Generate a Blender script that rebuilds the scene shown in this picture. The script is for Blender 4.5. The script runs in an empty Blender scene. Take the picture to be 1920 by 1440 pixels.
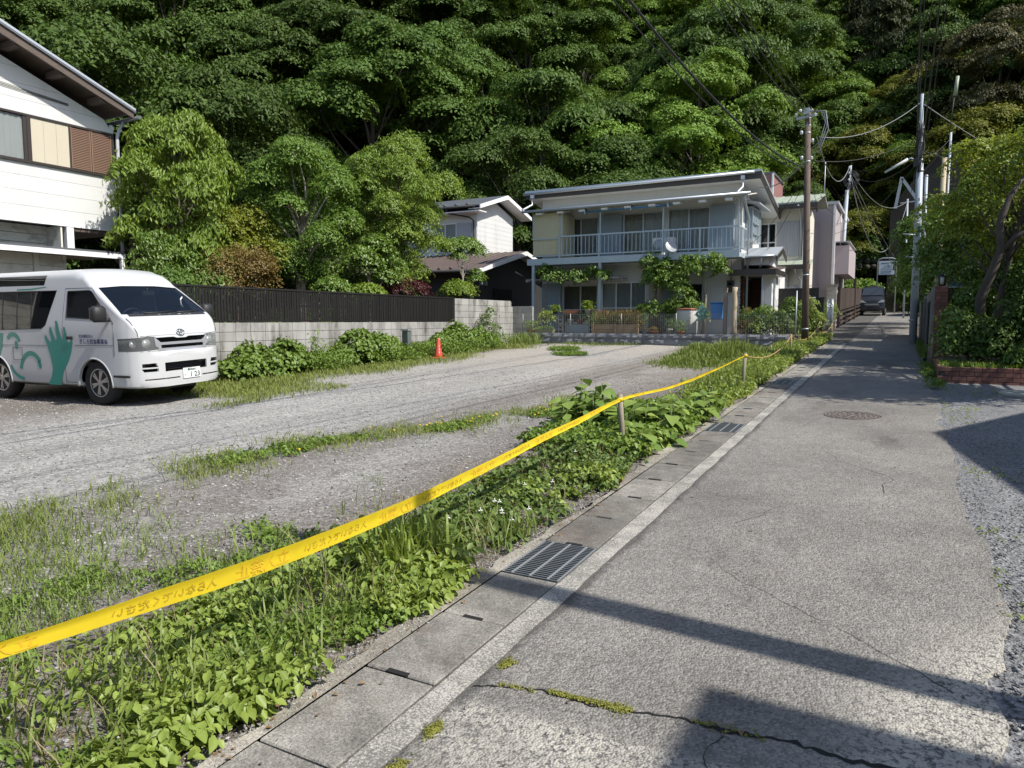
import bpy, math, random
import numpy as np
from mathutils import Vector, Matrix

# ---------------------------------------------------------------- camera, sky, sun, exposure
# world frame: +Y runs up the lane, +X to its right, the lane climbs 3.7 %
SC = bpy.context.scene
COL = SC.collection
R = math.radians
SLOPE = 0.0373
cam_d = bpy.data.cameras.new('camera')
cam = bpy.data.objects.new('camera', cam_d)
COL.objects.link(cam)
cam.location = (0, 0, 1.6)
cam.rotation_euler = (R(90 - 5.1), 0, R(28.7))
cam_d.sensor_fit = 'HORIZONTAL'
cam_d.sensor_width = 36.0
cam_d.lens = 36.0 * 1340 / 1920
cam_d.clip_start = 0.05
cam_d.clip_end = 2000
SC.camera = cam
SUN_AZ, SUN_EL = 94.0, 48.0          # clockwise from +Y, degrees
world = bpy.data.worlds.new('World')
SC.world = world
world.use_nodes = True
wn = world.node_tree.nodes
sky = wn.new('ShaderNodeTexSky')
sky.sky_type = 'NISHITA'
sky.sun_disc = False
sky.sun_elevation = R(SUN_EL)
sky.sun_rotation = R(SUN_AZ)
world.node_tree.links.new(sky.outputs[0], wn['Background'].inputs[0])
wn['Background'].inputs[1].default_value = 0.135
sun_d = bpy.data.lights.new('sun', 'SUN')
sun_d.energy = 4.6
sun_d.angle = R(0.55)
sun_d.color = (1.0, 0.955, 0.88)
sun = bpy.data.objects.new('sun', sun_d)
COL.objects.link(sun)
sdir = Vector((math.sin(R(SUN_AZ)) * math.cos(R(SUN_EL)), math.cos(R(SUN_AZ)) * math.cos(R(SUN_EL)), math.sin(R(SUN_EL))))
sun.rotation_euler = sdir.to_track_quat('Z', 'Y').to_euler()
sun.location = sdir * 60
vs = SC.view_settings
vs.view_transform = 'Standard'
vs.look = 'None'
vs.exposure = 0.42
vs.gamma = 1.0
SC.render.engine = 'CYCLES'
cy = SC.cycles
cy.use_denoising = True
cy.max_bounces = 5
cy.diffuse_bounces = 3
cy.glossy_bounces = 3
cy.transmission_bounces = 5
cy.transparent_max_bounces = 6
cy.caustics_reflective = False
cy.caustics_refractive = False
cy.sample_clamp_indirect = 6.0

# ---------------------------------------------------------------- helpers
rng = np.random.default_rng(7)
random.seed(7)


def gz(y):
    return SLOPE * y


def link(o, parent=None):
    COL.objects.link(o)
    if parent is not None:
        o.parent = parent
    return o


def rootloc(p):
    v = Vector((0, 0, 0))
    while p is not None:
        v += p.location
        p = p.parent
    return v


def tag(o, label=None, cat=None, group=None, kind=None):
    if label:
        o['label'] = label
    if cat:
        o['category'] = cat
    if group:
        o['group'] = group
    if kind:
        o['kind'] = kind
    return o


def thing(name, label, cat, loc=(0, 0, 0), rotz=0.0, group=None):
    o = bpy.data.objects.new(name, None)
    o.empty_display_size = 0.2
    COL.objects.link(o)
    o.location = loc
    o.rotation_euler = (0, 0, rotz)
    return tag(o, label, cat, group)


def copy_tree(o, parent=None):
    c = o.copy()
    COL.objects.link(c)
    c.parent = parent
    for ch in list(o.children):
        copy_tree(ch, c)
    return c


def np_mesh(name, V, T, mat=None, parent=None, smooth=False, local=False):
    V = np.asarray(V, dtype=np.float32)
    T = np.asarray(T, dtype=np.int32)
    me = bpy.data.meshes.new(name)
    if parent is not None and not local:
        V = V - np.array(rootloc(parent), dtype=np.float32)
    me.vertices.add(len(V))
    me.vertices.foreach_set('co', V.ravel())
    me.loops.add(T.size)
    me.loops.foreach_set('vertex_index', T.ravel())
    me.polygons.add(len(T))
    me.polygons.foreach_set('loop_start', np.arange(0, T.size, T.shape[1], dtype=np.int32))
    if smooth:
        me.polygons.foreach_set('use_smooth', np.ones(len(T), dtype=bool))
    me.update(calc_edges=True)
    o = bpy.data.objects.new(name, me)
    if mat:
        me.materials.append(mat)
    return link(o, parent)


class MB:
    """collects simple solids in world coordinates, builds ONE mesh object"""

    def __init__(self):
        self.v = []
        self.f = []
        self.sm = []

    def add(self, vs_, fs_, smooth=False):
        n = len(self.v)
        self.v += [tuple(p) for p in vs_]
        self.f += [tuple(i + n for i in f) for f in fs_]
        self.sm += [smooth] * len(fs_)
        return self

    def box(self, x0, x1, y0, y1, z0, z1):
        return self.add([(x0, y0, z0), (x1, y0, z0), (x1, y1, z0), (x0, y1, z0), (x0, y0, z1), (x1, y0, z1), (x1, y1, z1), (x0, y1, z1)],
                        [(0, 3, 2, 1), (4, 5, 6, 7), (0, 1, 5, 4), (1, 2, 6, 5), (2, 3, 7, 6), (3, 0, 4, 7)])

    def prism(self, poly, axis, a, b):
        """poly: list of 2D points, extruded along axis from a to b. axis x: (y,z); y: (x,z); z: (x,y)"""
        n = len(poly)

        def p3(p, t):
            return {'x': (t, p[0], p[1]), 'y': (p[0], t, p[1]), 'z': (p[0], p[1], t)}[axis]
        vs_ = [p3(p, a) for p in poly] + [p3(p, b) for p in poly]
        fs_ = [tuple(range(n))[::-1], tuple(range(n, 2 * n))]
        for i in range(n):
            j = (i + 1) % n
            fs_.append((i, j, n + j, n + i))
        return self.add(vs_, fs_)

    def tube(self, pts, r, seg=8, cap=True):
        pts = [Vector(p) for p in pts]
        rs = r if isinstance(r, (list, tuple)) else [r] * len(pts)
        vs_, fs_ = [], []
        up = Vector((0, 0, 1))
        last = None
        for i, p in enumerate(pts):
            d = (pts[min(i + 1, len(pts) - 1)] - pts[max(i - 1, 0)])
            if d.length < 1e-9:
                d = Vector((0, 0, 1))
            d.normalize()
            if last is None:
                a = d.cross(up if abs(d.z) < 0.95 else Vector((1, 0, 0))).normalized()
            else:
                a = (last - d * last.dot(d)).normalized()
            last = a
            b = d.cross(a)
            for k in range(seg):
                t = 2 * math.pi * k / seg
                vs_.append(p + (a * math.cos(t) + b * math.sin(t)) * rs[i])
        for i in range(len(pts) - 1):
            for k in range(seg):
                k2 = (k + 1) % seg
                fs_.append((i * seg + k, i * seg + k2, (i + 1) * seg + k2, (i + 1) * seg + k))
        n0 = len(vs_)
        self.add(vs_, fs_, True)
        if cap:
            b0 = len(self.v) - n0
            self.f.append(tuple(b0 + k for k in range(seg))[::-1])
            self.f.append(tuple(b0 + n0 - seg + k for k in range(seg)))
            self.sm += [False, False]
        return self

    def bar(self, p, q, w, h, up=(0, 0, 1)):
        p, q = Vector(p), Vector(q)
        d = (q - p).normalized()
        u = Vector(up)
        s = d.cross(u).normalized() * (w / 2)
        t = s.cross(d).normalized() * (h / 2)
        vs_ = [p - s - t, p + s - t, p + s + t, p - s + t, q - s - t, q + s - t, q + s + t, q - s + t]
        return self.add(vs_, [(0, 1, 2, 3), (7, 6, 5, 4), (0, 4, 5, 1), (1, 5, 6, 2), (2, 6, 7, 3), (3, 7, 4, 0)])

    def lathe(self, prof, c=(0, 0, 0), seg=16, axis='z'):
        """prof: list of (radius, height)"""
        vs_, fs_ = [], []
        for r_, h in prof:
            for k in range(seg):
                t = 2 * math.pi * k / seg
                a, b = r_ * math.cos(t), r_ * math.sin(t)
                p = {'z': (a, b, h), 'y': (a, h, b), 'x': (h, a, b)}[axis]
                vs_.append((p[0] + c[0], p[1] + c[1], p[2] + c[2]))
        for i in range(len(prof) - 1):
            for k in range(seg):
                k2 = (k + 1) % seg
                fs_.append((i * seg + k, i * seg + k2, (i + 1) * seg + k2, (i + 1) * seg + k))
        fs_.append(tuple(range(seg))[::-1])
        fs_.append(tuple((len(prof) - 1) * seg + k for k in range(seg)))
        return self.add(vs_, fs_, True)

    def sphere(self, c, r, seg=10, rings=6):
        rr = (r, r, r) if not isinstance(r, (tuple, list)) else r
        prof = [(math.sin(math.pi * (i + .02) / (rings + .04)), -math.cos(math.pi * (i + .02) / (rings + .04))) for i in range(rings + 1)]
        n = len(self.v)
        self.lathe(prof, (0, 0, 0), seg)
        for i in range(n, len(self.v)):
            v = self.v[i]
            self.v[i] = (c[0] + v[0] * rr[0], c[1] + v[1] * rr[1], c[2] + v[2] * rr[2])
        return self

    def mesh(self, name, off=(0, 0, 0)):
        me = bpy.data.meshes.new(name)
        me.from_pydata([(v[0] - off[0], v[1] - off[1], v[2] - off[2]) for v in self.v], [], self.f)
        me.polygons.foreach_set('use_smooth', self.sm)
        return me

    def build(self, name, mat, parent=None, bevel=0.0, local=False):
        off = rootloc(parent) if (parent is not None and not local) else (0, 0, 0)
        me = self.mesh(name, off)
        if mat:
            me.materials.append(mat)
        o = bpy.data.objects.new(name, me)
        link(o, parent)
        me.update()
        import bmesh
        bm = bmesh.new()
        bm.from_mesh(me)
        bmesh.ops.recalc_face_normals(bm, faces=bm.faces)
        if bevel:
            bmesh.ops.bevel(bm, geom=list(bm.edges), offset=bevel, segments=1, affect='EDGES', profile=0.5, clamp_overlap=True)
        bm.to_mesh(me)
        bm.free()
        return o


def piece(name, me, loc, parent, scale=None, rot=None):
    """an alike piece that shares mesh data"""
    o = bpy.data.objects.new(name, me)
    link(o, parent)
    o.location = Vector(loc) - rootloc(parent)
    if scale:
        o.scale = scale
    if rot:
        o.rotation_euler = rot
    return o


# ---------------------------------------------------------------- materials
def nodes_of(name):
    m = bpy.data.materials.new(name)
    m.use_nodes = True
    nt = m.node_tree
    return m, nt, nt.nodes, nt.links, nt.nodes['Principled BSDF']


def N(nt, kind, **kw):
    n = nt.nodes.new(kind)
    for k, v in kw.items():
        if k.startswith('i_'):
            n.inputs[k[2:]].default_value = v
        else:
            setattr(n, k, v)
    return n


def mth(nt, op, a, b=None, c=None, clamp=False):
    n = nt.nodes.new('ShaderNodeMath')
    n.operation = op
    n.use_clamp = clamp
    for i, x in enumerate((a, b, c)):
        if x is None:
            continue
        if isinstance(x, (int, float)):
            n.inputs[i].default_value = x
        else:
            nt.links.new(x, n.inputs[i])
    return n.outputs[0]


def noise(nt, vec, scale, detail=3, rough=0.55, dist=0.0):
    n = nt.nodes.new('ShaderNodeTexNoise')
    n.inputs['Scale'].default_value = scale
    n.inputs['Detail'].default_value = detail
    n.inputs['Roughness'].default_value = rough
    n.inputs['Distortion'].default_value = dist
    if vec is not None:
        nt.links.new(vec, n.inputs['Vector'])
    return n.outputs['Fac']


def mixc(nt, fac, a, b, mode='MIX'):
    n = nt.nodes.new('ShaderNodeMix')
    n.data_type = 'RGBA'
    n.blend_type = mode
    for idx, x in ((0, fac), (6, a), (7, b)):
        if isinstance(x, (int, float)):
            n.inputs[idx].default_value = x
        elif isinstance(x, tuple):
            n.inputs[idx].default_value = (*x[:3], 1)
        else:
            nt.links.new(x, n.inputs[idx])
    return n.outputs[2]


def ramp(nt, fac, lo, hi):
    n = nt.nodes.new('ShaderNodeMapRange')
    n.inputs[1].default_value = lo
    n.inputs[2].default_value = hi
    n.clamp = True
    nt.links.new(fac, n.inputs[0])
    return n.outputs[0]


def wpos(nt, scale=None):
    g = nt.nodes.new('ShaderNodeNewGeometry')
    if scale is None:
        return g.outputs['Position']
    m = nt.nodes.new('ShaderNodeVectorMath')
    m.operation = 'MULTIPLY'
    m.inputs[1].default_value = scale
    nt.links.new(g.outputs['Position'], m.inputs[0])
    return m.outputs[0]


def scalec(nt, col, fac):
    m = nt.nodes.new('ShaderNodeVectorMath')
    m.operation = 'SCALE'
    if isinstance(col, tuple):
        m.inputs[0].default_value = col[:3]
    else:
        nt.links.new(col, m.inputs[0])
    nt.links.new(fac, m.inputs['Scale'])
    return m.outputs[0]


def bump(nt, h, strength, dist=0.01):
    b = nt.nodes.new('ShaderNodeBump')
    b.inputs['Strength'].default_value = strength
    b.inputs['Distance'].default_value = dist
    nt.links.new(h, b.inputs['Height'])
    return b.outputs[0]


def mat(name, col, rough=0.7, var=0.12, vs_=1.5, fine=0.08, fs=40.0, bmp=0.0, bs=60.0, rnd=0.0, metal=0.0, spec=0.5,
        stain=None, stain_amt=0.5, stain_scale=(1.2, 1.2, 0.25), stain_lo=0.52, stain_hi=0.75, grain=None):
    m, nt, nd, lk, bs_ = nodes_of(name)
    p = wpos(nt)
    f = mth(nt, 'MULTIPLY_ADD', noise(nt, p, vs_, 3), 2 * var, 1 - var)
    if fine:
        f = mth(nt, 'MULTIPLY', f, mth(nt, 'MULTIPLY_ADD', noise(nt, p, fs, 2), 2 * fine, 1 - fine))
    if grain:
        f = mth(nt, 'MULTIPLY', f, mth(nt, 'MULTIPLY_ADD', noise(nt, wpos(nt, grain), 1.0, 3), 0.7, 0.65))
    if rnd:
        oi = nt.nodes.new('ShaderNodeObjectInfo')
        f = mth(nt, 'MULTIPLY', f, mth(nt, 'MULTIPLY_ADD', oi.outputs['Random'], 2 * rnd, 1 - rnd))
    c = scalec(nt, col, f)
    if stain:
        s = ramp(nt, noise(nt, wpos(nt, stain_scale), 1.6, 5, 0.65), stain_lo, stain_hi)
        c = mixc(nt, mth(nt, 'MULTIPLY', s, stain_amt), c, stain)
    lk.new(c, bs_.inputs['Base Color'])
    bs_.inputs['Roughness'].default_value = rough
    bs_.inputs['Metallic'].default_value = metal
    bs_.inputs['Specular IOR Level'].default_value = spec
    if bmp:
        lk.new(bump(nt, noise(nt, p, bs, 3), bmp, 0.01), bs_.inputs['Normal'])
    return m


def leafmat(name, c1, c2, rough=0.5, trans=0.3, tcol=None, patch=0.35, spec=0.35, vary=0.0):
    m, nt, nd, lk, b = nodes_of(name)
    g = nt.nodes.new('ShaderNodeNewGeometry')
    f = mth(nt, 'ADD', mth(nt, 'MULTIPLY', g.outputs['Random Per Island'], 0.65), mth(nt, 'MULTIPLY', noise(nt, g.outputs['Position'], 0.9, 2), patch))
    c = mixc(nt, f, c1, c2)
    oi = nt.nodes.new('ShaderNodeObjectInfo')
    c = scalec(nt, c, mth(nt, 'MULTIPLY_ADD', oi.outputs['Random'], 2 * vary, 1 - vary))
    lk.new(c, b.inputs['Base Color'])
    b.inputs['Roughness'].default_value = rough
    b.inputs['Specular IOR Level'].default_value = spec
    t = nt.nodes.new('ShaderNodeBsdfTranslucent')
    tc = tcol or (min(1, c2[0] * 1.5), min(1, c2[1] * 1.35), c2[2] * 0.7)
    lk.new(mixc(nt, 0.6, c, tc), t.inputs['Color'])
    mx = nt.nodes.new('ShaderNodeMixShader')
    mx.inputs[0].default_value = trans
    lk.new(b.outputs[0], mx.inputs[1])
    lk.new(t.outputs[0], mx.inputs[2])
    lk.new(mx.outputs[0], nt.nodes['Material Output'].inputs['Surface'])
    return m


def glassmat(name, tint=(0.03, 0.035, 0.035), alpha=0.25, rough=0.03):
    """tinted pane: mostly mirror-like coat over a dark see-through body"""
    m, nt, nd, lk, b = nodes_of(name)
    b.inputs['Base Color'].default_value = (*tint, 1)
    b.inputs['Roughness'].default_value = rough
    b.inputs['Specular IOR Level'].default_value = 0.7
    t = nt.nodes.new('ShaderNodeBsdfTransparent')
    t.inputs[0].default_value = (0.90, 0.92, 0.92, 1)
    mx = nt.nodes.new('ShaderNodeMixShader')
    mx.inputs[0].default_value = alpha
    lk.new(b.outputs[0], mx.inputs[1])
    lk.new(t.outputs[0], mx.inputs[2])
    lk.new(mx.outputs[0], nt.nodes['Material Output'].inputs['Surface'])
    return m


def text_polys(s, size, bold=0.022):
    cu = bpy.data.curves.new('txt', 'FONT')
    cu.body = s
    cu.size = size
    cu.resolution_u = 2
    cu.offset = size * bold
    ob = bpy.data.objects.new('txt', cu)
    COL.objects.link(ob)
    bpy.context.view_layer.update()
    dg = bpy.context.evaluated_depsgraph_get()
    me = bpy.data.meshes.new_from_object(ob.evaluated_get(dg))
    V = [tuple(v.co) for v in me.vertices]
    F = [tuple(p.vertices) for p in me.polygons]
    bpy.data.objects.remove(ob)
    bpy.data.curves.remove(cu)
    bpy.data.meshes.remove(me)
    return V, F


def curtain(mb, x0, x1, y, z0, z1, amp=0.03, waves=None, axis='x'):
    """a wavy cloth sheet in the plane y (axis x) or x (axis y)"""
    n = waves or max(3, int(abs(x1 - x0) / 0.12))
    k = n * 4
    vs_, fs_ = [], []
    for i in range(k + 1):
        t = i / k
        a = x0 + (x1 - x0) * t
        o = amp * math.sin(t * n * 2 * math.pi) + amp * 0.5 * math.sin(t * n * 3.7)
        for z in (z0, z1):
            vs_.append((a, y + o, z) if axis == 'x' else (y + o, a, z))
    for i in range(k):
        fs_.append((2 * i, 2 * i + 2, 2 * i + 3, 2 * i + 1))
    mb.add(vs_, fs_, True)
    return mb
# ---------------------------------------------------------------- ground, lane, hillside
def lot_material():
    m, nt, nd, lk, b = nodes_of('lot_gravel')
    p = wpos(nt)
    sx = nt.nodes.new('ShaderNodeSeparateXYZ')
    lk.new(p, sx.inputs[0])
    X_, Y_ = sx.outputs[0], sx.outputs[1]
    n1 = noise(nt, p, 0.55, 5, 0.6)
    n2 = noise(nt, p, 70, 2, 0.7)
    n3 = noise(nt, p, 28, 3, 0.7)
    streak = noise(nt, wpos(nt, (1.6, 0.28, 1)), 1.0, 4, 0.6)
    vor = nt.nodes.new('ShaderNodeTexVoronoi')
    vor.inputs['Scale'].default_value = 38
    lk.new(p, vor.inputs['Vector'])
    grey = mixc(nt, vor.outputs['Color'], (0.165, 0.16, 0.15), (0.50, 0.485, 0.455))
    grey = scalec(nt, grey, mth(nt, 'MULTIPLY_ADD', n2, 0.75, 0.62))
    grey = scalec(nt, grey, mth(nt, 'MULTIPLY_ADD', streak, 0.75, 0.62))
    beige = mixc(nt, vor.outputs['Color'], (0.26, 0.235, 0.20), (0.50, 0.46, 0.405))
    beige = scalec(nt, beige, mth(nt, 'MULTIPLY_ADD', n2, 0.7, 0.65))
    # warmer fines up the lot
    c = mixc(nt, mth(nt, 'MULTIPLY', ramp(nt, Y_, 9.0, 17.0), ramp(nt, n1, 0.3, 0.5)), grey, beige)
    # brown soil along the verge and in the grassed strips
    soil = mixc(nt, n3, (0.05, 0.038, 0.03), (0.18, 0.145, 0.118))
    near = ramp(nt, mth(nt, 'ADD', X_, mth(nt, 'MULTIPLY', n1, 2.4)), -3.9, -2.2)
    strip = ramp(nt, mth(nt, 'ABSOLUTE', mth(nt, 'ADD', mth(nt, 'ADD', X_, 5.3), mth(nt, 'MULTIPLY_ADD', n1, 1.6, -0.8))), 0.9, 0.2)
    wallside = ramp(nt, mth(nt, 'ADD', X_, mth(nt, 'MULTIPLY', n1, 3.0)), -8.6, -10.2)
    patch = mth(nt, 'MULTIPLY', ramp(nt, noise(nt, p, 0.9, 4, 0.6), 0.50, 0.62), ramp(nt, X_, -6.0, -4.8))
    s = mth(nt, 'MAXIMUM', mth(nt, 'MAXIMUM', near, mth(nt, 'MULTIPLY', strip, 0.75)), mth(nt, 'MAXIMUM', wallside, mth(nt, 'MULTIPLY', patch, 0.8)))
    c = mixc(nt, mth(nt, 'MULTIPLY', s, ramp(nt, n3, 0.25, 0.62)), c, soil)
    lk.new(c, b.inputs['Base Color'])
    b.inputs['Roughness'].default_value = 0.95
    b.inputs['Specular IOR Level'].default_value = 0.2
    h = mth(nt, 'ADD', mth(nt, 'MULTIPLY', vor.outputs['Distance'], -0.6), n2)
    lk.new(bump(nt, h, 0.9, 0.02), b.inputs['Normal'])
    return m


def asphalt_material():
    m, nt, nd, lk, b = nodes_of('worn_asphalt')
    p = wpos(nt)
    sx = nt.nodes.new('ShaderNodeSeparateXYZ')
    lk.new(p, sx.inputs[0])
    X_, Y_ = sx.outputs[0], sx.outputs[1]
    n1 = noise(nt, p, 0.8, 5, 0.6)
    vor = nt.nodes.new('ShaderNodeTexVoronoi')
    vor.inputs['Scale'].default_value = 95
    lk.new(p, vor.inputs['Vector'])
    vor2 = nt.nodes.new('ShaderNodeTexVoronoi')
    vor2.inputs['Scale'].default_value = 34
    lk.new(p, vor2.inputs['Vector'])
    n2 = noise(nt, p, 180, 2, 0.7)
    n4 = noise(nt, p, 7, 4, 0.65)
    base = mixc(nt, vor.outputs['Color'], (0.11, 0.103, 0.093), (0.315, 0.297, 0.27))
    base = scalec(nt, base, mth(nt, 'MULTIPLY_ADD', n1, 1.1, 0.45))
    oil = ramp(nt, noise(nt, wpos(nt, (1.1, .45, 1)), 1.3, 5, 0.7), 0.56, 0.70)
    base = scalec(nt, base, mth(nt, 'MULTIPLY_ADD', oil, -0.28, 1.0))
    base = scalec(nt, base, mth(nt, 'MULTIPLY_ADD', n2, 0.5, 0.75))
    base = scalec(nt, base, mth(nt, 'MULTIPLY_ADD', n4, 0.5, 0.75))
    # bare pale binder with dark stones where the surface has worn through
    pale = mixc(nt, ramp(nt, noise(nt, p, 42, 4, 0.75, 0.6), 0.40, 0.52), (0.10, 0.097, 0.092), (0.44, 0.415, 0.36))
    pale = scalec(nt, pale, mth(nt, 'MULTIPLY_ADD', n2, 0.4, 0.8))
    d1 = mth(nt, 'SUBTRACT', mth(nt, 'MULTIPLY_ADD', X_, 1.9, 3.45), Y_)
    d1 = mth(nt, 'ADD', d1, mth(nt, 'MULTIPLY_ADD', n1, 1.6, -0.8))
    d2 = mth(nt, 'SUBTRACT', mth(nt, 'MULTIPLY_ADD', X_, 0.06, 2.42), Y_)
    d1 = mth(nt, 'MULTIPLY', ramp(nt, d1, 0.0, 0.7), ramp(nt, X_, -0.55, 0.05))
    fac = mth(nt, 'MAXIMUM', mth(nt, 'MULTIPLY', d1, 0.95), mth(nt, 'MULTIPLY', ramp(nt, d2, 0.0, 0.05), ramp(nt, n1, 0.3, 0.5)))
    c = mixc(nt, fac, base, pale)
    # tar seam beside the painted line
    seam = ramp(nt, mth(nt, 'ADD', X_, mth(nt, 'MULTIPLY', noise(nt, p, 3.0, 4, 0.7), 0.16)), -1.37, -1.42)
    c = mixc(nt, mth(nt, 'MULTIPLY', seam, 0.65), c, (0.045, 0.044, 0.043))
    lk.new(c, b.inputs['Base Color'])
    b.inputs['Roughness'].default_value = 0.9
    b.inputs['Specular IOR Level'].default_value = 0.25
    h = mth(nt, 'ADD', mth(nt, 'MULTIPLY', vor.outputs['Distance'], -0.8), mth(nt, 'MULTIPLY', vor2.outputs['Distance'], -0.5))
    lk.new(bump(nt, h, 0.7, 0.012), b.inputs['Normal'])
    return m


def forecourt_material():
    m, nt, nd, lk, b = nodes_of('forecourt_chippings')
    p = wpos(nt)
    vor = nt.nodes.new('ShaderNodeTexVoronoi')
    vor.inputs['Scale'].default_value = 55
    lk.new(p, vor.inputs['Vector'])
    n1 = noise(nt, p, 1.1, 5, 0.65)
    n2 = noise(nt, p, 120, 2, 0.7)
    c = mixc(nt, vor.outputs['Color'], (0.10, 0.10, 0.102), (0.32, 0.32, 0.325))
    c = scalec(nt, c, mth(nt, 'MULTIPLY_ADD', n1, 1.0, 0.5))
    c = scalec(nt, c, mth(nt, 'MULTIPLY_ADD', n2, 0.5, 0.75))
    lk.new(c, b.inputs['Base Color'])
    b.inputs['Roughness'].default_value = 0.92
    b.inputs['Specular IOR Level'].default_value = 0.25
    lk.new(bump(nt, mth(nt, 'ADD', vor.outputs['Distance'], n2), 0.8, 0.012), b.inputs['Normal'])
    return m


def concrete_material(name, c1, c2, speck=0.75, rust=None):
    m, nt, nd, lk, b = nodes_of(name)
    p = wpos(nt)
    oi = nt.nodes.new('ShaderNodeObjectInfo')
    n1 = noise(nt, p, 2.2, 5, 0.65)
    n2 = noise(nt, p, 95, 3, 0.8)
    c = mixc(nt, ramp(nt, n1, 0.3, 0.7), c1, c2)
    c = scalec(nt, c, mth(nt, 'MULTIPLY_ADD', ramp(nt, n2, .33, .67), 1.3 * speck, 1 - .65 * speck))
    c = scalec(nt, c, mth(nt, 'MULTIPLY_ADD', ramp(nt, noise(nt, p, 9, 4, .7), .35, .65), .4, .8))
    c = scalec(nt, c, mth(nt, 'MULTIPLY_ADD', oi.outputs['Random'], 0.36, 0.82))
    if rust:
        c = mixc(nt, mth(nt, 'MULTIPLY', ramp(nt, noise(nt, p, 1.5, 4, 0.6), 0.52, 0.72), 0.6), c, rust)
    lk.new(c, b.inputs['Base Color'])
    b.inputs['Roughness'].default_value = 0.9
    b.inputs['Specular IOR Level'].default_value = 0.25
    lk.new(bump(nt, n2, 0.8, 0.008), b.inputs['Normal'])
    return m


M = {}
M['lot'] = lot_material()
M['asphalt'] = asphalt_material()
M['forecourt'] = forecourt_material()
M['gutter'] = concrete_material('gutter_concrete', (0.14, 0.133, 0.12), (0.275, 0.26, 0.23), rust=(0.14, 0.10, 0.075))
M['kerb'] = concrete_material('kerb_concrete', (0.16, 0.145, 0.12), (0.32, 0.295, 0.25))
M['soil'] = mat('dark_soil', (0.075, 0.06, 0.047), 0.95, 0.35, 1.2, 0.3, 30, 0.8, 40)
M['hill'] = mat('forest_floor', (0.022, 0.026, 0.014), 0.95, 0.4, 0.6, 0.3, 6, 0.8, 5)
M['yard'] = mat('yard_soil', (0.13, 0.115, 0.095), 0.95, 0.25, 1.2, 0.3, 30, 0.6, 30)
M['iron'] = mat('cast_iron', (0.16, 0.135, 0.12), 0.75, 0.25, 5, 0.2, 60, 0.3, 80, metal=0.1)
M['galv'] = mat('galvanised_steel', (0.40, 0.42, 0.43), 0.5, 0.12, 4, 0.08, 50, metal=0.55)
M['grate'] = mat('grate_steel', (0.19, 0.205, 0.215), 0.5, 0.15, 6, 0.1, 80, metal=0.4)
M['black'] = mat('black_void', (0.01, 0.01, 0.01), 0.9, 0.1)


def hillz(x, y):
    """a wooded slope behind the houses, the lane's little valley, a bank closing it"""
    x, y = np.asarray(x, dtype=float), np.asarray(y, dtype=float)
    q = -0.6 * x + 0.8 * y
    def climb(d, k):
        d = np.maximum(0, d)
        return k * d * d / (d + 3.0)
    m = np.clip((-x - 3.5) / 9.0, 0, 1)
    m = m * m * (3 - 2 * m)
    h = np.maximum(climb(q - 37.5, 0.76) * m, climb(y - 58.5 + 0.25 * np.minimum(x, 0), 0.78))
    h = np.maximum(h, climb(x - 5.0, 0.55) * np.clip((y - 24) / 12, 0, 1))
    return SLOPE * y - 0.35 + h + 0.5 * np.sin(x * 0.31) * np.sin(y * 0.27) * np.minimum(1, h / 4)


def grid_sheet(name, x0, x1, y0, y1, nx, ny, zf, m):
    xs = np.linspace(x0, x1, nx)
    ys = np.linspace(y0, y1, ny)
    gx, gy = np.meshgrid(xs, ys)
    V = np.stack([gx, gy, zf(gx, gy)], -1).reshape(-1, 3)
    i = np.arange(ny - 1)[:, None] * nx + np.arange(nx - 1)[None, :]
    Q = np.stack([i, i + 1, i + nx + 1, i + nx], -1).reshape(-1, 4)
    o = np_mesh(name, V, Q, m, smooth=True)
    o['kind'] = 'structure'
    return o


def vnoise(x, y, s, seed=0):
    """cheap smooth value noise in numpy, 0..1"""
    def h(a, b):
        t = np.sin(a * 127.1 + b * 311.7 + seed * 74.7) * 43758.5453
        return t - np.floor(t)
    x, y = np.asarray(x) * s, np.asarray(y) * s
    ix, iy = np.floor(x), np.floor(y)
    fx, fy = x - ix, y - iy
    fx, fy = fx * fx * (3 - 2 * fx), fy * fy * (3 - 2 * fy)
    return (h(ix, iy) * (1 - fx) + h(ix + 1, iy) * fx) * (1 - fy) + (h(ix, iy + 1) * (1 - fx) + h(ix + 1, iy + 1) * fx) * fy


def lotz(x, y):
    return SLOPE * y + (vnoise(x, y, 0.7, 1) - 0.5) * 0.035 + (vnoise(x, y, 3.1, 2) - 0.5) * 0.018 - 0.012


ground = grid_sheet('ground', -160, 160, -60, 160, 60, 50, lambda x, y: SLOPE * y - 0.06, M['soil'])
lot = grid_sheet('gravel_lot', -30, -2.09, -5, 22.2, 220, 210, lotz, M['lot'])
hillside = grid_sheet('hillside', -110, 70, -10, 150, 100, 90, hillz, M['hill'])
garden = grid_sheet('garden_ground', -34, -12.5, 8.6, 27, 30, 30, lambda x, y: 1.32 + 0.1 * vnoise(x, y, 0.8, 5), M['soil'])
yard = grid_sheet('yard_ground', -11.9, -2.75, 22.05, 30, 12, 10, lambda x, y: 1.12 + 0 * x, M['yard'])

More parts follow.
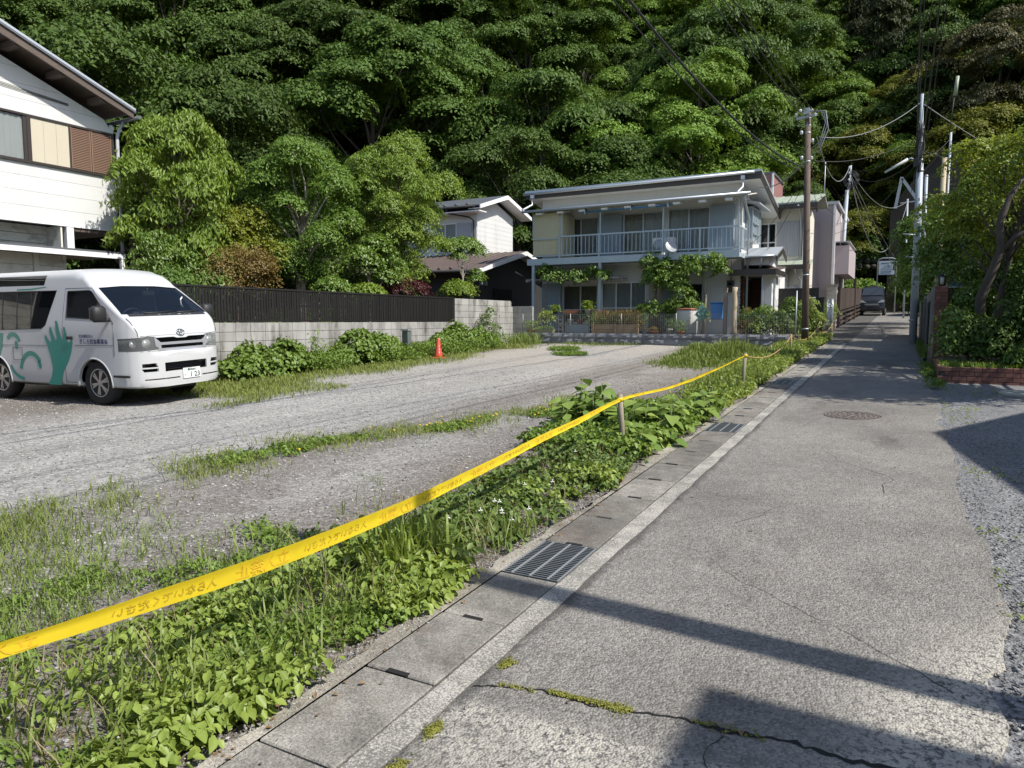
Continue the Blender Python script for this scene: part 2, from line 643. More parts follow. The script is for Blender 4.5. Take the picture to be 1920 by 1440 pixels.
# lane: a sheet with an eaten right edge
xs_ = []
V, F = [], []
ys = list(np.arange(-4, 30, 0.12)) + list(np.arange(30, 64.1, 1.0))
for i, y in enumerate(ys):
    re = 0.46 + 0.045 * math.sin(y * 1.7) + (float(vnoise(y, 3.3, 1.9, 4)) - 0.5) * 0.16 + (float(vnoise(y, 9.1, 7.0, 4)) - 0.5) * 0.05
    if y < 4.6:
        re -= 0.10 * max(0, min(1, (4.6 - y) / 1.5)) - (float(vnoise(y, 1.1, 3.0, 8)) - 0.5) * 0.10
    if y > 16:
        re = 0.40
    le = -1.647 if y < 24.3 else -2.55
    z = gz(y)
    V += [(le, y, z + 0.004), (re, y, z + 0.004), (re + 0.012, y, z - 0.03)]
    if i:
        a = 3 * (i - 1)
        F += [(a, a + 1, a + 4, a + 3), (a + 1, a + 2, a + 5, a + 4)]
road = MB().add(V, F).build('road', M['asphalt'])
road['kind'] = 'structure'
forecourt = grid_sheet('forecourt', 0.3, 26, -14, 15.2, 60, 60, lambda x, y: SLOPE * y - 0.012 + (vnoise(x, y, 1.7, 3) - 0.5) * 0.02 * (x > 0.6), M['forecourt'])

# painted edge line, worn
def line_material():
    m, nt, nd, lk, b = nodes_of('worn_line_paint')
    p = wpos(nt)
    n2 = noise(nt, p, 110, 3, 0.8)
    n1 = noise(nt, p, 3.5, 4, 0.7)
    f = ramp(nt, mth(nt, 'MULTIPLY_ADD', n1, 0.45, n2), 0.63, 0.80)
    c = mixc(nt, f, (0.48, 0.455, 0.40), (0.15, 0.143, 0.13))
    lk.new(c, b.inputs['Base Color'])
    b.inputs['Roughness'].default_value = 0.85
    lk.new(bump(nt, n2, 0.5, 0.006), b.inputs['Normal'])
    return m


M['line'] = line_material()
V, F = [], []
for i, y in enumerate(np.arange(-3, 24.2, 0.1)):
    w = (float(vnoise(y, 2.2, 6.0, 6)) - 0.5) * 0.018
    V += [(-1.632 - w * .5, y, gz(y) + 0.008), (-1.512 + w, y, gz(y) + 0.008), (-1.632 - w * .5, y, gz(y) - .02), (-1.512 + w, y, gz(y) - .02)]
    if i:
        a = 4 * (i - 1)
        F += [(a, a + 1, a + 5, a + 4), (a + 1, a + 3, a + 7, a + 5), (a + 2, a, a + 4, a + 6)]
line = MB().add(V, F).build('road_marking', M['line'])
tag(line, kind='structure')

# covered gutter: each lid and each grating a piece of its own
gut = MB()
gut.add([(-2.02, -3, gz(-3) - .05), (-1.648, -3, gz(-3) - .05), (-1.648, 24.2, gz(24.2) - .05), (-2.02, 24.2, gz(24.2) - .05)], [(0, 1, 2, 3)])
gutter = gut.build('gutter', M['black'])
tag(gutter, kind='structure')
lid_me = MB().box(-0.182, 0.182, -0.296, 0.296, -0.06, 0.0)
lid_o = lid_me.build('gutter_lid', M['gutter'], None, bevel=0.006)
lid_mesh = lid_o.data
bpy.data.objects.remove(lid_o)
gr = MB()
for k in range(22):
    y = -0.285 + k * 0.57 / 21
    gr.box(-0.176, 0.176, y - 0.0045, y + 0.0045, -0.045, 0.0)
bars_mesh = gr.mesh('grating_bar')
bars_mesh.materials.append(M['grate'])
rods = MB()
for x in (-0.115, 0.0, 0.115):
    rods.box(x - 0.005, x + 0.005, -0.29, 0.29, -0.012, 0.003)
rods.box(-0.181, -0.174, -0.29, 0.29, -0.045, 0.002)
rods.box(0.174, 0.181, -0.29, 0.29, -0.045, 0.002)
rods_mesh = rods.mesh('grating_rod')
rods_mesh.materials.append(M['galv'])
slot = MB().box(-0.055, 0.055, -0.014, 0.014, -0.03, 0.0035)
slot_mesh = slot.mesh('lifting_slot')
slot_mesh.materials.append(M['black'])
tilt = (math.atan(SLOPE), 0, 0)
k = 0
y = -2.46
while y < 24.0:
    c = y + 0.3
    z = gz(c) + 0.004
    if any(abs(c - g) < 0.2 for g in (3.84, 8.64, 13.44, 18.24)):
        g = piece('gutter_grating', rods_mesh, (-1.832, c, z), gutter, rot=tilt)
        b_ = bpy.data.objects.new('grating_bar', bars_mesh)
        link(b_, g)
    else:
        lid = piece('gutter_lid', lid_mesh, (-1.832, c, z + random.uniform(-.004, .004)), gutter, rot=(tilt[0] + random.uniform(-.006, .006), random.uniform(-.01, .01), random.uniform(-.006, .006)))
        if k % 2 == 0 or c > 3:
            s_ = bpy.data.objects.new('lifting_slot', slot_mesh)
            link(s_, lid)
            s_.location = (random.uniform(-.04, .02), -0.292, 0)
    k += 1
    y += 0.6
# broken concrete haunch on the verge side
kb = MB()
V, F = [], []
for i, y in enumerate(np.arange(-3, 24.3, 0.08)):
    w = 0.075 + (float(vnoise(y, 5.2, 2.6, 9)) - 0.5) * 0.13 + (float(vnoise(y, 8.2, 9, 9)) - 0.5) * 0.04
    z = gz(y) + 0.004
    V += [(-2.017, y, z), (-2.017 - w, y, z + 0.004 + (float(vnoise(y, 1.2, 5, 3)) - .5) * .012), (-2.03 - w, y, z - 0.05)]
    if i:
        a = 3 * (i - 1)
        F += [(a, a + 3, a + 4, a + 1), (a + 1, a + 4, a + 5, a + 2)]
kerb = kb.add(V, F).build('kerb', M['kerb'])
tag(kerb, kind='structure')

# crack across the lane: a ragged dark groove, moss in it
cr = MB()
pts = [(-1.50, 2.40), (-1.36, 2.47), (-1.22, 2.50), (-1.05, 2.49), (-0.89, 2.52), (-0.7, 2.56), (-0.53, 2.57), (-0.3, 2.60), (-0.09, 2.59), (0.12, 2.63), (0.3, 2.64)]
V, F = [], []
n = 0
for i in range(len(pts) - 1):
    for t in np.linspace(0, 1, 8, endpoint=False):
        x = pts[i][0] + (pts[i + 1][0] - pts[i][0]) * t
        yy = pts[i][1] + (pts[i + 1][1] - pts[i][1]) * t + random.uniform(-.012, .012)
        w = random.uniform(.002, .007) + (0.009 * random.random() if x > -0.6 else 0)
        V += [(x, yy - w, gz(yy) + .0075), (x, yy + w, gz(yy) + .0075)]
        if n:
            a = 2 * (n - 1)
            F.append((a, a + 1, a + 3, a + 2))
        n += 1
crack = cr.add(V, F).build('road_crack', M['black'])
tag(crack, kind='structure')

# finer cracks wandering through the asphalt
for k, (x, y, a, L_) in enumerate(((.25, 3.2, 1.9, 2.4), (-.1, 6.2, 1.4, 3.0), (-1.2, 8.8, .3, 1.6), (.1, 16.6, 3.0, 1.9), (-.7, 12.6, 1.7, 2.6), (-.5, 2.57, 4.3, .7), (-1.0, 5.0, 1.2, 1.2))):
    r_ = random.Random(k + 900)
    V, F = [], []
    n = int(L_ / .04)
    for i in range(n):
        a += r_.uniform(-.35, .35)
        x += math.cos(a) * .04
        y += math.sin(a) * .04
        if not -1.5 < x < .38:
            break
        w = r_.uniform(.001, .0035) * (1 - i / n)
        V += [(x - math.sin(a) * w, y + math.cos(a) * w, gz(y) + .0072), (x + math.sin(a) * w, y - math.cos(a) * w, gz(y) + .0072)]
        if len(V) > 2:
            j = len(V) - 4
            F.append((j, j + 1, j + 3, j + 2))
    if F:
        tag(MB().add(V, F).build('road_crack', M['black']), kind='structure')

# manhole cover in the lane
mh = thing('manhole_cover', 'round brown cast iron manhole cover set in the lane', 'manhole cover', (-0.53, 10.08, gz(10.08) + .004))
mh.rotation_euler = (math.atan(SLOPE), 0, 0)
fr = MB().lathe([(0.345, -0.05), (0.345, 0.006), (0.318, 0.006), (0.318, -0.02)], (0, 0, 0), 40)
fr.build('frame', M['iron'], mh, local=True)
disc = MB().lathe([(0.312, -0.04), (0.312, 0.004), (0.30, 0.006)], (0, 0, 0), 40)
d_o = disc.build('disc', M['iron'], mh, local=True)
rel = MB()
for rr in (0.05, 0.11, 0.17, 0.23, 0.285):
    nseg = int(rr * 60) + 3
    for k in range(nseg):
        a0 = 2 * math.pi * (k + (0.5 if int(rr * 100) % 2 else 0)) / nseg
        a1 = a0 + 2 * math.pi / nseg * 0.62
        p = [(rr * math.cos(a0), rr * math.sin(a0)), ((rr + .03) * math.cos(a0), (rr + .03) * math.sin(a0)), ((rr + .03) * math.cos(a1), (rr + .03) * math.sin(a1)), (rr * math.cos(a1), rr * math.sin(a1))]
        rel.prism(p, 'z', 0.003, 0.012)
rel.build('relief', M['iron'], d_o, local=True)
mh2 = thing('concrete_cover', 'pale round concrete lid lying in the forecourt gravel', 'drain cover', (1.72, 13.1, gz(13.1)))
MB().lathe([(0.42, -0.03), (0.42, 0.028), (0.38, 0.032)], (0, 0, 0), 32).build('slab', mat('pale_concrete', (0.42, 0.40, 0.34), 0.9, 0.15, 3, 0.15, 60, .3), mh2, local=True)
MB().lathe([(0.27, 0.03), (0.27, 0.037), (0.262, 0.037), (0.262, 0.03)], (0, 0, 0), 32).build('rim', M['kerb'], mh2, local=True)


# loose stones: real little solids, too many to count
def stones(name, P, S, m, squash=0.55):
    n = len(P)
    base = np.array([(1, 0, 0), (0, 1, 0), (-1, 0, 0), (0, -1, 0), (0, 0, 1), (0, 0, -1), (.6, .6, .45), (-.6, -.55, .5)], dtype=float)
    tri = np.array([(0, 6, 4), (6, 1, 4), (1, 2, 4), (2, 7, 4), (7, 3, 4), (3, 0, 4), (0, 1, 6), (2, 3, 7), (1, 0, 5), (2, 1, 5), (3, 2, 5), (0, 3, 5)])
    j = rng.uniform(0.65, 1.25, (n, 8, 1))
    a = rng.uniform(0, 2 * math.pi, n)
    ca, sa = np.cos(a), np.sin(a)
    sx_ = S * rng.uniform(.7, 1.3, n)
    sy_ = S * rng.uniform(.6, 1.0, n)
    sz_ = S * squash * rng.uniform(.6, 1.1, n)
    B = base[None] * j
    x = B[:, :, 0] * sx_[:, None]
    y_ = B[:, :, 1] * sy_[:, None]
    z = B[:, :, 2] * sz_[:, None]
    X_ = x * ca[:, None] - y_ * sa[:, None] + P[:, 0:1]
    Y_ = x * sa[:, None] + y_ * ca[:, None] + P[:, 1:2]
    Z_ = z + P[:, 2:3]
    V = np.stack([X_, Y_, Z_], -1).reshape(-1, 3)
    T = (tri[None] + (np.arange(n) * 8)[:, None, None]).reshape(-1, 3)
    return np_mesh(name, V, T, m)


def stone_material(name, c1, c2):
    m, nt, nd, lk, b = nodes_of(name)
    g = nt.nodes.new('ShaderNodeNewGeometry')
    c = mixc(nt, g.outputs['Random Per Island'], c1, c2)
    c = scalec(nt, c, mth(nt, 'MULTIPLY_ADD', noise(nt, g.outputs['Position'], 90, 2), 0.6, 0.7))
    lk.new(c, b.inputs['Base Color'])
    b.inputs['Roughness'].default_value = 0.9
    b.inputs['Specular IOR Level'].default_value = 0.3
    return m


M['stone'] = stone_material('loose_stone', (0.15, 0.145, 0.135), (0.44, 0.425, 0.40))
M['stone_dark'] = stone_material('dark_chipping', (0.08, 0.08, 0.082), (0.33, 0.33, 0.33))
n = 42000
px_ = rng.uniform(-14, -2.2, n)
py_ = 1.0 + 14 * rng.uniform(0, 1, n) ** 1.9
keep = ((px_ * px_ * .15 + py_ * py_) < 190) & ((px_ < -3.7) | (rng.uniform(0, 1, n) < .35))
px_, py_ = px_[keep], py_[keep]
sz = 0.006 + 0.016 * rng.uniform(0, 1, len(px_)) ** 3
o = stones('loose_stones', np.stack([px_, py_, lotz(px_, py_) + sz * .15], -1), sz, M['stone'])
tag(o, 'small grey stones scattered over the gravel lot', 'gravel', kind='stuff')
n = 12000
px_ = 0.40 + np.abs(rng.normal(0, 0.5, n))
py_ = 1.6 + 12 * rng.uniform(0, 1, n) ** 2.0
sz = (0.003 + 0.010 * rng.uniform(0, 1, n) ** 2) * np.clip(1.5 - py_ / 12, .5, 1.5)
o = stones('edge_chippings', np.stack([px_, py_, gz(py_) - .004 + sz * .2], -1), sz, M['stone_dark'])
tag(o, 'dark grey stone chippings along the right edge of the lane', 'gravel', kind='stuff')
n = 700
px_ = rng.uniform(-1.45, .4, n)
py_ = 1.4 + 9 * rng.uniform(0, 1, n) ** 1.6
sz = 0.002 + 0.006 * rng.uniform(0, 1, n) ** 3
o = stones('road_grit', np.stack([px_, py_, gz(py_) + .006], -1), sz, M['stone'])
tag(o, 'pale grit strewn thinly over the asphalt lane', 'grit', kind='stuff')
n = 3500
py_ = 1.0 + 9 * rng.uniform(0, 1, n) ** 1.5
px_ = -2.1 + rng.normal(0, .035, n)
sz = 0.003 + 0.008 * rng.uniform(0, 1, n) ** 2
o = stones('verge_grit', np.stack([px_, py_, gz(py_) + .006], -1), sz, M['stone'])
tag(o, 'crumbled stone grit along the gutter edge', 'grit', kind='stuff')
# ---------------------------------------------------------------- houses, walls, fences
M['white_siding'] = mat('white_siding', (0.62, 0.62, 0.605), 0.55, 0.05, 1.0, 0.04, 30, 0.08, 25, rnd=0.03, stain=(0.36, 0.34, 0.30), stain_amt=0.38)
M['old_board'] = mat('weathered_white_board', (0.62, 0.60, 0.53), 0.8, 0.12, 2, 0.1, 20, 0.3, 30, rnd=0.06, stain=(0.24, 0.21, 0.17), stain_amt=0.6, stain_scale=(1.5, 1.5, 2.5), stain_lo=.5, stain_hi=.66)
M['cream'] = mat('cream_render', (0.62, 0.585, 0.50), 0.8, 0.06, 1, 0.05, 40, 0.2, 80, stain=(0.35, 0.32, 0.26), stain_amt=0.2)
M['white_paint'] = mat('white_paint', (0.76, 0.76, 0.75), 0.5, 0.04, 1.5, 0.03, 30, stain=(0.5, .49, .46), stain_amt=.2)
M['brown_wood'] = mat('dark_stained_timber', (0.10, 0.075, 0.06), 0.6, 0.25, 3, 0.15, 25, 0.2, 30, grain=(2, 2, 30))
M['brown_alu'] = mat('bronze_aluminium', (0.055, 0.045, 0.04), 0.4, 0.08, 2, 0.05, 30, metal=0.3)
M['louvre'] = mat('brown_louvre', (0.24, 0.15, 0.105), 0.5, 0.08, 2, 0.06, 30)
M['beige_panel'] = mat('beige_shutter', (0.52, 0.47, 0.36), 0.5, 0.05, 2, 0.03, 30)
M['roof_metal'] = mat('slate_grey_roof', (0.13, 0.14, 0.155), 0.45, 0.1, 1.5, 0.06, 20, metal=0.2)
M['roof_brown'] = mat('brown_metal_roof', (0.125, 0.095, 0.085), 0.5, 0.12, 1.5, 0.06, 20)
M['roof_green'] = mat('pale_green_metal_roof', (0.33, 0.37, 0.29), 0.5, 0.1, 1.5, 0.06, 20)
M['silver'] = mat('silver_trim', (0.47, 0.50, 0.53), 0.4, 0.08, 2, 0.05, 30, metal=0.35)
M['pipe'] = mat('grey_plastic_pipe', (0.50, 0.51, 0.53), 0.45, 0.06, 3, 0.03, 30)
M['black_wall'] = mat('black_render', (0.03, 0.029, 0.029), 0.75, 0.15, 1.5, 0.1, 60, 0.2, 90)
M['blue_grey'] = mat('blue_grey_paint', (0.26, 0.315, 0.37), 0.5, 0.07, 1.5, 0.05, 30, stain=(0.16, 0.17, 0.18), stain_amt=.3)
M['blue_steel'] = mat('blue_grey_steel', (0.40, 0.47, 0.51), 0.45, 0.08, 2, 0.05, 30, stain=(0.25, 0.2, 0.15), stain_amt=.25)
M['poly_yellow'] = mat('yellowed_corrugated_panel', (0.56, 0.52, 0.36), 0.45, 0.08, 2, 0.05, 30, stain=(0.3, .26, .14), stain_amt=.3)
M['panel_grey'] = mat('grey_corrugated_panel', (0.40, 0.40, 0.42), 0.5, 0.06, 1.5, 0.04, 30)
M['pink_tile'] = mat('pinkish_siding', (0.40, 0.345, 0.345), 0.65, 0.06, 1.5, 0.05, 30)
M['red_siding'] = mat('dull_red_siding', (0.26, 0.13, 0.12), 0.6, 0.1, 2, 0.05, 30)
M['brick_dark'] = mat('dark_red_brick', (0.115, 0.045, 0.03), 0.7, 0.15, 3, 0.15, 40, 0.2, 80, rnd=0.3)
M['brick_red'] = mat('red_brick', (0.23, 0.105, 0.08), 0.8, 0.15, 3, 0.15, 40, 0.3, 80, rnd=0.25)
M['mortar'] = mat('mortar', (0.12, 0.105, 0.09), 0.95, 0.2, 3, 0.2, 40, .4)
M['curtain_w'] = mat('white_net_curtain', (0.82, 0.82, 0.80), 0.9, 0.06, 2, 0.05, 20)
M['curtain_g'] = mat('grey_curtain', (0.60, 0.59, 0.57), 0.9, 0.08, 2, 0.05, 20)
M['curtain_b'] = mat('brown_curtain', (0.24, 0.21, 0.18), 0.9, 0.08, 2, 0.05, 20)
M['glass'] = glassmat('window_glass', (0.02, 0.024, 0.026), 0.80)
M['glass_dark'] = glassmat('dark_window_glass', (0.015, 0.017, 0.018), 0.2)
M['glass_blue'] = glassmat('frosted_blue_glass', (0.25, 0.33, 0.36), 0.15, 0.25)
M['interior'] = mat('dim_room', (0.10, 0.09, 0.08), 0.9)
M['block'] = concrete_material('concrete_block', (0.29, 0.285, 0.27), (0.44, 0.43, 0.405), speck=0.2)
M['slat'] = mat('black_brown_slat', (0.009, 0.008, 0.0075), 0.55, 0.15, 2, 0.1, 20, rnd=0.25)


def block_wall_material():
    m, nt, nd, lk, b = nodes_of('weathered_block')
    p = wpos(nt)
    oi = nt.nodes.new('ShaderNodeObjectInfo')
    n1 = noise(nt, p, 1.3, 5, 0.65)
    n2 = noise(nt, p, 80, 2, 0.7)
    c = mixc(nt, n1, (0.27, 0.265, 0.25), (0.43, 0.42, 0.395))
    c = scalec(nt, c, mth(nt, 'MULTIPLY_ADD', n2, 0.35, 0.82))
    c = scalec(nt, c, mth(nt, 'MULTIPLY_ADD', oi.outputs['Random'], 0.2, 0.9))
    # black mould runs from the top edge
    s = ramp(nt, noise(nt, wpos(nt, (3, 2.6, 0.55)), 1.0, 5, 0.7), 0.43, 0.62)
    s2 = ramp(nt, noise(nt, wpos(nt, (5, 5, 5)), 1.0, 5, 0.7), 0.4, 0.7)
    c = mixc(nt, mth(nt, 'MULTIPLY', s, mth(nt, 'MULTIPLY_ADD', s2, .5, .42)), c, (0.075, 0.07, 0.062))
    lk.new(c, b.inputs['Base Color'])
    b.inputs['Roughness'].default_value = 0.92
    b.inputs['Specular IOR Level'].default_value = 0.2
    lk.new(bump(nt, n2, 0.4, 0.006), b.inputs['Normal'])
    return m


M['block_old'] = block_wall_material()


def cells(a0, a1, b0, b1, holes):
    xs = sorted({a0, a1, *[h[0] for h in holes], *[h[1] for h in holes]})
    zs = sorted({b0, b1, *[h[2] for h in holes], *[h[3] for h in holes]})
    xs = [x for x in xs if a0 <= x <= a1]
    zs = [z for z in zs if b0 <= z <= b1]
    for j in range(len(zs) - 1):
        run = None
        for i in range(len(xs) - 1):
            cx, cz = (xs[i] + xs[i + 1]) / 2, (zs[j] + zs[j + 1]) / 2
            solid = not any(h[0] < cx < h[1] and h[2] < cz < h[3] for h in holes)
            if solid:
                run = (run[0], xs[i + 1]) if run else (xs[i], xs[i + 1])
            if (not solid or i == len(xs) - 2) and run:
                yield run[0], run[1], zs[j], zs[j + 1]
                run = None


def wall_y(mb, x0, x1, z0, z1, y0, y1, holes=()):
    for a, b, c, d in cells(x0, x1, z0, z1, holes):
        mb.box(a, b, y0, y1, c, d)
    return mb


def wall_x(mb, y0, y1, z0, z1, x0, x1, holes=()):
    for a, b, c, d in cells(y0, y1, z0, z1, holes):
        mb.box(x0, x1, a, b, c, d)
    return mb


def window_y(parent, x0, x1, z0, z1, y, fm, gm, cols=2, rows=1, fw=0.045, cur=None, curs=None, name='window', midrail=None):
    """window facing -Y: frame proud of y, panes just behind, cloth further in"""
    f = MB()
    f.box(x0, x1, y - .02, y + .06, z0, z0 + fw).box(x0, x1, y - .02, y + .06, z1 - fw, z1)
    f.box(x0, x0 + fw, y - .018, y + .058, z0 + fw, z1 - fw).box(x1 - fw, x1, y - .018, y + .058, z0 + fw, z1 - fw)
    w = (x1 - x0) / cols
    for i in range(1, cols):
        f.box(x0 + i * w - fw * .55, x0 + i * w + fw * .55, y - .01, y + .05, z0 + fw, z1 - fw)
    if midrail:
        for i in range(cols):
            f.box(x0 + i * w + fw * .6, x0 + (i + 1) * w - fw * .6, y - .005, y + .04, midrail - .02, midrail + .02)
    o = f.build(name, fm, parent)
    for i in range(cols):
        MB().box(x0 + i * w + fw * .5, x0 + (i + 1) * w - fw * .5, y + .012, y + .018, z0 + fw * .7, z1 - fw * .7).build('pane', gm, o)
        c = curs[i] if curs else cur
        if c:
            curtain(MB(), x0 + i * w + .02, x0 + (i + 1) * w - .02, y + .06, z0 + .03, z1 - .03, 0.016).build('curtain', c, o)
    return o


def ribbed_y(x0, x1, z0, z1, y, pitch=0.06, depth=0.015):
    mb = MB()
    n = max(2, int(round((x1 - x0) / pitch)))
    w = (x1 - x0) / n
    mb.box(x0, x1, y + .002, y + .03, z0, z1)
    for i in range(n):
        mb.prism([(x0 + (i + .18) * w, y), (x0 + (i + .34) * w, y - depth), (x0 + (i + .66) * w, y - depth), (x0 + (i + .82) * w, y), (x0 + (i + .82) * w, y + .004), (x0 + (i + .18) * w, y + .004)], 'z', z0 + .004, z1 - .004)
    return mb


# ================= white-sided house, left
LH = thing('white_house', 'white horizontally sided two-storey house with brown gable eaves behind the van', 'house', (-19, 8, 0.3))
Xw = -17.0
def lh_soffit(y):
    return 6.30 + (10.94 - abs(y - 7.42) - 7.42) * 0.371
core = MB()
core.prism([(3.9, 3.80), (10.9, 3.80), (10.9, 6.22), (7.42, 7.5), (3.9, 6.22)], 'x', -24, Xw - .03)
core.build('upper_wall', M['white_siding'], LH)
z = 3.78
bh = 0.325
rows = []
while z < 7.6:
    rows.append((z, z + bh))
    z += bh
for z0, z1 in rows:
    if z0 > 5.0 and z1 < 6.1:
        continue
    a, b = z0 + .0025, min(z1 - .0025, 7.55)
    if z1 > 5.0 and z0 < 5.0:
        b = 5.03
    if z0 < 6.08 and z1 > 6.05:
        a = 6.09
    if b - a < .03:
        continue
    # end where the soffit cuts the board
    def yend(zz):
        return min(10.93, 7.42 + max(0.02, (6.30 + 3.52 * .371 - zz) / 0.371))
    e0, e1 = yend(a), yend(b)
    poly = [(14.84 - e0 if e0 < 10.9 else 3.9, a), (e0, a), (e1, b), (14.84 - e1 if e1 < 10.9 else 3.9, b)]
    if e1 - 7.42 < .05:
        continue
    MB().prism(poly, 'x', Xw - .028, Xw + .0).build('siding_board', M['white_siding'], LH)
MB().box(Xw - .03, Xw + .012, 10.86, 10.945, 3.78, 6.28).build('corner_trim', M['white_siding'], LH)
MB().box(Xw - .03, Xw + .03, 3.9, 11.0, 3.745, 3.778).build('drip_trim', M['white_paint'], LH)
# window row
wf = MB()
for a, b in ((7.1, 7.16), (8.96, 9.04), (9.86, 9.9), (10.86, 10.92)):
    wf.box(Xw - .01, Xw + .05, a, b, 5.045, 6.065)
wf.box(Xw - .012, Xw + .055, 7.1, 10.92, 5.03, 5.085)
wf.box(Xw - .012, Xw + .055, 7.1, 10.92, 6.03, 6.075)
wfr = wf.build('window_frame', M['brown_alu'], LH)
MB().box(Xw - .029, Xw - .026, 7.16, 8.96, 5.085, 6.03).build('room_backing', M['interior'], wfr)
curtain(MB(), 7.2, 8.0, Xw - .004, 5.1, 6.02, 0.008, 7, 'y').build('curtain', M['curtain_w'], wfr)
curtain(MB(), 8.02, 8.92, Xw - .004, 5.1, 6.02, 0.008, 8, 'y').build('curtain', M['curtain_w'], wfr)
MB().box(Xw + .014, Xw + .018, 7.16, 8.04, 5.085, 6.03).build('pane', M['glass'], wfr)
MB().box(Xw + .024, Xw + .028, 8.0, 8.96, 5.085, 6.03).build('pane', M['glass'], wfr)
for y_ in (7.98, 8.89):
    MB().box(Xw + .01, Xw + .036, y_, y_ + .07, 5.085, 6.03).build('sash_stile', M['brown_alu'], wfr)
for i in range(3):
    y0 = 9.04 + i * .274
    MB().box(Xw, Xw + .028, y0 + .002, y0 + .272, 5.087, 6.028).build('shutter_panel', M['beige_panel'], LH)
for s0, s1 in ((9.9, 10.36), (10.38, 10.86)):
    sh = MB()
    sh.box(Xw, Xw + .04, s0, s0 + .02, 5.087, 6.028).box(Xw, Xw + .04, s1 - .02, s1, 5.087, 6.028).box(Xw - .002, Xw + .004, s0 + .02, s1 - .02, 5.087, 6.028)
    so = sh.build('louvre_shutter', M['louvre'], LH)
    lv = MB()
    for k in range(24):
        z0 = 5.10 + k * .0385
        lv.add([(Xw + .006, s0 + .021, z0 + .03), (Xw + .036, s0 + .021, z0), (Xw + .036, s1 - .021, z0), (Xw + .006, s1 - .021, z0 + .03),
                (Xw + .006, s0 + .021, z0 + .036), (Xw + .036, s0 + .021, z0 + .008), (Xw + .036, s1 - .021, z0 + .008), (Xw + .006, s1 - .021, z0 + .036)],
               [(0, 1, 2, 3), (7, 6, 5, 4), (1, 5, 6, 2), (0, 4, 5, 1), (3, 2, 6, 7), (0, 3, 7, 4)])
    lv.build('louvre_slat', M['louvre'], so)
# roof
def lh_top(y):
    return 6.52 + (11.12 - 7.42 - abs(y - 7.42)) * 0.371 + .10
roof = MB()
for s in (1, -1):
    e = 7.42 + s * 3.74
    roof.prism([(7.42, lh_top(7.42)), (e, lh_top(11.16)), (e, lh_top(11.16) - .06), (7.42, lh_top(7.42) - .06)], 'x', -25, -16.39)
lr = roof.build('roof', M['roof_metal'], LH)
under = MB()
for s in (1, -1):
    e = 7.42 + s * 3.66
    under.prism([(7.42, lh_top(7.42) - .062), (e, lh_top(11.08) - .062), (e, lh_top(11.08) - .10), (7.42, lh_top(7.42) - .10)], 'x', -24.9, -16.49)
under.build('eave_boarding', M['brown_wood'], lr)
for s in (1, -1):
    e = 7.42 + s * 3.7
    MB().prism([(7.42, lh_top(7.42) - .03), (e, lh_top(11.12) - .03), (e, lh_top(11.12) - .20), (7.42, lh_top(7.42) - .24)], 'x', -16.49, -16.43).build('barge_board', M['brown_wood'], lr)
    MB().bar((-16.41, 7.42, lh_top(7.42) + .01), (-16.41, e + s * .03, lh_top(11.16) + .015), .05, .05).build('verge_trim', M['silver'], lr)
for y0 in (8.62, 9.52, 10.42):
    zt = lh_top(y0) - .11
    MB().box(-17.0, -16.50, y0 - .075, y0 + .075, zt - .15, zt - .01).build('purlin_end', M['brown_wood'], LH)
MB().tube([(-25, 11.2, 6.42), (-16.3, 11.2, 6.44)], .05, 10).build('gutter_pipe', M['roof_metal'], LH)
dp = MB().tube([(-16.9, 11.16, 6.40), (-16.92, 11.05, 6.2), (-16.93, 11.0, 6.0), (-16.93, 11.0, 0.3)], .04, 10)
do = dp.build('downpipe', M['pipe'], LH)
for zz in (5.4, 4.36, 3.3, 2.2):
    MB().tube([(-16.93, 11.0, zz - .02), (-16.93, 11.0, zz + .02)], .047, 10).build('bracket', M['galv'], do)
# recessed lower storey
MB().box(-24, -17.62, 3.9, 9.72, 3.1, 3.78).box(-24, -17.62, 3.9, 9.72, .2, 3.1).build('lower_wall', M['brown_wood'], LH)
for k in range(3):
    z0 = 3.17 + k * .2
    MB().box(-17.618, -17.6, 3.9, 9.6, z0 + .006, z0 + .194).build('wall_board', M['old_board'], LH)
MB().box(-17.62, -17.0, 9.58, 9.62, 3.1, 3.745).build('side_board', M['old_board'], LH)
MB().box(-17.12, -16.98, 9.71, 9.87, 3.1, 3.745).build('post', M['white_paint'], LH)
MB().box(-24, -17.01, 9.72, 10.9, 3.66, 3.742).build('soffit', M['brown_wood'], LH)
MB().prism([(-17.6, 3.30), (-16.05, 3.17), (-16.05, 3.13), (-17.6, 3.26)], 'y', 3.9, 10.5).build('lean_to_roof', M['roof_metal'], LH)
fa = MB().box(-16.12, -16.05, 3.9, 10.5, 3.02, 3.128)
fa.build('fascia', M['white_paint'], LH)
MB().box(-17.6, -16.12, 3.9, 10.5, 3.06, 3.1).build('lean_to_soffit', M['old_board'], LH)
MB().box(-17.6, -16.64, 3.9, 9.42, .2, 3.06).build('lean_to_wall', M['brown_wood'], LH)
for k in range(10):
    z0 = 0.5 + k * .255
    MB().box(-16.638, -16.615, 3.9, 8.74, z0 + .004, z0 + .251).build('wall_board', M['old_board'], LH)
    MB().box(-16.638, -16.615, 8.86, 9.36, z0 + .004, z0 + .251).build('wall_board', M['old_board'], LH)
MB().box(-16.63, -16.56, 8.75, 8.85, .2, 3.06).build('post', M['old_board'], LH)
MB().box(-16.63, -16.57, 9.36, 9.43, .2, 3.06).build('post', M['old_board'], LH)
MB().box(-16.14, -16.06, 10.4, 10.48, .2, 3.02).build('post', M['white_paint'], LH)
cable = MB()
for k in range(3):
    cable.tube([(Xw + .03, 6.5, 6.86 - k * .03), (Xw + .02, 8.5, 6.63 - k * .03), (Xw + .02, 9.9, 6.52 - k * .02)], .006, 5)
cable.build('wall_cable', M['brown_alu'], LH)

